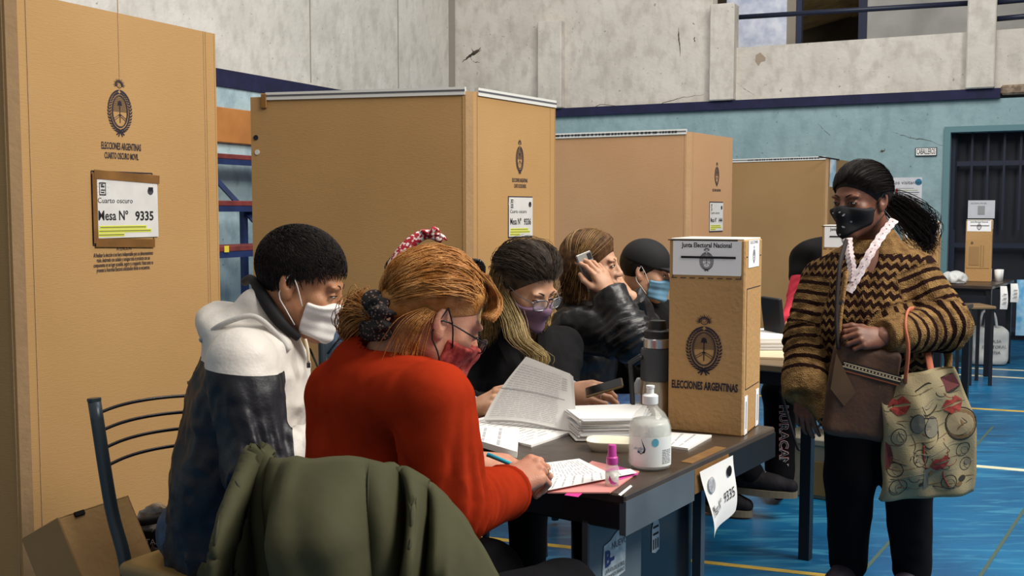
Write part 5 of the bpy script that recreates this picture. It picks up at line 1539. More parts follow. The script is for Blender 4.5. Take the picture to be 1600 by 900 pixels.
def mask_part(H, material, parent, zt=-.012, zb=-.118, back=.028, off=.0055, tent=None, name='face_mask', straps=True, strapm=None, pleats=False, vox=.0026, matidx=None, bslope=.55, tslope=.25):
    g = SKULL; tn = rc((0, .1, -.03), (0, .098, -.095), .016, .02) if tent is None else tent
    def f(p):
        d = smin(g(p) - off, tn(p), .02)
        if pleats: d = d - .0008 * np.sin((p[:, 2] + .03) * 2 * math.pi / .026)
        y, z, x = p[:, 1], p[:, 2], np.abs(p[:, 0])
        top = z - (zt - tslope * x)
        bot = (zb + bslope * x) - z
        bk = back + .0 * z - y
        d = smax(d, top, .006); d = smax(d, bot, .006); d = smax(d, bk, .006)
        return d
    lo, hi = H.bounds((-.09, -.0, -.14), (.09, .145, .02))
    o = sdf_object(name, H.lift(f), lo, hi, vox, material, parent, matidx=matidx)
    if straps:
        for sx in (-1, 1):
            a = H.w(sx * .071, .036, -.04); b = H.w(sx * .084, -.012, .028); c2 = H.w(sx * .079, -.028, .0); d2 = H.w(sx * .066, .034, -.088)
            MB().tube(bez([a, H.w(sx * .083, .012, -.0), b], 8), .0015, 6).build('ear_loop', strapm or material, o, smooth=True)
            MB().tube(bez([d2, H.w(sx * .08, .006, -.06), H.w(sx * .082, -.022, -.03), b], 10), .0015, 6).build('ear_loop', strapm or material, o, smooth=True)
    return o
def glasses(H, parent, fm, wlen=.024, hlen=.018, y=.112, z=.0, tilt=0.0, name='glasses', cat=False, half=False):
    g = MB()
    fr = None
    for sx in (-1, 1):
        P = []
        for k in range(21):
            a = 2 * math.pi * k / 20
            ca, sa = math.cos(a), math.sin(a)
            x = wlen * math.copysign(abs(ca) ** .75, ca); zz = hlen * math.copysign(abs(sa) ** .75, sa)
            if cat and sa > 0 and ca * 1 > 0: zz += .004 * ca
            P.append(H.w(sx * (.033 + x), y - abs(.033 + x) * .18, z + zz))
        g.tube(P, .0019 * H.s, 6, caps=False)
        g.tube(bez([H.w(sx * .055, y - .012, z + .006), H.w(sx * .077, .06, z + .008), H.w(sx * .081, -.005, z + .012), H.w(sx * .079, -.025, z - .005)], 14), .0017 * H.s, 6)
    g.tube([H.w(-.009, y - .001, z + .004), H.w(0, y + .002, z + .006), H.w(.009, y - .001, z + .004)], .0017 * H.s, 6)
    o = g.build(name, fm, parent, smooth=True)
    ln = mat('lens_glass', '#dfe6ea', .03, alpha=.22, spec=.9)
    for sx in (-1, 1):
        P = [H.w(sx * (.033 + wlen * .95 * math.cos(2 * math.pi * k / 20)), y - abs(.033 + wlen * .95 * math.cos(2 * math.pi * k / 20)) * .18, z + hlen * .95 * math.sin(2 * math.pi * k / 20)) for k in range(20)]
        MB().add(P, [list(range(20))]).build('lens', ln, o)
    return o
def seat_legs(J, facing, hipz=.56, thigh=.43, kneez=.52, gap=.11, foot=.0, anz=.085):
    f = Vector((facing[0], facing[1], 0)).normalized(); r = f.cross(UP); P = Vector(J['pelvis'])
    for sd, q in (('R', 1), ('L', -1)):
        J['hip' + sd] = P + r * (q * .085) + f * .04
        J['kn' + sd] = Vector((P.x, P.y, 0)) + r * (q * gap) + f * (.04 + thigh) + UP * kneez
        J['an' + sd] = Vector((P.x, P.y, 0)) + r * (q * gap) + f * (.04 + thigh + foot) + UP * anz
# ================================================================== CHAIRS
M_CTUBE = mat('chair_tube_grey', '#39434a', .35, metal=.3)
M_CROD = mat('chair_rod', '#3c3a3c', .3, metal=.6)
M_VINYL = mat('chair_vinyl_tan', '#8a7040', .4, var=.1, vscale=12, bump=.08, bscale=80)
def make_chair(m, label):
    """origin: seat centre on the floor; +y is where the sitter faces"""
    t = thing('metal_chair', m.translation, label, 'chair', 'tube steel chairs with tan seats')
    t.matrix_basis = m; W[t.name] = m.copy()
    k = lambda mb, n, mt, par=t, **kw: mb.build(n, mt, par, m, **kw)
    sf = union([rbox((0, 0, .445), (.19, .19, .022), .02)], 0)
    o = sdf_object('seat', lambda p: np.minimum(sf(p), 9) - .012 * np.exp(-(p[:, 0] ** 2 + p[:, 1] ** 2) / .02) * 0, (-.22, -.22, .41), (.22, .22, .49), .006, M_VINYL, t, mworld=m)
    for s in (-1, 1):
        k(MB().tube(bez([(s * .165, -.16, .02), (s * .165, -.17, .3), (s * .165, -.185, .46), (s * .165, -.235, .6), (s * .165, -.29, .87)], 24), .0165, 10), 'back_post', M_CTUBE, smooth=True)
        k(MB().tube([(s * .165, -.29, .868), (s * .165, -.2905, .876)], .0175, 10), 'post_cap', M_CTUBE)
        k(MB().tube(bez([(s * .165, -.17, .415), (s * .165, .14, .415), (s * .165, .165, .4), (s * .165, .18, 0.02)], 24), .0125, 10), 'leg', M_CTUBE, smooth=True)
    for i in range(4):
        z = .835 - i * .045; y = -.283 + i * .0098
        k(MB().tube(bez([(-.165, y, z), (-.08, y - .028, z + .004), (.0, y - .038, z + .005), (.08, y - .028, z + .004), (.165, y, z)], 20), .0048, 8), 'back_rod', M_CROD, smooth=True)
    k(MB().tube([(-.165, .16, .40), (.165, .16, .40)], .011, 8), 'seat_rail', M_CTUBE)
    k(MB().tube([(-.165, -.172, .40), (.165, -.172, .40)], .011, 8), 'seat_rail', M_CTUBE)
    return t
pl, pr = at(163, 640, 2.74), at(290, 617, 2.97)
xd = (pl - pr); xd.z = 0; wdt = xd.length; xd.normalize()         # sitter's right is nearer the camera
fd = UP.cross(xd); 
ctr = (pl + pr) / 2; mch = frame((ctr.x, ctr.y, 0), x=xd, z=UP)
mch.translation = Vector((ctr.x, ctr.y, 0)) + (mch.to_3x3() @ Vector((0, .29, 0)))
chair_a = make_chair(mch, 'tube steel chair with tan seat under the man in the white and navy jacket')
# ================================================================== PERSON: man in white and navy jacket
def new_person(J, label): 
    P = Vector(J['pelvis']); return thing('person', Vector((P.x, P.y, 0)), label, 'person')
M_NAVYJ = mat('jacket_navy', '#12131c', .5, var=.15, vscale=10, bump=.1, bscale=120)
M_WHITEJ = mat('jacket_white', '#d6d0c8', .6, var=.05, vscale=9, bump=.1, bscale=120)
M_GREYHOOD = mat('hood_grey', '#b7b3ae', .65, bump=.1, bscale=120)
M_BLACKL = mat('lining_black', '#121114', .8)
M_JEANS = mat('jeans_blue', '#2d3d54', .8, col2='#3d506b', vscale=30, bump=.15, bscale=300)
M_BLACKP = mat('trousers_black', '#0b0b0f', .9, var=.15, vscale=12, spec=.15)
M_MASKW = mat('mask_white', '#e3dfda', .7, bump=.05, bscale=200)

J = dict(neck=at(412, 500, 2.69), chest=at(392, 615, 2.68), pelvis=at(345, 830, 2.70), shR=at(378, 568, 2.50), shL=at(420, 550, 2.88),
         elR=at(398, 728, 2.44), wrR=at(500, 705, 2.55), elL=at(470, 740, 2.95), wrL=at(560, 710, 2.85))
seat_legs(J, (.98, -.1), kneez=.50, thigh=.42)
man = new_person(J, 'man in white and navy hooded jacket and white face mask sitting at left')
H = Head(at(470, 441, 2.65), (.92, -.03, -.36), 1.06)
o = dict(wP=.16, wM=.165, wC=.172, q=.74, arm=(.068, .058, .045))
body(J, H, SK_TAN, man, o=o)
eyes(H, man, open_=.0032, look=(0, -.002), brow=H_BLACK)
zy = at(372, 556, 2.55).z
def man_zone(c):
    x, y, z = c[:, 0], c[:, 1], c[:, 2]
    sh = V3(J['shR']); el = V3(J['elR']); d = (el - sh) / np.linalg.norm(el - sh); t = (c - sh) @ d
    q = c - sh; rad = np.linalg.norm(q - np.clip(t, 0, .4)[:, None] * d, axis=1)
    yoke = z - (zy - .012 - .10 * np.clip(x - J['shR'].x + .12, 0, .3))
    front = x - (J['chest'].x + .02)
    chest = np.minimum(front, z - (zy - .23 + .25 * np.clip(.14 - front, 0, 1)))
    chest = np.minimum(chest, rad - .098)
    v = np.maximum(yoke, chest)
    return np.stack([v, v, v], 1)
hoodc = at(372, 497, 2.70)
hood = [(ell(at(362, 512, 2.72), (.088, .17, .055), Matrix.Rotation(.62, 3, 'Y')), .05),
        (rc(at(352, 512, 2.60), at(396, 470, 2.62), .024, .024), .04), (rc(at(396, 474, 2.61), at(440, 540, 2.585), .026, .022), .03)]
neckcut = rc(H.w(0, -.02, -.03), J['neck'] + Vector((.02, 0, -.03)), .068, .058)
garment('jacket', J, o, two_tone('jacket_two_tone', '#12131c', '#d3cdc5', .5), man, ex=.018, amp=lambda p: .004 + .014 * np.clip((zy - p[:, 2]) / .06, 0, 1), fscale=(11, 11, 7), seed=1.0, extra=hood, cut=[neckcut], armk=.012, attrs={'zone': man_zone}, vox=.0065, elbow_folds=.008, pads=[at(330, 520, 2.6)])
# black collar lining: band around the neck
band = [at(396, 437, 2.70), at(404, 452, 2.615), at(420, 478, 2.58), at(440, 505, 2.575), at(466, 528, 2.6)]
MB().tube(bez(band, 20), .02, 8, rs=[.010 + .007 * math.sin(i / 19 * math.pi) for i in range(20)]).build('collar_lining', M_BLACKL, man, smooth=True)
MB().tube(bez([at(383, 440, 2.74), at(392, 436, 2.68), at(402, 447, 2.62), at(415, 473, 2.585)], 16), .012, 8).build('collar_lining', M_BLACKL, man, smooth=True)
dsx = bez([at(477, 530, 2.595), at(481, 548, 2.585), at(482, 567, 2.585)], 8)
MB().tube(dsx, .004, 6).build('drawstring', mat('cord_cream', '#d2c2a8', .7), man, smooth=True)
MB().tube([dsx[-1], dsx[-1] + Vector((0, 0, -.012))], .005, 8).build('cord_tip', M_CROD, man)
MB().tube(bez([at(484, 545, 2.66), at(495, 570, 2.62), at(503, 590, 2.63)], 8), .0028, 6).build('zip', M_BLACKL, man, smooth=True)
trousers(J, dict(wP=.155, leg=(.085, .066, .05)), M_JEANS, man, top=.60)
for sd in 'RL': shoe(J['an' + sd], J['an' + sd] + Vector((.2, -.02, 0)), M_BLACKP, man)
mh = hair_cap(H, t=.010, line=((.092, .064), (.002, .006)), nape=-.05, amp=.0015, fs=(55, 55, 55), soft=.03)
np_object('hair', [sdf_mesh(H.lift(mh), *H.bounds((-.11, -.13, -.1), (.11, .14, .15)), .0032), locks(short_hair(H, 5000, ((.088, .066), (.0, .010)), .030, r=(.0868, .1085, .0972), seed=3), .0013, 3, .3, .8)], H_BLACK, man)
mask_part(H, M_MASKW, man, pleats=True, zt=-.012, back=.042, bslope=.3)
MB().tube(bez([at(314, 532, 2.57), at(345, 508, 2.545), at(395, 494, 2.545), at(432, 522, 2.56), at(452, 548, 2.565)], 24), .007, 8).build('hood_edge', M_GREYHOOD, man, smooth=True)
MB().tube(bez([H.w(-.05, .055, -.02), H.w(-.03, .1, -.022), H.w(0, .122, -.02)], 8), .002, 5).build('nose_wire', M_MASKW, man)

# ================================================================== PERSON: woman in red sweater
M_RED = mat('sweater_red', '#a03018', 1.0, col2='#902a15', vscale=16, bump=.12, bscale=800, spec=.0)
hr = Vector((math.cos(math.radians(50)), math.sin(math.radians(50)), 0))
J = dict(neck=at(612, 560, 2.0), chest=at(590, 690, 2.0), pelvis=Vector((-.29, 1.90, .55)), shR=at(676, 632, 1.80), shL=at(536, 618, 2.06),
         elR=at(700, 792, 1.79), wrR=at(794, 768, 2.06), elL=at(640, 770, 2.3), wrL=at(741, 724, 2.32))
seat_legs(J, hr, kneez=.53, thigh=.45)
red = new_person(J, 'woman in red sweater with ginger hair tied back, writing at the desk')
H = Head(at(678, 499, 2.0), (.82, .36, -.44), .91)
HRED = H
o = dict(wP=.175, wM=.155, wC=.140, q=.74, arm=(.062, .053, .037))
curl_w = ((.85, .9, .4), (1.0, 1.0, .5), (1.1, 1.05, .5), (1.15, 1.05, .5))
hR = hand_sdf(J['wrR'] + Vector((-.006, .0, .014)), (.80, .42, .34), (-.12, -.62, .78), 1, curl_w, thumb=((-.35, .75, -.55), (.35, .8, -.45)), s=.92)
hL = hand_sdf(J['wrL'], (.93, .1, -.08), (.05, -.35, .93), -1, ((.45, .5, .25), (.5, .55, .3), (.55, .6, .3), (.6, .6, .3)), thumb=((-.6, .75, -.3), (-.2, .9, -.35)), s=1.0)
body(J, H, SK_PALE, red, hands=(hR, hL), o=o)
nails(hR[0], mat('nail_pale', '#d8b7a6', .35), red)
eyes(H, red, open_=.003)
neckcut = rc(H.w(0, -.03, -.06), J['neck'] + Vector((.0, 0, -.005)), .064, .07)
garment('sweater', J, o, M_RED, red, ex=.013, amp=.004, fscale=(6, 6, 14), seed=2.0, cut=[neckcut], vox=.0065, elbow_folds=.009, armk=.006,
        extra=[(rc(J['neck'] + Vector((-.07, .0, .0)), J['neck'] + Vector((.06, -.05, -.03)), .03, .028), .05)])
# ribbed cuffs
for sd in 'RL':
    e, w_ = J['el' + sd], J['wr' + sd]; d = (w_ - e).normalized()
    MB().tube([w_ - d * .03, w_ - d * .01, w_ + d * .004], .05, 20, rs=[.056, .054, .049]).build('cuff', M_RED, red, smooth=True)
# sleeve seam over the shoulder
trousers(J, dict(wP=.185, leg=(.1, .072, .052)), M_BLACKP, red, top=.68)
for sd in 'RL': shoe(J['an' + sd], J['an' + sd] + hr * .18, M_BLACKP, red)
# hair: strands swept from the hairline to the tie
tie = np.array([.0, -.98, -.52])
cap = hair_cap(H, t=.016, line=((.088, .05), (.004, .012)), nape=-.05, amp=.004, fs=(16, 16, 16), seed=3,
               extra=[(ell((-.0, -.095, -.03), (.05, .035, .045)), .03)])
parts = [sdf_mesh(H.lift(cap), *H.bounds((-.13, -.17, -.13), (.13, .15, .17)), .0045)]
rs = np.random.RandomState(5); st, en = [], []
for i in range(3800):
    a = rs.uniform(-1.0, 1.0); side = math.copysign(1, a); a = abs(a)
    # hairline from forehead centre (a=0) round the temple to below the ear (a=1)
    if a < .45: s0 = (side * (.06 + 1.15 * a), 1.0 - .9 * a, .5 - .35 * a)
    else: s0 = (side * (.62 + .2 * (a - .45)), .58 - 1.0 * (a - .45), .34 - .30 * (a - .45))
    t = rs.uniform(0, .75); s0 = np.array(s0) * (1 - t) + np.array([side * .1, -.2, 1.0]) * t
    st.append(s0 + rs.normal(0, .06, 3)); en.append(tie + rs.normal(0, .09, 3))
P = slerp_paths(H, st, en, n=14, r=(.078 + .016, .099 + .014, .087 + .0145), lift=.0, jit=.005, seed=1, arch=.03)
parts.append(locks(P, .00095, 3, .4, .8))
# loose hair in front: bangs over the temple and forehead, wisps beside the ear
Q = []
for i in range(900):
    side = 1 if rs.rand() < .72 else -1; x0 = side * rs.uniform(.0, .05)
    k = rs.uniform(.3, 1)
    Q.append(bez([(x0, .03 + rs.uniform(-.03, .03), .126 + rs.uniform(-.008, .006)), (x0 + side * .012, .078 + rs.uniform(-.008, .008), .106), (x0 + side * .026, .098 + rs.uniform(-.010, .004), .078), (x0 + side * .05, .082 + rs.uniform(-.010, .006), .050 - .010 * k)], 12))
for i in range(50):
    y0 = rs.uniform(-.06, -.03); k = rs.uniform(.4, 1.1); w_ = rs.normal(0, .012)
    Q.append(bez([(.082, y0, .01), (.088 + rs.uniform(-.01, .006), y0 - .012 + w_, -.03), (.076, y0 - .008 + w_ * 1.5, -.065 - .02 * k), (.066 + rs.uniform(-.02, .01), y0 + .01 + w_ * 2, -.085 - .055 * k)], 12))
parts.append(locks(wpaths(H, np.array([[tuple(p) for p in q] for q in Q])), .0009, 3, .3, .8))
# the tail beyond the scrunchie
tc_ = H.w(-.0, -.122, -.046); tq = at(549, 500, 2.06); Q = []
for i in range(1000):
    a = rs.normal(0, 1, 3) * np.array([.012, .012, .014]); b_ = rs.normal(0, 1, 3) * np.array([.012, .016, .017]); c_ = rs.normal(0, 1, 3) * np.array([.006, .01, .012])
    m_ = tc_.lerp(tq, .55) + Vector((0, 0, .012))
    Q.append([tuple(p) for p in bez([tc_ + Vector(a) * .5, m_ + Vector(b_) * 1.05, tq + Vector(b_) * .9 + Vector((0, 0, -.015)), tq + Vector(c_) + Vector((.012, 0, -.04))], 10)])
parts.append(locks(np.array(Q), .001, 3, .4, .8))
_tm = tc_.lerp(tq, .72) + Vector((0, 0, -.008))
parts.append(sdf_mesh(lambda p: ell(_tm, (.030, .026, .030))(p) - .006 * (folds(p, (30, 30, 30), 2) - .5), V3(_tm) - .05, V3(_tm) + .05, .004))
np_object('hair', parts, H_BLOND, red)
# leopard scrunchie
M_LEO = bpy.data.materials.new('scrunchie_leopard'); M_LEO.use_nodes = True
_nt = M_LEO.node_tree; _v = _nt.nodes.new('ShaderNodeTexVoronoi'); _v.inputs['Scale'].default_value = 170; _r = _nt.nodes.new('ShaderNodeValToRGB')
_t = _nt.nodes.new('ShaderNodeTexCoord'); _nt.links.new(_t.outputs['Object'], _v.inputs['Vector']); _nt.links.new(_v.outputs['Distance'], _r.inputs['Fac'])
_r.color_ramp.elements[0].color = lin('#86675a'); _r.color_ramp.elements[0].position = .26; _r.color_ramp.elements[1].color = lin('#120d0d'); _r.color_ramp.elements[1].position = .36
_nt.links.new(_r.outputs['Color'], _nt.nodes['Principled BSDF'].inputs['Base Color']); _nt.nodes['Principled BSDF'].inputs['Roughness'].default_value = .8
sc_c = H.w(.008, -.118, -.046); ax = (H.w(0, -1, -.35) - H.w(0, 0, 0)).normalized()
mS = frame(sc_c, z=ax, x=Vector((0, 0, 1)) - ax * ax.z)
def scr(u, v):
    a, b_ = 2 * math.pi * u, 2 * math.pi * v
    rr_ = .017 * (1 + .22 * math.sin(a * 9) + .15 * math.sin(a * 5 + 1)); R0 = .027 * (1 + .05 * math.sin(a * 7))
    return ((R0 + rr_ * math.cos(b_)) * math.cos(a), (R0 + rr_ * math.cos(b_)) * math.sin(a) * 1.1, rr_ * 1.15 * math.sin(b_) + .005 * math.sin(a * 11))
MB().grid(scr, 72, 14, mS, closed_u=True).build('scrunchie', M_LEO, red, smooth=True)
# hair clip on the crown
hc = H.w(.0, .035, .140); fz = H.m.to_3x3()
clip = MB()
for k in range(5):
    clip.tube(bez([hc + fz @ Vector((-.012 + k * .006, -.014, -.01)), hc + fz @ Vector((-.012 + k * .006, -.006, .01)), hc + fz @ Vector((-.012 + k * .006, .012, .006)), hc + fz @ Vector((-.012 + k * .006, .02, -.012))], 8), .0032, 5)
clip.tube([hc + fz @ Vector((-.016, 0, .009)), hc + fz @ Vector((.016, 0, .009))], .0045, 8)
clip.build('hair_clip', mat('clip_black', '#0c0c0e', .25), red, smooth=True)
# patterned mask, glasses, earring
M_MASKR = mat('mask_red_floral', '#7a1512', .8, col2='#b04a40', vscale=70, bump=.1, bscale=200)
mask_part(H, M_MASKR, red, zt=-.012, back=.022, strapm=M_BLACKL)
glasses(H, red, mat('glasses_dark', '#26282c', .3, metal=.5), y=.118, z=-.010, hlen=.015)
hd_ = hR[0].m
# the pen in the writing hand
pen0, pen1 = at(764, 711, 2.20), at(862, 751, 2.17)
pn = thing('pen', pen1, 'turquoise ballpoint pen held by the woman in red', 'pen')
MB().tube([pen0, pen0.lerp(pen1, .85)], .0048, 10).build('barrel', mat('pen_cyan', '#2fb4cf', .35), pn, smooth=True)
pd = (pen1 - pen0)
MB().tube([pen0 + pd * .85, pen0 + pd * .97, pen1], .0045, 10, rs=[.0048, .0025, .0006]).build('tip', mat('pen_tip', '#1f7f9a', .35), pn, smooth=True)
MB().tube([pen0 - pd * .03, pen0 + pd * .0], .0052, 10).build('cap_end', mat('pen_end', '#1d93b5', .35), pn)
# ring
MB().tube([H.c * 0 + np.array(hd_ @ Vector((.013 + .0102 * math.cos(a), .087 + .020 * .454 + .0102 * .891 * math.sin(a), .003 - .020 * .891 + .0102 * .454 * math.sin(a)))) for a in np.linspace(0, 2 * math.pi, 16)], .0018, 6, caps=False).build('ring', M_STEEL, red, smooth=True)

# ---- her chair and the olive coat over its back
hc2 = Vector((.2, .98, 0)); cc = Vector((-.205, 1.96, 0)); mc2 = frame(cc, y=hc2, z=UP)
copy_tree(chair_a, mc2 @ Matrix.Diagonal((.74, 1, 1.0, 1)), 'tube steel chair of the woman in red, hidden under the olive coat')
M_OLIVE = mat('coat_olive', '#403f2a', .8, col2='#484630', vscale=5, bump=.55, bscale=9, spec=.25)
ct = thing('coat', Vector((-.44, 1.6, 0)), 'olive green padded coat draped over the chair back of the woman in red', 'coat')
TOPP = [(322, 905, 1.66), (345, 838, 1.655), (366, 766, 1.65), (386, 712, 1.645), (404, 698, 1.64), (424, 712, 1.64), (450, 719, 1.63), (500, 722, 1.615), (560, 722, 1.60), (610, 727, 1.595), (645, 748, 1.60), (680, 776, 1.615), (720, 822, 1.63), (765, 885, 1.65), (790, 925, 1.66)]
tops = [at(*p) for p in TOPP]; tcurve = bez(tops, 140)
def coat(u, v):
    """v 0..1: from behind the chair over the ridge (v=.3) and down towards the camera"""
    i = u * 139; k = min(int(i), 138); p = tcurve[k].lerp(tcurve[k + 1], i - k)
    drop = .55
    s = (v - .3) / .7
    if v < .3:
        t = (.3 - v) / .3; off = Vector((.0, .07 * math.sin(t * 1.57), -.4 * t))
        return p + off
    off = Vector((0, -.055 * math.sin(min(1, s * 3.2) * 1.57) - .03 * s, -drop * (s ** 1.35) * (1 - 0)))
    # broad folds running down, growing away from the ridge
    g = min(1, s * 4)
    x = u * 10
    def ridge(c, wd, tilt): 
        q = (x - c - tilt * s) / wd; return math.exp(-q * q)
    f = 1.9 * (.050 * ridge(1.9, .55, -.5) - .040 * ridge(3.1, .5, -.2) - .045 * ridge(3.95, .35, .1) + .060 * ridge(5.1, .8, -.6) - .055 * ridge(6.55, .22, .25) + .03 * ridge(6.95, .25, .3) - .04 * ridge(7.35, .18, .6) + .045 * ridge(8.3, .55, 1.0) - .03 * ridge(2.55, .2, -.9) - .02 * ridge(5.9, .16, -.2) - .022 * ridge(4.5, .14, -.5))
    w1 = .012 * math.sin(x * 3.3 + s * 5) + .006 * math.sin(x * 7.7 - s * 9) + .005 * math.sin(s * 21 + x * 2)
    return p + off + Vector((.012 * math.sin(s * 6 + x), -(f + w1) * g, .008 * math.sin(x * 4) * s))
gco = MB(); gco.open = True; gco.grid(coat, 150, 70); co = gco.build('shell', M_OLIVE, ct, smooth=True)
_n = len(co.data.vertices); _c = np.zeros(_n * 3); co.data.vertices.foreach_get('co', _c); _c = _c.reshape(-1, 3)
_nr = np.zeros(_n * 3); co.data.vertices.foreach_get('normal', _nr); _nr = _nr.reshape(-1, 3); _nr *= np.where(_nr[:, 1:2] > 0, -1, 1)
_q = _c.copy(); _q[:, 0] += .25 * _q[:, 2]
_c += _nr * (.028 * (folds(_q, (8, 4, 1.0), 31) - .55) + .004 * (folds(_q, (22, 10, 9), 33) - .5))[:, None]
co.data.vertices.foreach_set('co', _c.ravel()); co.data.update()
_sm = co.modifiers.new('thickness', 'SOLIDIFY'); _sm.thickness = .012; _sm.offset = 0
_G = _c.reshape(70, 150, 3)
def gp(u, v):
    x, y = min(max(u, 0), 1) * 148.999, min(max(v, 0), 1) * 68.999; i, j = int(x), int(y); a_, b_ = x - i, y - j
    return Vector((_G[j, i] * (1 - a_) + _G[j, i + 1] * a_) * (1 - b_) + (_G[j + 1, i] * (1 - a_) + _G[j + 1, i + 1] * a_) * b_)
def on_coat(path, r, name='seam'):
    P_ = [(p.x, p.y) for p in bez([Vector((u, v, 0)) for u, v in path], len(path) * 6)]
    MB().tube([gp(u, v) + Vector((0, -.0065, .001)) for u, v in P_], r, 6).build(name, mat('coat_seam', '#2f2e1b', .8), ct, smooth=True)
on_coat([(.585, .31 + i * .06) for i in range(11)], .0022)
on_coat([(.60, .31 + i * .06) for i in range(11)], .0022)
on_coat([(.665, .36), (.655, .44), (.668, .52), (.69, .62), (.705, .75), (.71, .9)], .0026)
on_coat([(.72, .34), (.70, .40), (.688, .47), (.692, .52)], .0026)
on_coat([(.655, .46), (.69, .455), (.72, .47)], .0024)
on_coat([(.645, .8), (.68, .79), (.712, .8)], .0024)
on_coat([(.205, .36), (.22, .40), (.245, .42), (.275, .42)], .0026)
on_coat([(.205, .34), (.195, .42), (.2, .55), (.21, .75)], .0024)

# ---- carton and bag on the floor by the left booth
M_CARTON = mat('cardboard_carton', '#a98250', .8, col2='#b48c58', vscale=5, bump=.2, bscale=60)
pA = at(91, 808, 2.72)
cn = thing('carton', Vector((pA.x, pA.y, 0)), 'brown cardboard carton tipped on the floor by the nearest booth', 'carton')
ca1 = Vector((.43, .90, 0)).normalized(); ca2 = Vector((.42, -.22, -.88)); mcn = frame(pA, x=ca1, z=-ca2)      # x along the lid, z up the lid, y into the carton
Lc, Dc, Hc = .24, .16, .66
M_CARTON_S = mat('cardboard_carton_shaded', '#9b774b', .8, var=.08, vscale=5)  # same card, darker: shade on sides and ends put into the colour
def cbox(c, s, nm, m_=M_CARTON): return MB().box(c, s, mcn, bev=.002).build(nm, m_, cn)
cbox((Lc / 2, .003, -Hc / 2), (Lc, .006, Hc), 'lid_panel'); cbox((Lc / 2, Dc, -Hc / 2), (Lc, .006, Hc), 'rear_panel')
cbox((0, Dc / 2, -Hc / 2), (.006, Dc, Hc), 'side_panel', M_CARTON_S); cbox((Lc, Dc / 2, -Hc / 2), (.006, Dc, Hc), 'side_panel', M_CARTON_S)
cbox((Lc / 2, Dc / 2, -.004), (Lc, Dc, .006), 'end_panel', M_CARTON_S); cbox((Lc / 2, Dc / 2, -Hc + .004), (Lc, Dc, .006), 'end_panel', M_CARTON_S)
for x in (.065, .175): cbox((x, -.001, -.008), (.034, .008, .014), 'hand_slot', M_DARK)
pg = at(258, 845, 3.05)
pgz = onz(255, 880, 0); pg = Vector((pg.x, pg.y, 0))
bgp = thing('packing_bag', pg, 'clear plastic bag with black and white packaging behind the tan chair seat', 'bag')
fz2 = union([rbox((pg.x, pg.y, .24), (.07, .05, .24), .045)], 0)
M_PLAST = mat('clear_film', '#8f8880', .15, col2='#3c3a38', vscale=22, coat=.6)
sdf_object('film', lambda p: fz2(p) - .05 * (folds(p, (14, 14, 14), 1.2) - .5), (pg.x - .22, pg.y - .18, 0), (pg.x + .22, pg.y + .18, .56), .009, M_PLAST, bgp)
MB().box((pg.x - .03, pg.y - .06, .40), (.10, .02, .09), Matrix.Identity(4), bev=.004).build('packet', M_BLACKL, bgp)
text('ACTAS', Matrix.Translation((pg.x - .03, pg.y - .0715, .41)), .024, M_PAPER, bgp)
MB().tube(bez([Vector((pg.x - .1, pg.y - .06, .46)), Vector((pg.x, pg.y - .09, .48)), Vector((pg.x + .09, pg.y - .07, .5)), Vector((pg.x + .1, pg.y - .06, .5))], 14), .012, 6).build('strap', M_BLACKL, bgp, smooth=True)
# ================================================================== PERSON: woman with red bandana (behind)
M_DENIM = mat('denim_blue', '#3d536b', .85, col2='#526b85', vscale=25, bump=.2, bscale=250)
J = dict(neck=at(610, 505, 4.0), chest=at(590, 590, 4.05), pelvis=at(580, 690, 4.08), shR=at(540, 545, 3.95), shL=at(650, 545, 4.15),
         elR=at(545, 640, 3.8), wrR=at(620, 655, 3.6), elL=at(670, 650, 4.0), wrL=at(690, 650, 3.75))
seat_legs(J, (.25, -.97), kneez=.5)
ban = new_person(J, 'dark haired woman with red bandana and denim jacket behind the woman in red')
H = Head(at(648, 448, 3.95), (.75, -.55, -.35), 1.0)
o = dict()
body(J, H, SK_LIGHT, ban, o=o, vox=.006)
garment('denim_jacket', J, o, M_DENIM, ban, ex=.014, amp=.009, seed=6, cut=[rc(H.w(0, -.03, -.05), J['neck'], .06, .06)], vox=.009)
MB().tube(bez([at(512, 552, 3.9), at(530, 530, 3.87), at(552, 518, 3.87)], 10), .004, 6).build('seam', mat('denim_seam', '#24364b', .8), ban, smooth=True)
trousers(J, {}, M_JEANS, ban, vox=.012)
for sd in 'RL': shoe(J['an' + sd], J['an' + sd] + Vector((.04, -.18, 0)), M_BLACKP, ban)
cap = hair_cap(H, t=.02, line=((.09, .06), (.018, -.02)), nape=-.1, amp=.005, fs=(18, 18, 18), seed=9)
parts = [sdf_mesh(H.lift(cap), *H.bounds((-.13, -.17, -.16), (.13, .15, .17)), .006)]
rs = np.random.RandomState(15); st, en = [], []
for i in range(700):
    s = rs.choice([-1, 1]); st.append(np.array([s * rs.uniform(.05, .8), rs.uniform(-.2, .8), rs.uniform(.4, 1)])); en.append(np.array([s * .3, -.9, -.6]) + rs.normal(0, .12, 3))
parts.append(locks(slerp_paths(H, st, en, 10, r=(.097, .118, .106), seed=2), .0012, 3))
np_object('hair', parts, H_BLACK, ban)
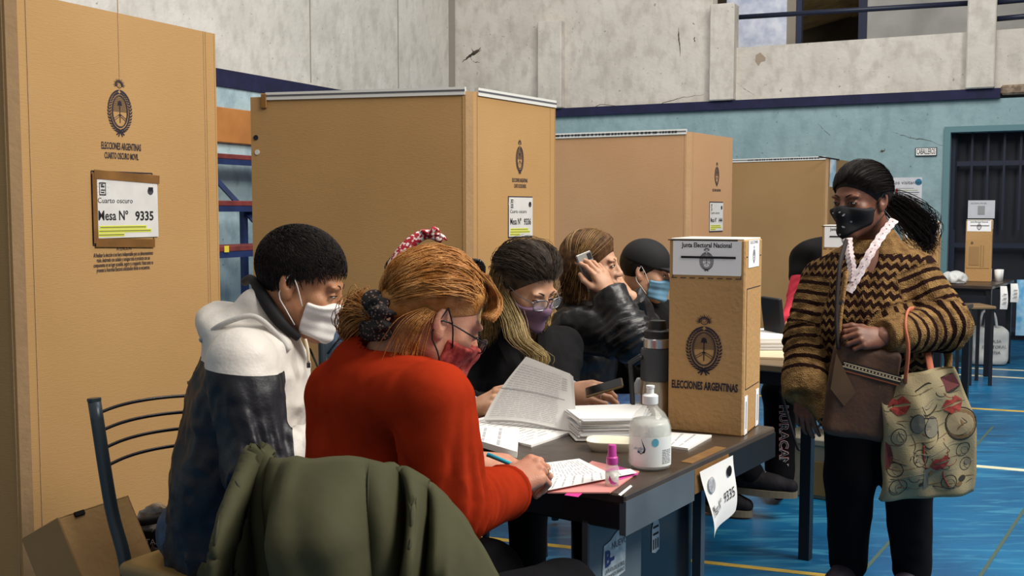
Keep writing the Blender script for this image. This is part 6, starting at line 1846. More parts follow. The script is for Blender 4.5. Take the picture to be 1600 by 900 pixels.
# bandana band over the head with a knot
M_BAND = bpy.data.materials.new('bandana_red'); M_BAND.use_nodes = True
_nt = M_BAND.node_tree; _n = _nt.nodes.new('ShaderNodeTexNoise'); _n.inputs['Scale'].default_value = 75; _n.inputs['Detail'].default_value = 1
_r = _nt.nodes.new('ShaderNodeValToRGB'); _t = _nt.nodes.new('ShaderNodeTexCoord'); _nt.links.new(_t.outputs['Object'], _n.inputs['Vector']); _nt.links.new(_n.outputs['Fac'], _r.inputs['Fac'])
_r.color_ramp.elements[0].position = .52; _r.color_ramp.elements[0].color = lin('#a01428'); _r.color_ramp.elements[1].position = .58; _r.color_ramp.elements[1].color = lin('#e6d8d4')
_nt.links.new(_r.outputs['Color'], _nt.nodes['Principled BSDF'].inputs['Base Color']); _nt.nodes['Principled BSDF'].inputs['Roughness'].default_value = .8
bpts = bez([at(596, 455, 3.9), at(606, 430, 3.85), at(622, 402, 3.83), at(645, 377, 3.84), at(668, 366, 3.86), at(690, 376, 3.9)], 24)
MB().tube(bpts, .022, 10, rs=[.008 + .018 * math.sin(math.pi * (i + 1) / 25) for i in range(24)], flat=.55).build('bandana', M_BAND, ban, smooth=True)
kn = at(672, 367, 3.84)
for i, d in enumerate(((.035, 0, .012), (.062, -.01, -.02), (-.04, 0, .004), (.02, 0, .02))):
    MB().tube(bez([kn, kn + Vector(d) * .6 + Vector((0, 0, .012)), kn + Vector(d)], 8), .012, 8, rs=[.008, .012, .015, .016, .015, .013, .01, .004], flat=.5).build('bandana_knot', M_BAND, ban, smooth=True)

# ================================================================== PERSON: woman with purple mask
M_BLACKJ = mat('jacket_black', '#0c0b0d', .85, spec=.2, var=.2, vscale=10, bump=.12, bscale=150)
M_MAROON = mat('shirt_maroon', '#4d1d2c', .85, col2='#7d5a60', vscale=70)
J = dict(neck=at(806, 512, 3.68), chest=at(806, 605, 3.74), pelvis=at(806, 700, 3.82), shR=at(737, 553, 3.68), shL=at(876, 545, 3.82),
         elR=at(700, 652, 3.50), wrR=at(735, 642, 3.14), elL=at(866, 660, 3.56), wrL=at(888, 616, 3.24))
seat_legs(J, (.3, -.95), kneez=.5)
pur = new_person(J, 'woman with purple mask and glasses in black jacket looking at her phone')
H = Head(at(822, 446, 3.56), (.62, -.64, -.46), 1.06, roll=.06)
o = dict(wC=.17, arm=(.064, .052, .04))
hR = hand_sdf(J['wrR'], (.80, -.35, .52), (-.45, -.35, .8), 1, ((.35, .35, .2), (.4, .4, .25), (.5, .45, .3), (.6, .5, .3)), thumb=((-.2, .95, -.3), (.15, .95, -.2)), s=1.12)
hL = hand_sdf(J['wrL'], (.78, -.55, .16), (-.1, -.75, .65), -1, ((.55, .75, .4), (.6, .8, .45), (.65, .85, .45), (.7, .85, .45)), thumb=((-.3, .85, .35), (.05, .98, .2)), s=1.1)
body(J, H, SK_LIGHT, pur, hands=(hR, hL), o=o, vox=.0042)
eyes(H, pur, open_=.0035, look=(0, -.002), brow=H_GREY)
nk = J['neck']
vcut = [rc(H.w(0, -.02, -.05), nk + Vector((.02, -.03, -.01)), .062, .066), rcf(nk + Vector((.035, -.12, -.02)), nk + Vector((.07, -.24, -.22)), .052, .03, (1, .3, 0), .8)]
garment('jacket', J, o, M_BLACKJ, pur, ex=.018, amp=.013, fscale=(10, 10, 6), seed=8, cut=vcut, vox=.0085)
garment('shirt', J, dict(wC=.15, arm=(.05, .042, .03)), M_MAROON, pur, ex=.006, amp=.004, seed=9, cut=[vcut[0]], vox=.010)
for sd in 'RL':
    e, w_ = J['el' + sd], J['wr' + sd]; d = (w_ - e).normalized()
    MB().tube([w_ - d * .03, w_ - d * .0], .05, 18, rs=[.056, .05]).build('cuff', M_BLACKJ, pur, smooth=True)
    MB().tube([w_ - d * .004, w_ + d * .010], .046, 18).build('cuff_lining', mat('cuff_pale_blue', '#8e9db0', .8), pur, smooth=True)
for pts in ([nk + Vector((-.07, .03, .02)), nk + Vector((-.06, -.06, .0)), nk + Vector((-.02, -.15, -.07)), nk + Vector((.03, -.215, -.17))], [nk + Vector((-.06, .04, .02)), nk + Vector((.05, .05, .02)), nk + Vector((.095, -.03, .0)), nk + Vector((.10, -.12, -.07)), nk + Vector((.09, -.2, -.17))]):
    ribbon(pts, .05, (.2, -.85, .5), .0, 20).build('collar', M_BLACKJ, pur)
trousers(J, {}, M_BLACKP, pur, vox=.012)
for sd in 'RL': shoe(J['an' + sd], J['an' + sd] + Vector((.05, -.18, 0)), M_BLACKP, pur)
cap = hair_cap(H, t=.020, line=((.085, .075), (.012, -.02)), nape=-.1, amp=.008, fs=(13, 13, 13), seed=4)
parts = [sdf_mesh(H.lift(cap), *H.bounds((-.14, -.18, -.16), (.14, .16, .18)), .005)]
rs = np.random.RandomState(25); st, en = [], []
for i in range(1800):
    s = rs.choice([-1, 1]); a = rs.uniform(0, 1)
    st.append(np.array([s * (.05 + .7 * a), 1.0 - .85 * a, .55 - .35 * a]) + rs.normal(0, .08, 3)); en.append(np.array([s * rs.uniform(.15, .7), -.85, -.35]) + rs.normal(0, .12, 3))
parts.append(locks(slerp_paths(H, st, en, 12, r=(.095, .117, .104), jit=.007, seed=3, arch=.05), .0011, 3))
np_object('hair', parts, H_GREY, pur)
# long loose waves: dark to blond, falling beside the face on both sides
Q = []
for i in range(700):
    s = -1 if rs.rand() < .42 else 1
    x = s * rs.uniform(.062, .095); y = rs.uniform(-.085, -.025) if s > 0 else rs.uniform(-.06, .03); ph = rs.uniform(0, 6); L_ = rs.uniform(.16, .27)
    P = []
    for k in range(16):
        t = k / 15; P.append((x + s * .008 * math.sin(t * 3.1) + .010 * math.sin(t * 9 + ph), y + .035 * t + .012 * math.sin(t * 8 + ph), .05 - L_ * t))
    Q.append(P)
W1 = wpaths(H, np.array(Q))
np_object('loose_hair', [locks(W1[:, :], .0014, 3, .3, .7)], [H_TIPS], pur)
lk = []
for i in range(260):     # the wavy lock hanging in front on the far side
    a = rs.normal(0, 1, 2) * .016; ph = rs.uniform(-.6, .6)
    base = [H.w(.082, -.04, -.02), at(798, 500, 3.47), at(814, 533, 3.43), at(846, 550, 3.42), at(838, 566, 3.42), at(850, 582, 3.42)]
    lk.append([tuple(p + Vector((a[0] + .010 * math.sin(j * .7 + ph), a[1], .012 * math.sin(ph + j * .5)))) for j, p in enumerate(bez(base, 14))])
np_object('wavy_lock', [locks(np.array(lk), .0012, 3, .4, .7)], [mat('hair_blond', '#9c8252', .45, col2='#c2ab78', vscale=60)], pur)
mask_part(H, mat('mask_purple', '#7d5f78', .8, bump=.1, bscale=200), pur, zt=-.014, back=.02, strapm=M_BLACKL)
glasses(H, pur, mat('glasses_steel', '#8f8c90', .3, metal=.8), y=.118, z=-.004, wlen=.026, hlen=.019, cat=True)
# earring and ring
MB().tube([np.array(hL[0].m @ Vector((-.009 + .0108 * math.cos(a), .091 + .02 * .825 + .0108 * .565 * math.sin(a), .004 - .02 * .565 + .0108 * .825 * math.sin(a)))) for a in np.linspace(0, 2 * math.pi, 14)], .0022, 6, caps=False).build('ring', mat('ring_silver', '#c9c4b8', .25, metal=.95), pur, smooth=True)
# phone in her hand
pm = frame(at(944, 606, 3.08), x=(.95, -.1, .30), z=(-.25, -.22, .95))
ph_ = thing('phone', pm.translation, 'gold smartphone held over the paper stack by the woman with purple mask', 'phone')
MB().box((0, 0, 0), (.115, .062, .008), pm, bev=.003).build('phone_body', mat('phone_gold', '#8a7350', .3, metal=.7), ph_)
MB().box((0, 0, .0045), (.108, .056, .0006), pm).build('screen', mat('screen_dark', '#131416', .12), ph_)

# ================================================================== PERSON: woman on the phone
M_PUFF = mat('jacket_black_glossy', '#121214', .38, var=.2, vscale=12, bump=.1, bscale=90)
J = dict(neck=at(903, 478, 4.26), chest=at(908, 560, 4.28), pelvis=at(905, 655, 4.30), shR=at(893, 508, 4.08), shL=at(930, 503, 4.44),
         elR=at(988, 530, 3.95), wrR=at(951, 458, 4.03), elL=at(1015, 545, 4.35), wrL=at(984, 466, 4.24))
seat_legs(J, (.9, -.35), kneez=.55, thigh=.42, foot=-.25)
pho = new_person(J, 'woman with brown hair in glossy black jacket talking on a phone')
H = Head(at(925, 414, 4.22), (.93, -.30, -.03), 1.03)
o = dict(wC=.165, arm=(.072, .062, .046))
hR = hand_sdf(J['wrR'], (-.42, .05, .86), (.55, -.80, .25), 1, ((.35, .45, .3), (.4, .5, .3), (.5, .55, .35), (.55, .6, .35)), thumb=((-.3, .9, -.3), (.1, .95, -.3)), s=1.05)
hL = hand_sdf(J['wrL'], (-.55, -.1, .75), (.70, -.55, .4), -1, ((.5, .7, .4), (.55, .75, .4), (.6, .8, .4), (.7, .8, .4)), s=1.0)
body(J, H, SK_LIGHT, pho, hands=(hR, hL), o=o, vox=.0042)
nails(hR[0], mat('nail_dark', '#2a1218', .3), pho)
eyes(H, pho, open_=.005, brow=H_BROWN)
garment('jacket', J, o, M_PUFF, pho, ex=.022, amp=.016, fscale=(12, 12, 10), seed=11, cut=[rc(H.w(0, -.03, -.05), J['neck'], .066, .07)], vox=.008, elbow_folds=.01,
        extra=[(rc(J['neck'] + Vector((-.06, -.03, .02)), J['neck'] + Vector((.07, -.05, -.02)), .035, .03), .03)])
trousers(J, {}, mat('jeans_mid', '#35507a', .8, col2='#456390', vscale=25), pho, vox=.010)
for sd in 'RL': shoe(J['an' + sd], J['an' + sd] + Vector((.17, -.06, 0)), M_BLACKP, pho)
cap = hair_cap(H, t=.020, line=((.088, .06), (.022, -.02)), nape=-.14, amp=.005, fs=(14, 14, 14), seed=7, extra=[(ell((0, -.05, -.03), (.088, .075, .12)), .04)])
parts = [sdf_mesh(H.lift(cap), *H.bounds((-.14, -.18, -.2), (.14, .16, .18)), .0055)]
parts.append(locks(fall_paths(H, 1300, (-.75, .72), .17, seed=35), .0013, 3, .3, .7))
np_object('hair', parts, H_BROWN, pho)
np_object('hair_highlights', [locks(fall_paths(H, 170, (-.6, .75), .17, r=(.097, .119, .106), seed=36), .0013, 3, .3, .7)], mat('hair_honey', '#8a683d', .42, col2='#a8854f', vscale=50), pho)
pm = frame(at(921, 424, 4.06), z=(-.12, .05, 1), x=(.55, -.80, .0)); pm = frame(pm.translation, x=(.42, .30, .15), z=(-.38, .0, .92))
ph_ = thing('phone', pm.translation, 'grey smartphone held to the ear of the woman with brown hair', 'phone')
MB().box((0, 0, 0), (.074, .009, .15), pm, bev=.003).build('phone_body', mat('phone_grey', '#8d8a86', .35, metal=.5), ph_)
MB().box((.022, -.0055, .055), (.02, .002, .025), pm, bev=.0008).build('camera_lens', M_INK, ph_)

# ================================================================== PERSON: man with black cap
J = dict(neck=at(998, 472, 4.88), chest=at(1002, 545, 4.92), pelvis=at(1000, 640, 4.95), shR=at(978, 500, 4.74), shL=at(1040, 493, 5.04),
         elR=at(1010, 590, 4.62), wrR=at(1075, 600, 4.65), elL=at(1070, 590, 5.0), wrL=at(1110, 590, 4.85))
P_ = Vector(J['pelvis'])
J['hipR'] = P_ + Vector((.06, -.08, 0)); J['hipL'] = P_ + Vector((.06, .08, 0))
J['knR'] = at(1120, 655, 4.72); J['knL'] = at(1105, 650, 4.95); J['anR'] = at(1172, 738, 4.62); J['anL'] = at(1125, 815, 4.66)
J['anL'].z = .105
capm = new_person(J, 'man in black cap and light blue mask seated behind the big ballot box')
H = Head(at(1008, 424, 4.82), (.92, -.25, -.20), 1.05)
o = dict()
body(J, H, SK_LIGHT, capm, o=o, vox=.0045)
eyes(H, capm, open_=.004)
garment('jacket', J, o, M_BLACKJ, capm, ex=.018, amp=.010, seed=13, cut=[rc(H.w(0, -.03, -.05), J['neck'], .062, .06)], vox=.0095)
trousers(J, dict(leg=(.08, .06, .05)), M_BLACKP, capm, vox=.010)
M_BOOT = mat('boot_black', '#18161a', .75, var=.3, vscale=20, spec=.25, bump=.2, bscale=60); M_SOLE = mat('sole_grey', '#6a6252', .85)
for an, to in (('anR', at(1243, 742, 4.55)), ('anL', at(1170, 815, 4.6))):
    a = J[an]; t = Vector((to.x, to.y, a.z - .0)); sh = shoe(a, t, M_BOOT, capm, sole=M_SOLE, boot=.07)
    for i in range(5):
        p = a.lerp(t, .12 + .11 * i) + UP * (.034 - .017 * i); d = (t - a).normalized().cross(UP)
        MB().tube([p + d * .022, p + UP * .01, p - d * .022], .003, 5).build('lace', M_INKG, sh)
hm = hair_cap(H, t=.008, line=((.06, .03), (.012, -.025)), nape=-.06, amp=.003, fs=(40, 40, 40))
sdf_object('hair', H.lift(hm), *H.bounds((-.11, -.13, -.1), (.11, .14, .15)), .005, H_BLACK, capm)
ce = ell((0, -.008, .045), (.09, .11, .098))
def capf(p): return smax(ce(p), (.028 - .12 * p[:, 1]) - p[:, 2], .008)
co_ = sdf_object('cap', H.lift(capf), *H.bounds((-.12, -.15, -.02), (.12, .16, .17)), .005, mat('cap_black', '#0d0c0e', .8), capm)
br = rcf((0, .07, .032), (0, .155, .018), .07, .05, (0, 0, 1), .12)
sdf_object('brim', H.lift(br), *H.bounds((-.1, .0, -.02), (.1, .24, .08)), .005, MATS['cap_black'], co_)
mask_part(H, mat('mask_light_blue', '#6f9fbe', .75, bump=.05, bscale=200), capm, zt=-.01, back=.036, bslope=.3, pleats=True, strapm=mat('strap_white', '#dcdcda', .7))

# chairs under the people behind the desk
for Jp, fc, lb in ((ban, (.25, -.97), 'woman with the red bandana'), (pur, (.3, -.95), 'woman with purple mask'), (pho, (.9, -.35), 'woman on the phone'), (capm, (.95, -.3), 'man in black cap')):
    c = W[Jp.name].translation
    copy_tree(chair_a, frame(Vector((c.x, c.y, 0)) , y=Vector((fc[0], fc[1], 0)), z=UP), 'tube steel chair under the ' + lb)
# ================================================================== PERSON: half hidden person with red sleeve
M_PINKRED = mat('sleeve_red_pink', '#c22a40', .8, var=.08, vscale=10)
J = dict(neck=at(1325, 392, 5.35), chest=at(1300, 470, 5.4), pelvis=at(1290, 585, 5.5), shR=at(1262, 405, 5.2), shL=at(1370, 415, 5.5),
         elR=at(1248, 480, 5.05), wrR=at(1232, 508, 4.85), elL=at(1390, 500, 5.3), wrL=at(1360, 510, 5.0))
seat_legs(J, (-.3, -.95), kneez=.5, thigh=.45)
J['knR'] = at(1218, 612, 5.05); J['anR'] = at(1218, 765, 4.98); J['anR'].z = .1
hid = new_person(J, 'person in red top and black vest mostly hidden behind the standing woman')
H = Head(at(1345, 335, 5.25), (-.4, -.85, -.2), 1.0)
o = dict()
body(J, H, SK_LIGHT, hid, o=o, vox=.006); eyes(H, hid)
garment('red_top', J, o, M_PINKRED, hid, ex=.014, amp=.009, seed=15, cut=[rc(H.w(0, -.03, -.05), J['neck'], .06, .06)], vox=.01)
tf, fr, s_, sp_ = torso_fs(J, o, .034)
vest = union(tf + [rc(J['shR'], J['shR'].lerp(J['elR'], .35), .085, .075), rc(at(1262, 395, 5.15), at(1300, 385, 5.25), .05, .06)], .05)
lo, hi = bounds([J['shR'], J['shL'], J['pelvis'], J['neck']], .25)
sdf_object('vest', lambda p: smax(vest(p) - .008 * (folds(p, (9, 9, 9), 3) - .5), -rc(H.w(0, -.03, -.05), J['neck'], .07, .06)(p), .01), lo, hi, .011, M_BLACKJ, hid)
hm = hair_cap(H, t=.016, nape=-.1)
sdf_object('hair', H.lift(hm), *H.bounds((-.12, -.14, -.14), (.12, .15, .16)), .006, H_BLACK, hid)
tr = trousers(J, dict(leg=(.085, .07, .06)), M_BLACKP, hid, vox=.011)
for sd in 'RL': shoe(J['an' + sd], J['an' + sd] + Vector((-.05, -.18, 0)), M_BLACKP, hid)
# club lettering running down the trouser leg
lt = at(1227, 690, J['knR'].y - .09)
for i, ch in enumerate('HURACAN'):
    p = at(1224, 640 + i * 13.6, J['knR'].y - .125)
    mm = Matrix.Translation(p) @ Matrix.Rotation(math.pi / 2, 4, 'Y')
    text(ch, mm, .057, mat('letter_red', '#8e2a30', .7), tr, bold=.0045)
    text(ch, mm @ Matrix.Translation((0, -.002, 0)), .057, mat('letter_white', '#c9c4c0', .7), tr, bold=.0022)
    text(ch, mm @ Matrix.Translation((0, -.004, 0)), .057, M_BLACKP, tr, bold=-.0001)
copy_tree(chair_a, frame(Vector((J['pelvis'].x, J['pelvis'].y, 0)), y=Vector((-.3, -.95, 0)), z=UP), 'tube steel chair of the person in red top')
# bent metal rod frame by the tan table leg
rp = bez([at(1217, 606, 4.3), at(1228, 640, 4.28), at(1243, 690, 4.26), at(1250, 703, 4.26), at(1262, 690, 4.26), at(1288, 655, 4.26)], 24)
o_ = MB().tube(rp, .006, 8).build('wire_hook', M_CROD, smooth=True)
tag(o_, 'thin bent grey metal rod beside the tan table leg', 'rod')

# ================================================================== PERSON: standing voter
def ats(px, py, Y): return at(px, py, Y * .957)
J = dict(neck=ats(1368, 372, 3.93), chest=ats(1358, 455, 3.90), pelvis=ats(1362, 580, 3.92), shR=ats(1290, 440, 3.97), shL=ats(1428, 430, 3.83),
         elR=ats(1262, 530, 3.93), wrR=ats(1256, 618, 3.80), elL=ats(1474, 508, 3.72), wrL=ats(1378, 526, 3.58),
         hipR=ats(1335, 600, 3.95), hipL=ats(1410, 600, 3.86), knR=ats(1328, 745, 3.88), knL=ats(1418, 745, 3.80), anR=ats(1325, 880, 3.92), anL=ats(1426, 880, 3.84))
J['anR'].z = J['anL'].z = .09
vot = new_person(J, 'standing woman voter in brown and tan striped cardigan with black mask')
H = Head(ats(1345, 313, 3.86), (-.80, -.58, -.12), 1.04)
o = dict(wP=.18, wM=.175, wC=.155, q=.80, arm=(.070, .068, .044), belly=(-.02, -.05, 0), leg=(.095, .07, .05))
hR = hand_sdf(J['wrR'] + Vector((0, 0, .01)), (.05, -.1, -1), (-.55, -.8, .05), 1, ((.25, .35, .2), (.3, .4, .25), (.35, .45, .25), (.4, .5, .3)), thumb=((-.35, .9, -.3), (-.1, .95, -.35)), s=.95)
hL = hand_sdf(J['wrL'], (-.95, -.25, .02), (.1, -.85, .5), -1, ((.7, .9, .5), (.75, .95, .5), (.8, .95, .5), (.85, .95, .5)), thumb=((-.35, .85, -.3), (-.05, .95, -.35)), s=.98)
body(J, H, SK_BROWN, vot, hands=(hR, hL), o=o)
eyes(H, vot, open_=.0035, brow=H_BLACK)
MB().tube([H.w(.082, -.002, -.036), H.w(.083, -.002, -.05)], .003, 8).build('earring', M_STEEL, vot)
def knit_mat():
    m = bpy.data.materials.new('cardigan_knit'); m.use_nodes = True; nt = m.node_tree; L = nt.links; b = nt.nodes['Principled BSDF']
    b.inputs['Roughness'].default_value = .95; b.inputs['Specular IOR Level'].default_value = .1
    at_ = nt.nodes.new('ShaderNodeAttribute'); at_.attribute_name = 'knit'
    sx = nt.nodes.new('ShaderNodeSeparateXYZ'); L.new(at_.outputs['Vector'], sx.inputs[0])
    def M(op, a, b2=None, c=None):
        n = nt.nodes.new('ShaderNodeMath'); n.operation = op
        for i, v in enumerate((a, b2, c)):
            if v is None: continue
            if isinstance(v, (int, float)): n.inputs[i].default_value = v
            else: L.new(v, n.inputs[i])
        return n.outputs[0]
    u, v, w_ = sx.outputs[0], sx.outputs[1], sx.outputs[2]     # u across (m), v along stripes axis (m), w zone
    zig = M('MULTIPLY', M('ABSOLUTE', M('SUBTRACT', M('FRACT', M('MULTIPLY', u, 34.0)), .5)), .030)
    tri = M('PINGPONG', M('MULTIPLY', u, 1.0), .5)
    tc = nt.nodes.new('ShaderNodeTexCoord'); nz = nt.nodes.new('ShaderNodeTexNoise'); nz.inputs['Scale'].default_value = 70; L.new(tc.outputs['Object'], nz.inputs['Vector'])
    jit = M('MULTIPLY', M('SUBTRACT', nz.outputs['Fac'], .5), .012)
    ph = M('FRACT', M('MULTIPLY', M('ADD', M('ADD', v, zig), jit), 31.0))
    torso = M('GREATER_THAN', ph, .42)
    ph2 = M('FRACT', M('MULTIPLY', M('ADD', v, M('MULTIPLY', jit, .6)), 27.0))
    sleeve = M('GREATER_THAN', ph2, .62)
    is_sl = M('GREATER_THAN', w_, .5); plain = M('GREATER_THAN', w_, 1.5)
    dk = M('ADD', M('MULTIPLY', torso, M('SUBTRACT', 1.0, is_sl)), M('MULTIPLY', sleeve, M('MULTIPLY', is_sl, M('SUBTRACT', 1.0, plain))))
    n2 = nt.nodes.new('ShaderNodeTexNoise'); n2.inputs['Scale'].default_value = 28; L.new(tc.outputs['Object'], n2.inputs['Vector'])
    r = nt.nodes.new('ShaderNodeValToRGB'); L.new(n2.outputs['Fac'], r.inputs['Fac']); r.color_ramp.elements[0].color = lin('#654b2d'); r.color_ramp.elements[1].color = lin('#8f6f46')
    r.color_ramp.elements[0].position = .35; r.color_ramp.elements[1].position = .65
    mx = nt.nodes.new('ShaderNodeMix'); mx.data_type = 'RGBA'; L.new(dk, mx.inputs[0]); L.new(r.outputs['Color'], mx.inputs[6]); mx.inputs[7].default_value = lin('#22100c')
    L.new(mx.outputs[2], b.inputs['Base Color'])
    wv = nt.nodes.new('ShaderNodeTexVoronoi'); wv.inputs['Scale'].default_value = 210; L.new(tc.outputs['Object'], wv.inputs['Vector'])
    bp = nt.nodes.new('ShaderNodeBump'); bp.inputs['Strength'].default_value = .7; bp.inputs['Distance'].default_value = .006
    L.new(wv.outputs['Distance'], bp.inputs['Height']); L.new(bp.outputs['Normal'], b.inputs['Normal'])
    return m
M_KNIT = knit_mat()
M_KTAN = mat('knit_plain_tan', '#94703f', .95, col2='#7c5c33', vscale=30, bump=.6, bscale=160)
def knit_attr(Vv):
    out = np.zeros((len(Vv), 3)); c = V3(J['chest']); s = V3(J['shR']) - V3(J['shL']); s[2] = 0; s /= np.linalg.norm(s)
    sag = (Vv - c) @ s
    out[:, 0] = sag + .25 * (Vv[:, 1] - c[1]); out[:, 1] = Vv[:, 2] + .10 * np.abs(sag) ** 1.2
    for sd in 'RL':
        sh, el, wr = V3(J['sh' + sd]), V3(J['el' + sd]), V3(J['wr' + sd])
        d1 = el - sh; l1 = np.linalg.norm(d1); d1 /= l1; d2 = wr - el; l2 = np.linalg.norm(d2); d2 /= l2
        t1 = (Vv - sh) @ d1; r1 = np.linalg.norm(Vv - sh - np.clip(t1, 0, l1)[:, None] * d1, axis=1)
        t2 = (Vv - el) @ d2; r2 = np.linalg.norm(Vv - el - np.clip(t2, 0, l2)[:, None] * d2, axis=1)
        outside = ((Vv - sh) @ s) * (1 if sd == 'R' else -1)
        in1 = (r1 < .125) & (t1 > .01) & (outside > -.045); in2 = (r2 < .105) & (t2 > -.02)
        out[in1, 1] = np.clip(t1, -1, l1)[in1]; out[in1, 2] = 1
        k = in2 & (r2 < r1 + .01); out[k, 1] = l1 + t2[k]; out[k, 2] = 1
        cf = k & (t2 > l2 - .075); out[cf, 2] = 2
    yoke = (Vv[:, 2] > J['shL'].z + .075) & (out[:, 2] == 0)
    out[yoke, 2] = 2
    return out
Hm_ = ats(1270, 672, 3.8).z
nb = J['neck']
vc = [rc(H.w(0, -.02, -.05), nb, .066, .066), rcf(nb + Vector((-.055, -.13, -.005)), nb + Vector((-.10, -.22, -.20)), .05, .012, (.8, -.5, 0), .9)]
hemf = lambda p: (Hm_ + .02 + .06 * np.clip((p[:, 0] - J['pelvis'].x) / .2, -1, 1)) - p[:, 2]
garment('cardigan', J, o, M_KNIT, vot, ex=.016, amp=.012, fscale=(8, 8, 6), seed=21, armk=.012, cut=vc, hem=hemf, vox=.0065, elbow_folds=.008, attrs={'knit': knit_attr},
        extra=[(rc(ats(1250, 600, 3.84), ats(1300, 655, 3.74), .03, .04), .08)])
# button band and ribbed hem
fb1 = bez([ats(1322, 425, 3.66), ats(1312, 500, 3.615), ats(1308, 570, 3.61), ats(1306, 655, 3.64)], 20)
MB().tube(fb1, .016, 8, flat=.5).build('button_band', M_KTAN, vot, smooth=True)
for i in (4, 9, 14): MB().lathe([(0, .004), (.008, .003), (.009, 0)], 12, Matrix.Translation(fb1[i] + Vector((-.004, -.012, 0))) @ Matrix.Rotation(math.pi / 2, 4, 'X')).build('button', M_KROD if False else M_CROD, vot)
# collar edging: lace blouse
M_LACE = mat('blouse_lace', '#d9cfcf', .8, col2='#b8a3a6', vscale=90)
garment('blouse', J, dict(wP=.17, wM=.17, wC=.17, q=.74, arm=(.05, .045, .035)), mat('blouse_skin_tone', '#6e4838', .7), vot, ex=.0, amp=0, seed=5, cut=[vc[0]], vox=.012, elbow_folds=0)
for pts in ([ats(1398, 343, 3.84), ats(1382, 362, 3.76), ats(1362, 392, 3.685), ats(1342, 428, 3.66), ats(1326, 456, 3.65)], [ats(1325, 372, 3.76), ats(1327, 395, 3.69), ats(1331, 418, 3.665), ats(1330, 440, 3.655)]):
    ribbon(pts, .028, (-.35, -.9, .2), .12).build('lace_collar', M_LACE, vot)
    C_ = bez(pts, 40); q_ = MB()
    for i in range(2, 38, 3): q_.lathe([(0, .002), (.002, .0012), (.0022, 0)], 8, Matrix.Translation(C_[i] + Vector((-.002, -.005, .001))) @ Matrix.Rotation(math.pi / 2, 4, 'X'))
    q_.build('lace_dots', mat('lace_dot', '#8d5a60', .8), vot)
trousers(J, dict(wP=.18, leg=(.105, .078, .058)), M_BLACKP, vot, top=.9)
for sd in 'RL': shoe(J['an' + sd], J['an' + sd] + Vector((-.12, -.15, 0)), mat('shoe_purple_black', '#1c1626', .6), vot)
# hair
cap = hair_cap(H, t=.012, line=((.088, .055), (.005, -.012)), nape=-.085, amp=.0025, fs=(18, 18, 18), seed=8)
parts = [sdf_mesh(H.lift(cap), *H.bounds((-.13, -.16, -.13), (.13, .15, .16)), .0045)]
rs = np.random.RandomState(45); st, en = [], []
for i in range(1000):
    s = rs.choice([-1, 1]); a = rs.uniform(0, 1)
    st.append(np.array([s * (.03 + .75 * a), 1.0 - .75 * a, .47 - .55 * a]) + rs.normal(0, .03, 3)); en.append(np.array([s * .12, -.98, -.30]) + rs.normal(0, .08, 3))
parts.append(locks(slerp_paths(H, st, en, 12, r=(.090, .111, .099), jit=.002, seed=6), .001, 3))
tA, tB = H.w(0, -.115, -.02), ats(1452, 372, 3.98); Q = []
for i in range(900):
    b_ = rs.normal(0, 1, 3) * np.array([.026, .02, .024]); c_ = rs.normal(0, 1, 3) * np.array([.016, .02, .022])
    Q.append([tuple(p) for p in bez([tA + Vector(rs.normal(0, .010, 3)), H.w(0, -.16, -.02) + Vector(b_) * .6, ats(1425, 335, 3.96) + Vector(b_) + Vector((.0, 0, -.01)), ats(1440, 358, 3.97) + Vector(b_), tB + Vector(c_) + Vector((0, 0, rs.uniform(-.04, .0)))], 14)])
parts.append(locks(np.array(Q), .0012, 3, .3, .7))
np_object('hair', parts, H_BLACK, vot)
# black mask with little printed shapes
mk = mask_part(H, mat('mask_black', '#0c0c10', .8, bump=.1, bscale=200), vot, zt=-.004, back=.028, off=.007, bslope=.7, vox=.0028, strapm=M_BLACKL)
M_MP = mat('mask_print', '#a8a4a6', .8)
rs2 = random.Random(6)
def on_mask(x, z):
    f = lambda y: float(min(SKULL(np.array([[x, y, z]]))[0] - .007, 9)); t_ = rc((0, .1, -.03), (0, .098, -.095), .016, .02)
    y = .15
    while y > 0 and min(f(y), t_(np.array([[x, y, z]]))[0]) > .002: y -= .001
    return y
for i, (x, z, a, b_, rt) in enumerate(((.03, -.03, .008, .003, .2), (.012, -.05, .004, .0025, 1), (.035, -.062, .003, .003, 0), (.02, -.085, .008, .003, .5), (.046, -.045, .006, .002, 1.2), (-.02, -.035, .006, .003, .8), (-.03, -.06, .004, .004, 0), (-.012, -.075, .006, .003, -.4), (.048, -.08, .006, .003, -.5), (.0, -.1, .005, .003, .2), (.055, -.03, .004, .002, .9), (-.01, -.025, .004, .002, .3))):
    y = on_mask(x, z); y2 = on_mask(x + .004, z); y3 = on_mask(x, z + .004)
    n = Vector(((y - y2) / .004, 1, (y - y3) / .004)).normalized()
    mm = H.mw @ frame((x, y + .002, z), y=-n, z=(math.sin(rt), 0, math.cos(rt)))
    MB().poly([(a * math.cos(t), b_ * math.sin(t) + (.001 if k % 2 else 0)) for k, t in enumerate(np.linspace(0, 2 * math.pi, 9)[:-1])], mm).build('mask_print', M_MP, mk)

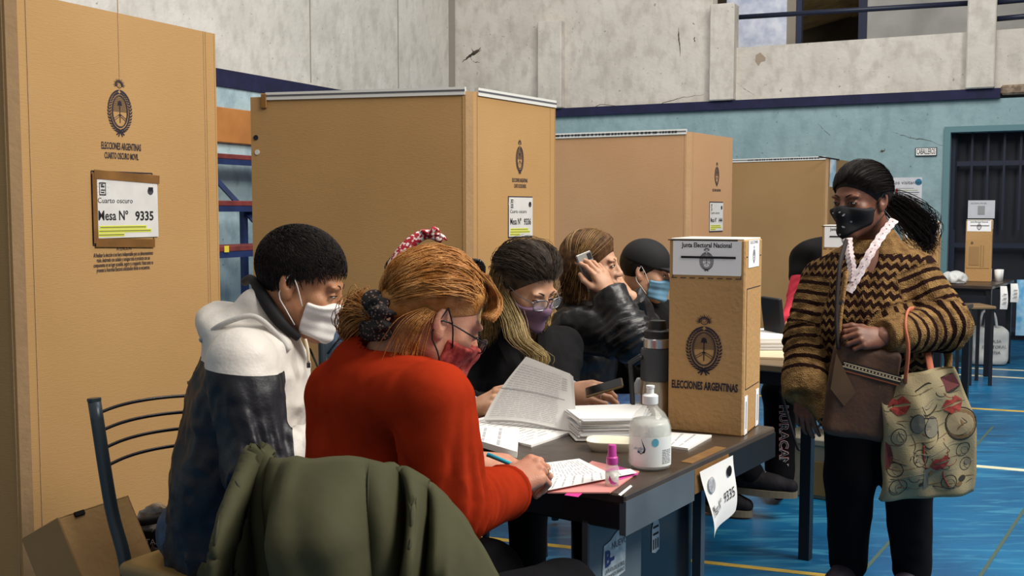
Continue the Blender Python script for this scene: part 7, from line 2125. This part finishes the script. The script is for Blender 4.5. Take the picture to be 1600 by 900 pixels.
# crossbody pouch and strap
pc = ats(1345, 612, 3.60)
M_LEATH = mat('pouch_brown', '#4b3120', .65, var=.25, vscale=9, bump=.15, bscale=90)
pch = thing('shoulder_pouch', pc, 'brown woven pouch with striped band hanging before the standing woman', 'bag')
mp_ = frame(pc, x=(.93, -.2, -.12), z=UP)
fpo = rbox((0, 0, 0), (.105, .035, .155), .03)
inv = np.array(mp_.to_3x3()); cpt = V3(pc)
sdf_object('pouch_body', lambda p: fpo((p - cpt) @ inv) - .008 * (folds(p, (9, 9, 9), 6) - .5), cpt - .22, cpt + .22, .006, M_LEATH, pch)
for i, (z, h, m_) in enumerate(((.075, .03, mat('pouch_dark', '#17110f', .7)), (.071, .004, mat('pouch_cream', '#b8a687', .8)), (.083, .003, mat('pouch_cream', '#b8a687', .8)), (.058, .004, mat('pouch_rust', '#7d3f25', .8)))):
    MB().box((.01, -.0385 - .001 * (i > 0), z), (.185, .004, h), mp_ @ Matrix.Rotation(.12, 4, 'Y')).build('woven_band', m_, pch)
q_ = MB()
for i in range(16): q_.box((-.075 + i * .011, -.0415, .077), (.005, .002, .005), mp_ @ Matrix.Rotation(.12, 4, 'Y'))
q_.build('woven_dots', mat('pouch_cream', '#b8a687', .8), pch)
MB().poly([(-.1, .12), (-.02, -.0), (-.05, -.05), (-.1, .0)], mp_ @ Matrix.Translation((0, -.042, 0))).build('flap', mat('flap_tan', '#59402a', .7, var=.2, vscale=10), pch)
MB().tube(bez([ats(1322, 378, 3.73), ats(1313, 410, 3.645), ats(1309, 450, 3.615), ats(1307, 500, 3.595), ats(1310, 545, 3.585)], 20), .007, 8, flat=2.2).build('strap', mat('strap_dark', '#1d1311', .75), pch, smooth=True)
# tote bag
tg = thing('tote_bag', ats(1448, 785, 3.62), 'cream tote bag printed with sunglasses, lips and hats hanging from the woman\'s arm', 'bag')
T0, T1, T2, T3 = ats(1374, 603, 3.55), ats(1490, 574, 3.56), ats(1523, 770, 3.58), ats(1376, 783, 3.56)
pts_ = [ats(1374, 603, 3.55), ats(1430, 585, 3.55), ats(1490, 574, 3.56)]
bot_ = [ats(1376, 783, 3.56), ats(1450, 778, 3.55), ats(1522, 768, 3.58)]
mid_ = [ats(1385, 700, 3.53), ats(1450, 690, 3.50), ats(1521, 660, 3.55)]
def tri(a, u): return a[0].lerp(a[1], u * 2) if u < .5 else a[1].lerp(a[2], u * 2 - 1)
def tote_f(u, v):
    a, b_, c_ = tri(pts_, u), tri(mid_, u), tri(bot_, u)
    p = a * ((1 - v) * (1 - 2 * v)) + b_ * (4 * v * (1 - v)) + c_ * (v * (2 * v - 1))
    return p + Vector((0, -.012 * math.sin(math.pi * u) + .010 * math.sin(u * 9 + v * 4) + .009 * math.sin(v * 13 + u * 5) + .006 * math.sin(u * 17 - v * 9), 0))
TH_ = .07
def tote_b(u, v):
    p = tote_f(u, v); return p + Vector((.0, .03 + TH_ * (.25 + .75 * v) * math.sin(math.pi * min(1, max(0, u))) ** .5 * 1.0, 0))
M_TOTE = mat('tote_canvas', '#9a8d6b', .85, col2='#7f7357', vscale=7, bump=.2, bscale=220)
g = MB(); g.grid(tote_f, 30, 34); g.grid(tote_b, 30, 34)
nu, nv = 30, 34
n0 = nu * nv
for j in range(nv - 1):
    g.f.append([j * nu, (j + 1) * nu, n0 + (j + 1) * nu, n0 + j * nu]); g.f.append([j * nu + nu - 1, n0 + j * nu + nu - 1, n0 + (j + 1) * nu + nu - 1, (j + 1) * nu + nu - 1])
for i in range(nu - 1): g.f.append([(nv - 1) * nu + i, (nv - 1) * nu + i + 1, n0 + (nv - 1) * nu + i + 1, n0 + (nv - 1) * nu + i])
tbody = g.build('canvas_body', M_TOTE, tg, smooth=True)
M_TK = mat('tote_print_black', '#26221e', .85); M_TR = mat('tote_print_red', '#7f2a24', .85, var=.35, vscale=60); M_TG = mat('tote_print_grey', '#6f6a5c', .85); M_TW = mat('tote_print_brown', '#6b5436', .85)
def tp(u, v, off=.0025): return tote_f(u, v) + Vector((0, -off, 0))
def tpoly(pts, m_, name='print', off=.0025):
    q = MB(); q.open = True; c = sum(u for u, v in pts) / len(pts), sum(v for u, v in pts) / len(pts); n = len(pts)
    P_ = [tp(u, v, off) for u, v in pts] + [tp(c[0], c[1], off)]
    q.add(P_, [(i, (i + 1) % n, n) for i in range(n)]); q.build(name, m_, tbody)
def tline(pts, m_, w_=.0022, closed=False, name='print_line'):
    w_ *= .75
    P_ = [tp(u, v, -.0004) for u, v in pts]
    if closed: P_.append(P_[0])
    MB().tube(bez(P_, max(8, len(P_) * 4)), w_, 5).build(name, m_, tbody, smooth=True)
def el_(cu, cv, ru, rv, n=18, rot=0): return [(cu + ru * math.cos(t) * math.cos(rot) - rv * math.sin(t) * math.sin(rot), cv + ru * math.cos(t) * math.sin(rot) + rv * math.sin(t) * math.cos(rot)) for t in np.linspace(0, 2 * math.pi, n + 1)[:-1]]
def lips(cu, cv, s):
    tpoly([(cu - s, cv), (cu - s * .5, cv - s * .45), (cu, cv - s * .3), (cu + s * .5, cv - s * .5), (cu + s, cv - s * .05), (cu + s * .5, cv - s * .1), (cu, cv - s * .05), (cu - s * .5, cv - s * .05)], M_TR)
    tpoly([(cu - s * .9, cv + s * .1), (cu - s * .4, cv + s * .05), (cu, cv + s * .1), (cu + s * .9, cv + s * .05), (cu + s * .4, cv + s * .5), (cu - s * .3, cv + s * .55)], M_TR)
lips(.2, .18, .13); lips(.83, .30, .12); lips(.6, .70, .11)
for (cu, cv) in ((.38, .34), (.55, .40)):
    tpoly(el_(cu, cv, .085, .075), M_TG); tline(el_(cu, cv, .085, .075), M_TK, .0026, True)
tline([(.30, .27), (.45, .30), (.63, .36)], M_TK, .003); tline([(.63, .38), (.60, .5), (.5, .55), (.42, .5)], M_TK, .0026)
tpoly(el_(.86, .46, .14, .11), M_TW, off=.002); tpoly(el_(.83, .45, .11, .085), mat('tote_print_tan', '#8d7f63', .85), off=.003); tline(el_(.86, .46, .15, .12), M_TK, .003, True)
tline([(.42, .1), (.62, .07), (.66, .26), (.46, .28)], M_TK, .0026, True); tline([(.46, .13), (.60, .11), (.62, .22), (.49, .24)], M_TG, .002, True)
tpoly([(.78, .06), (.95, .05), (.98, .17), (.80, .19)], mat('tote_print_maroon', '#5d2a2a', .85)); tline([(.78, .06), (.95, .05), (.98, .17), (.80, .19)], M_TK, .0022, True)
for (cu, cv, r_) in ((.15, .42, .09), (.1, .7, .08), (.14, .86, .1), (.85, .66, .07), (.88, .78, .06), (.38, .62, .09), (.7, .88, .07)):
    tline(el_(cu, cv, r_, r_ * .75, 9), M_TK, .002, True); tline(el_(cu + .02, cv + .01, r_ * .55, r_ * .4, 7, .5), M_TG, .0018, True)
tline([(.02, .3), (.2, .33), (.34, .5), (.25, .62)], M_TK, .002); tline([(.66, .52), (.68, .66), (.64, .8), (.7, .93)], M_TR, .003); tline([(.44, .52), (.42, .62), (.45, .72)], M_TR, .005)
tpoly([(.42, .72), (.48, .72), (.5, .9), (.44, .9)], M_TG); tline([(.05, .55), (.3, .56), (.5, .6), (.75, .57), (.95, .6)], M_TG, .0016); tline([(.05, .78), (.3, .75), (.55, .78), (.95, .86)], M_TG, .0016)
tline([(.05, .62), (.2, .66), (.35, .7)], M_TK, .0018); tline([(.55, .9), (.75, .93), (.95, .9)], M_TK, .0018)
rr_ = random.Random(77)
for i in range(9):
    v0 = .12 + i * .095; tline([(u / 8 * .94 + .03, v0 + .012 * math.sin(u * 2.1 + i) + rr_.uniform(-.008, .008)) for u in range(9)], M_TG if i % 2 else M_TW, .0016)
for i in range(16):
    cu, cv = rr_.uniform(.08, .92), rr_.uniform(.12, .93); a = rr_.uniform(0, 3)
    tline([(cu + .06 * math.cos(a) * k + .025 * math.sin(k * 3 + a), cv + .045 * math.sin(a) * k + .02 * math.cos(k * 2.5)) for k in np.linspace(-1, 1, 7)], M_TK if i % 3 else M_TR, .0018)
for i in range(7):
    cu, cv = rr_.uniform(.1, .9), rr_.uniform(.6, .95); tpoly(el_(cu, cv, rr_.uniform(.015, .04), rr_.uniform(.01, .025), 8), (M_TG, M_TW, M_TK)[i % 3])
for (u0, v0) in ((.30, .6), (.33, .62), (.31, .64), (.34, .59)): tpoly(el_(u0, v0, .008, .007, 8), M_TK)
tpoly([(.0, .45), (.06, .5), (.09, .6), (.05, .68), (.0, .7)], mat('tote_print_maroon', '#5d2a2a', .85))
M_HAND = mat('tote_handle_peach', '#b8694c', .8)
for P_ in ([tp(.33, .03), ats(1419, 545, 3.52), ats(1414, 510, 3.55), ats(1418, 487, 3.62), ats(1428, 484, 3.72)], [ats(1455, 583, 3.62), ats(1450, 555, 3.66), ats(1446, 535, 3.74), ats(1440, 500, 3.82)]):
    MB().tube(bez(P_, 18), .012, 8, flat=.4).build('handle', M_HAND, tg, smooth=True)
MB().tube(bez([ats(1478, 590, 3.72), ats(1482, 560, 3.74), ats(1476, 535, 3.78)], 10), .022, 8, flat=.5).build('inner_lining', M_KTAN, tg, smooth=True)
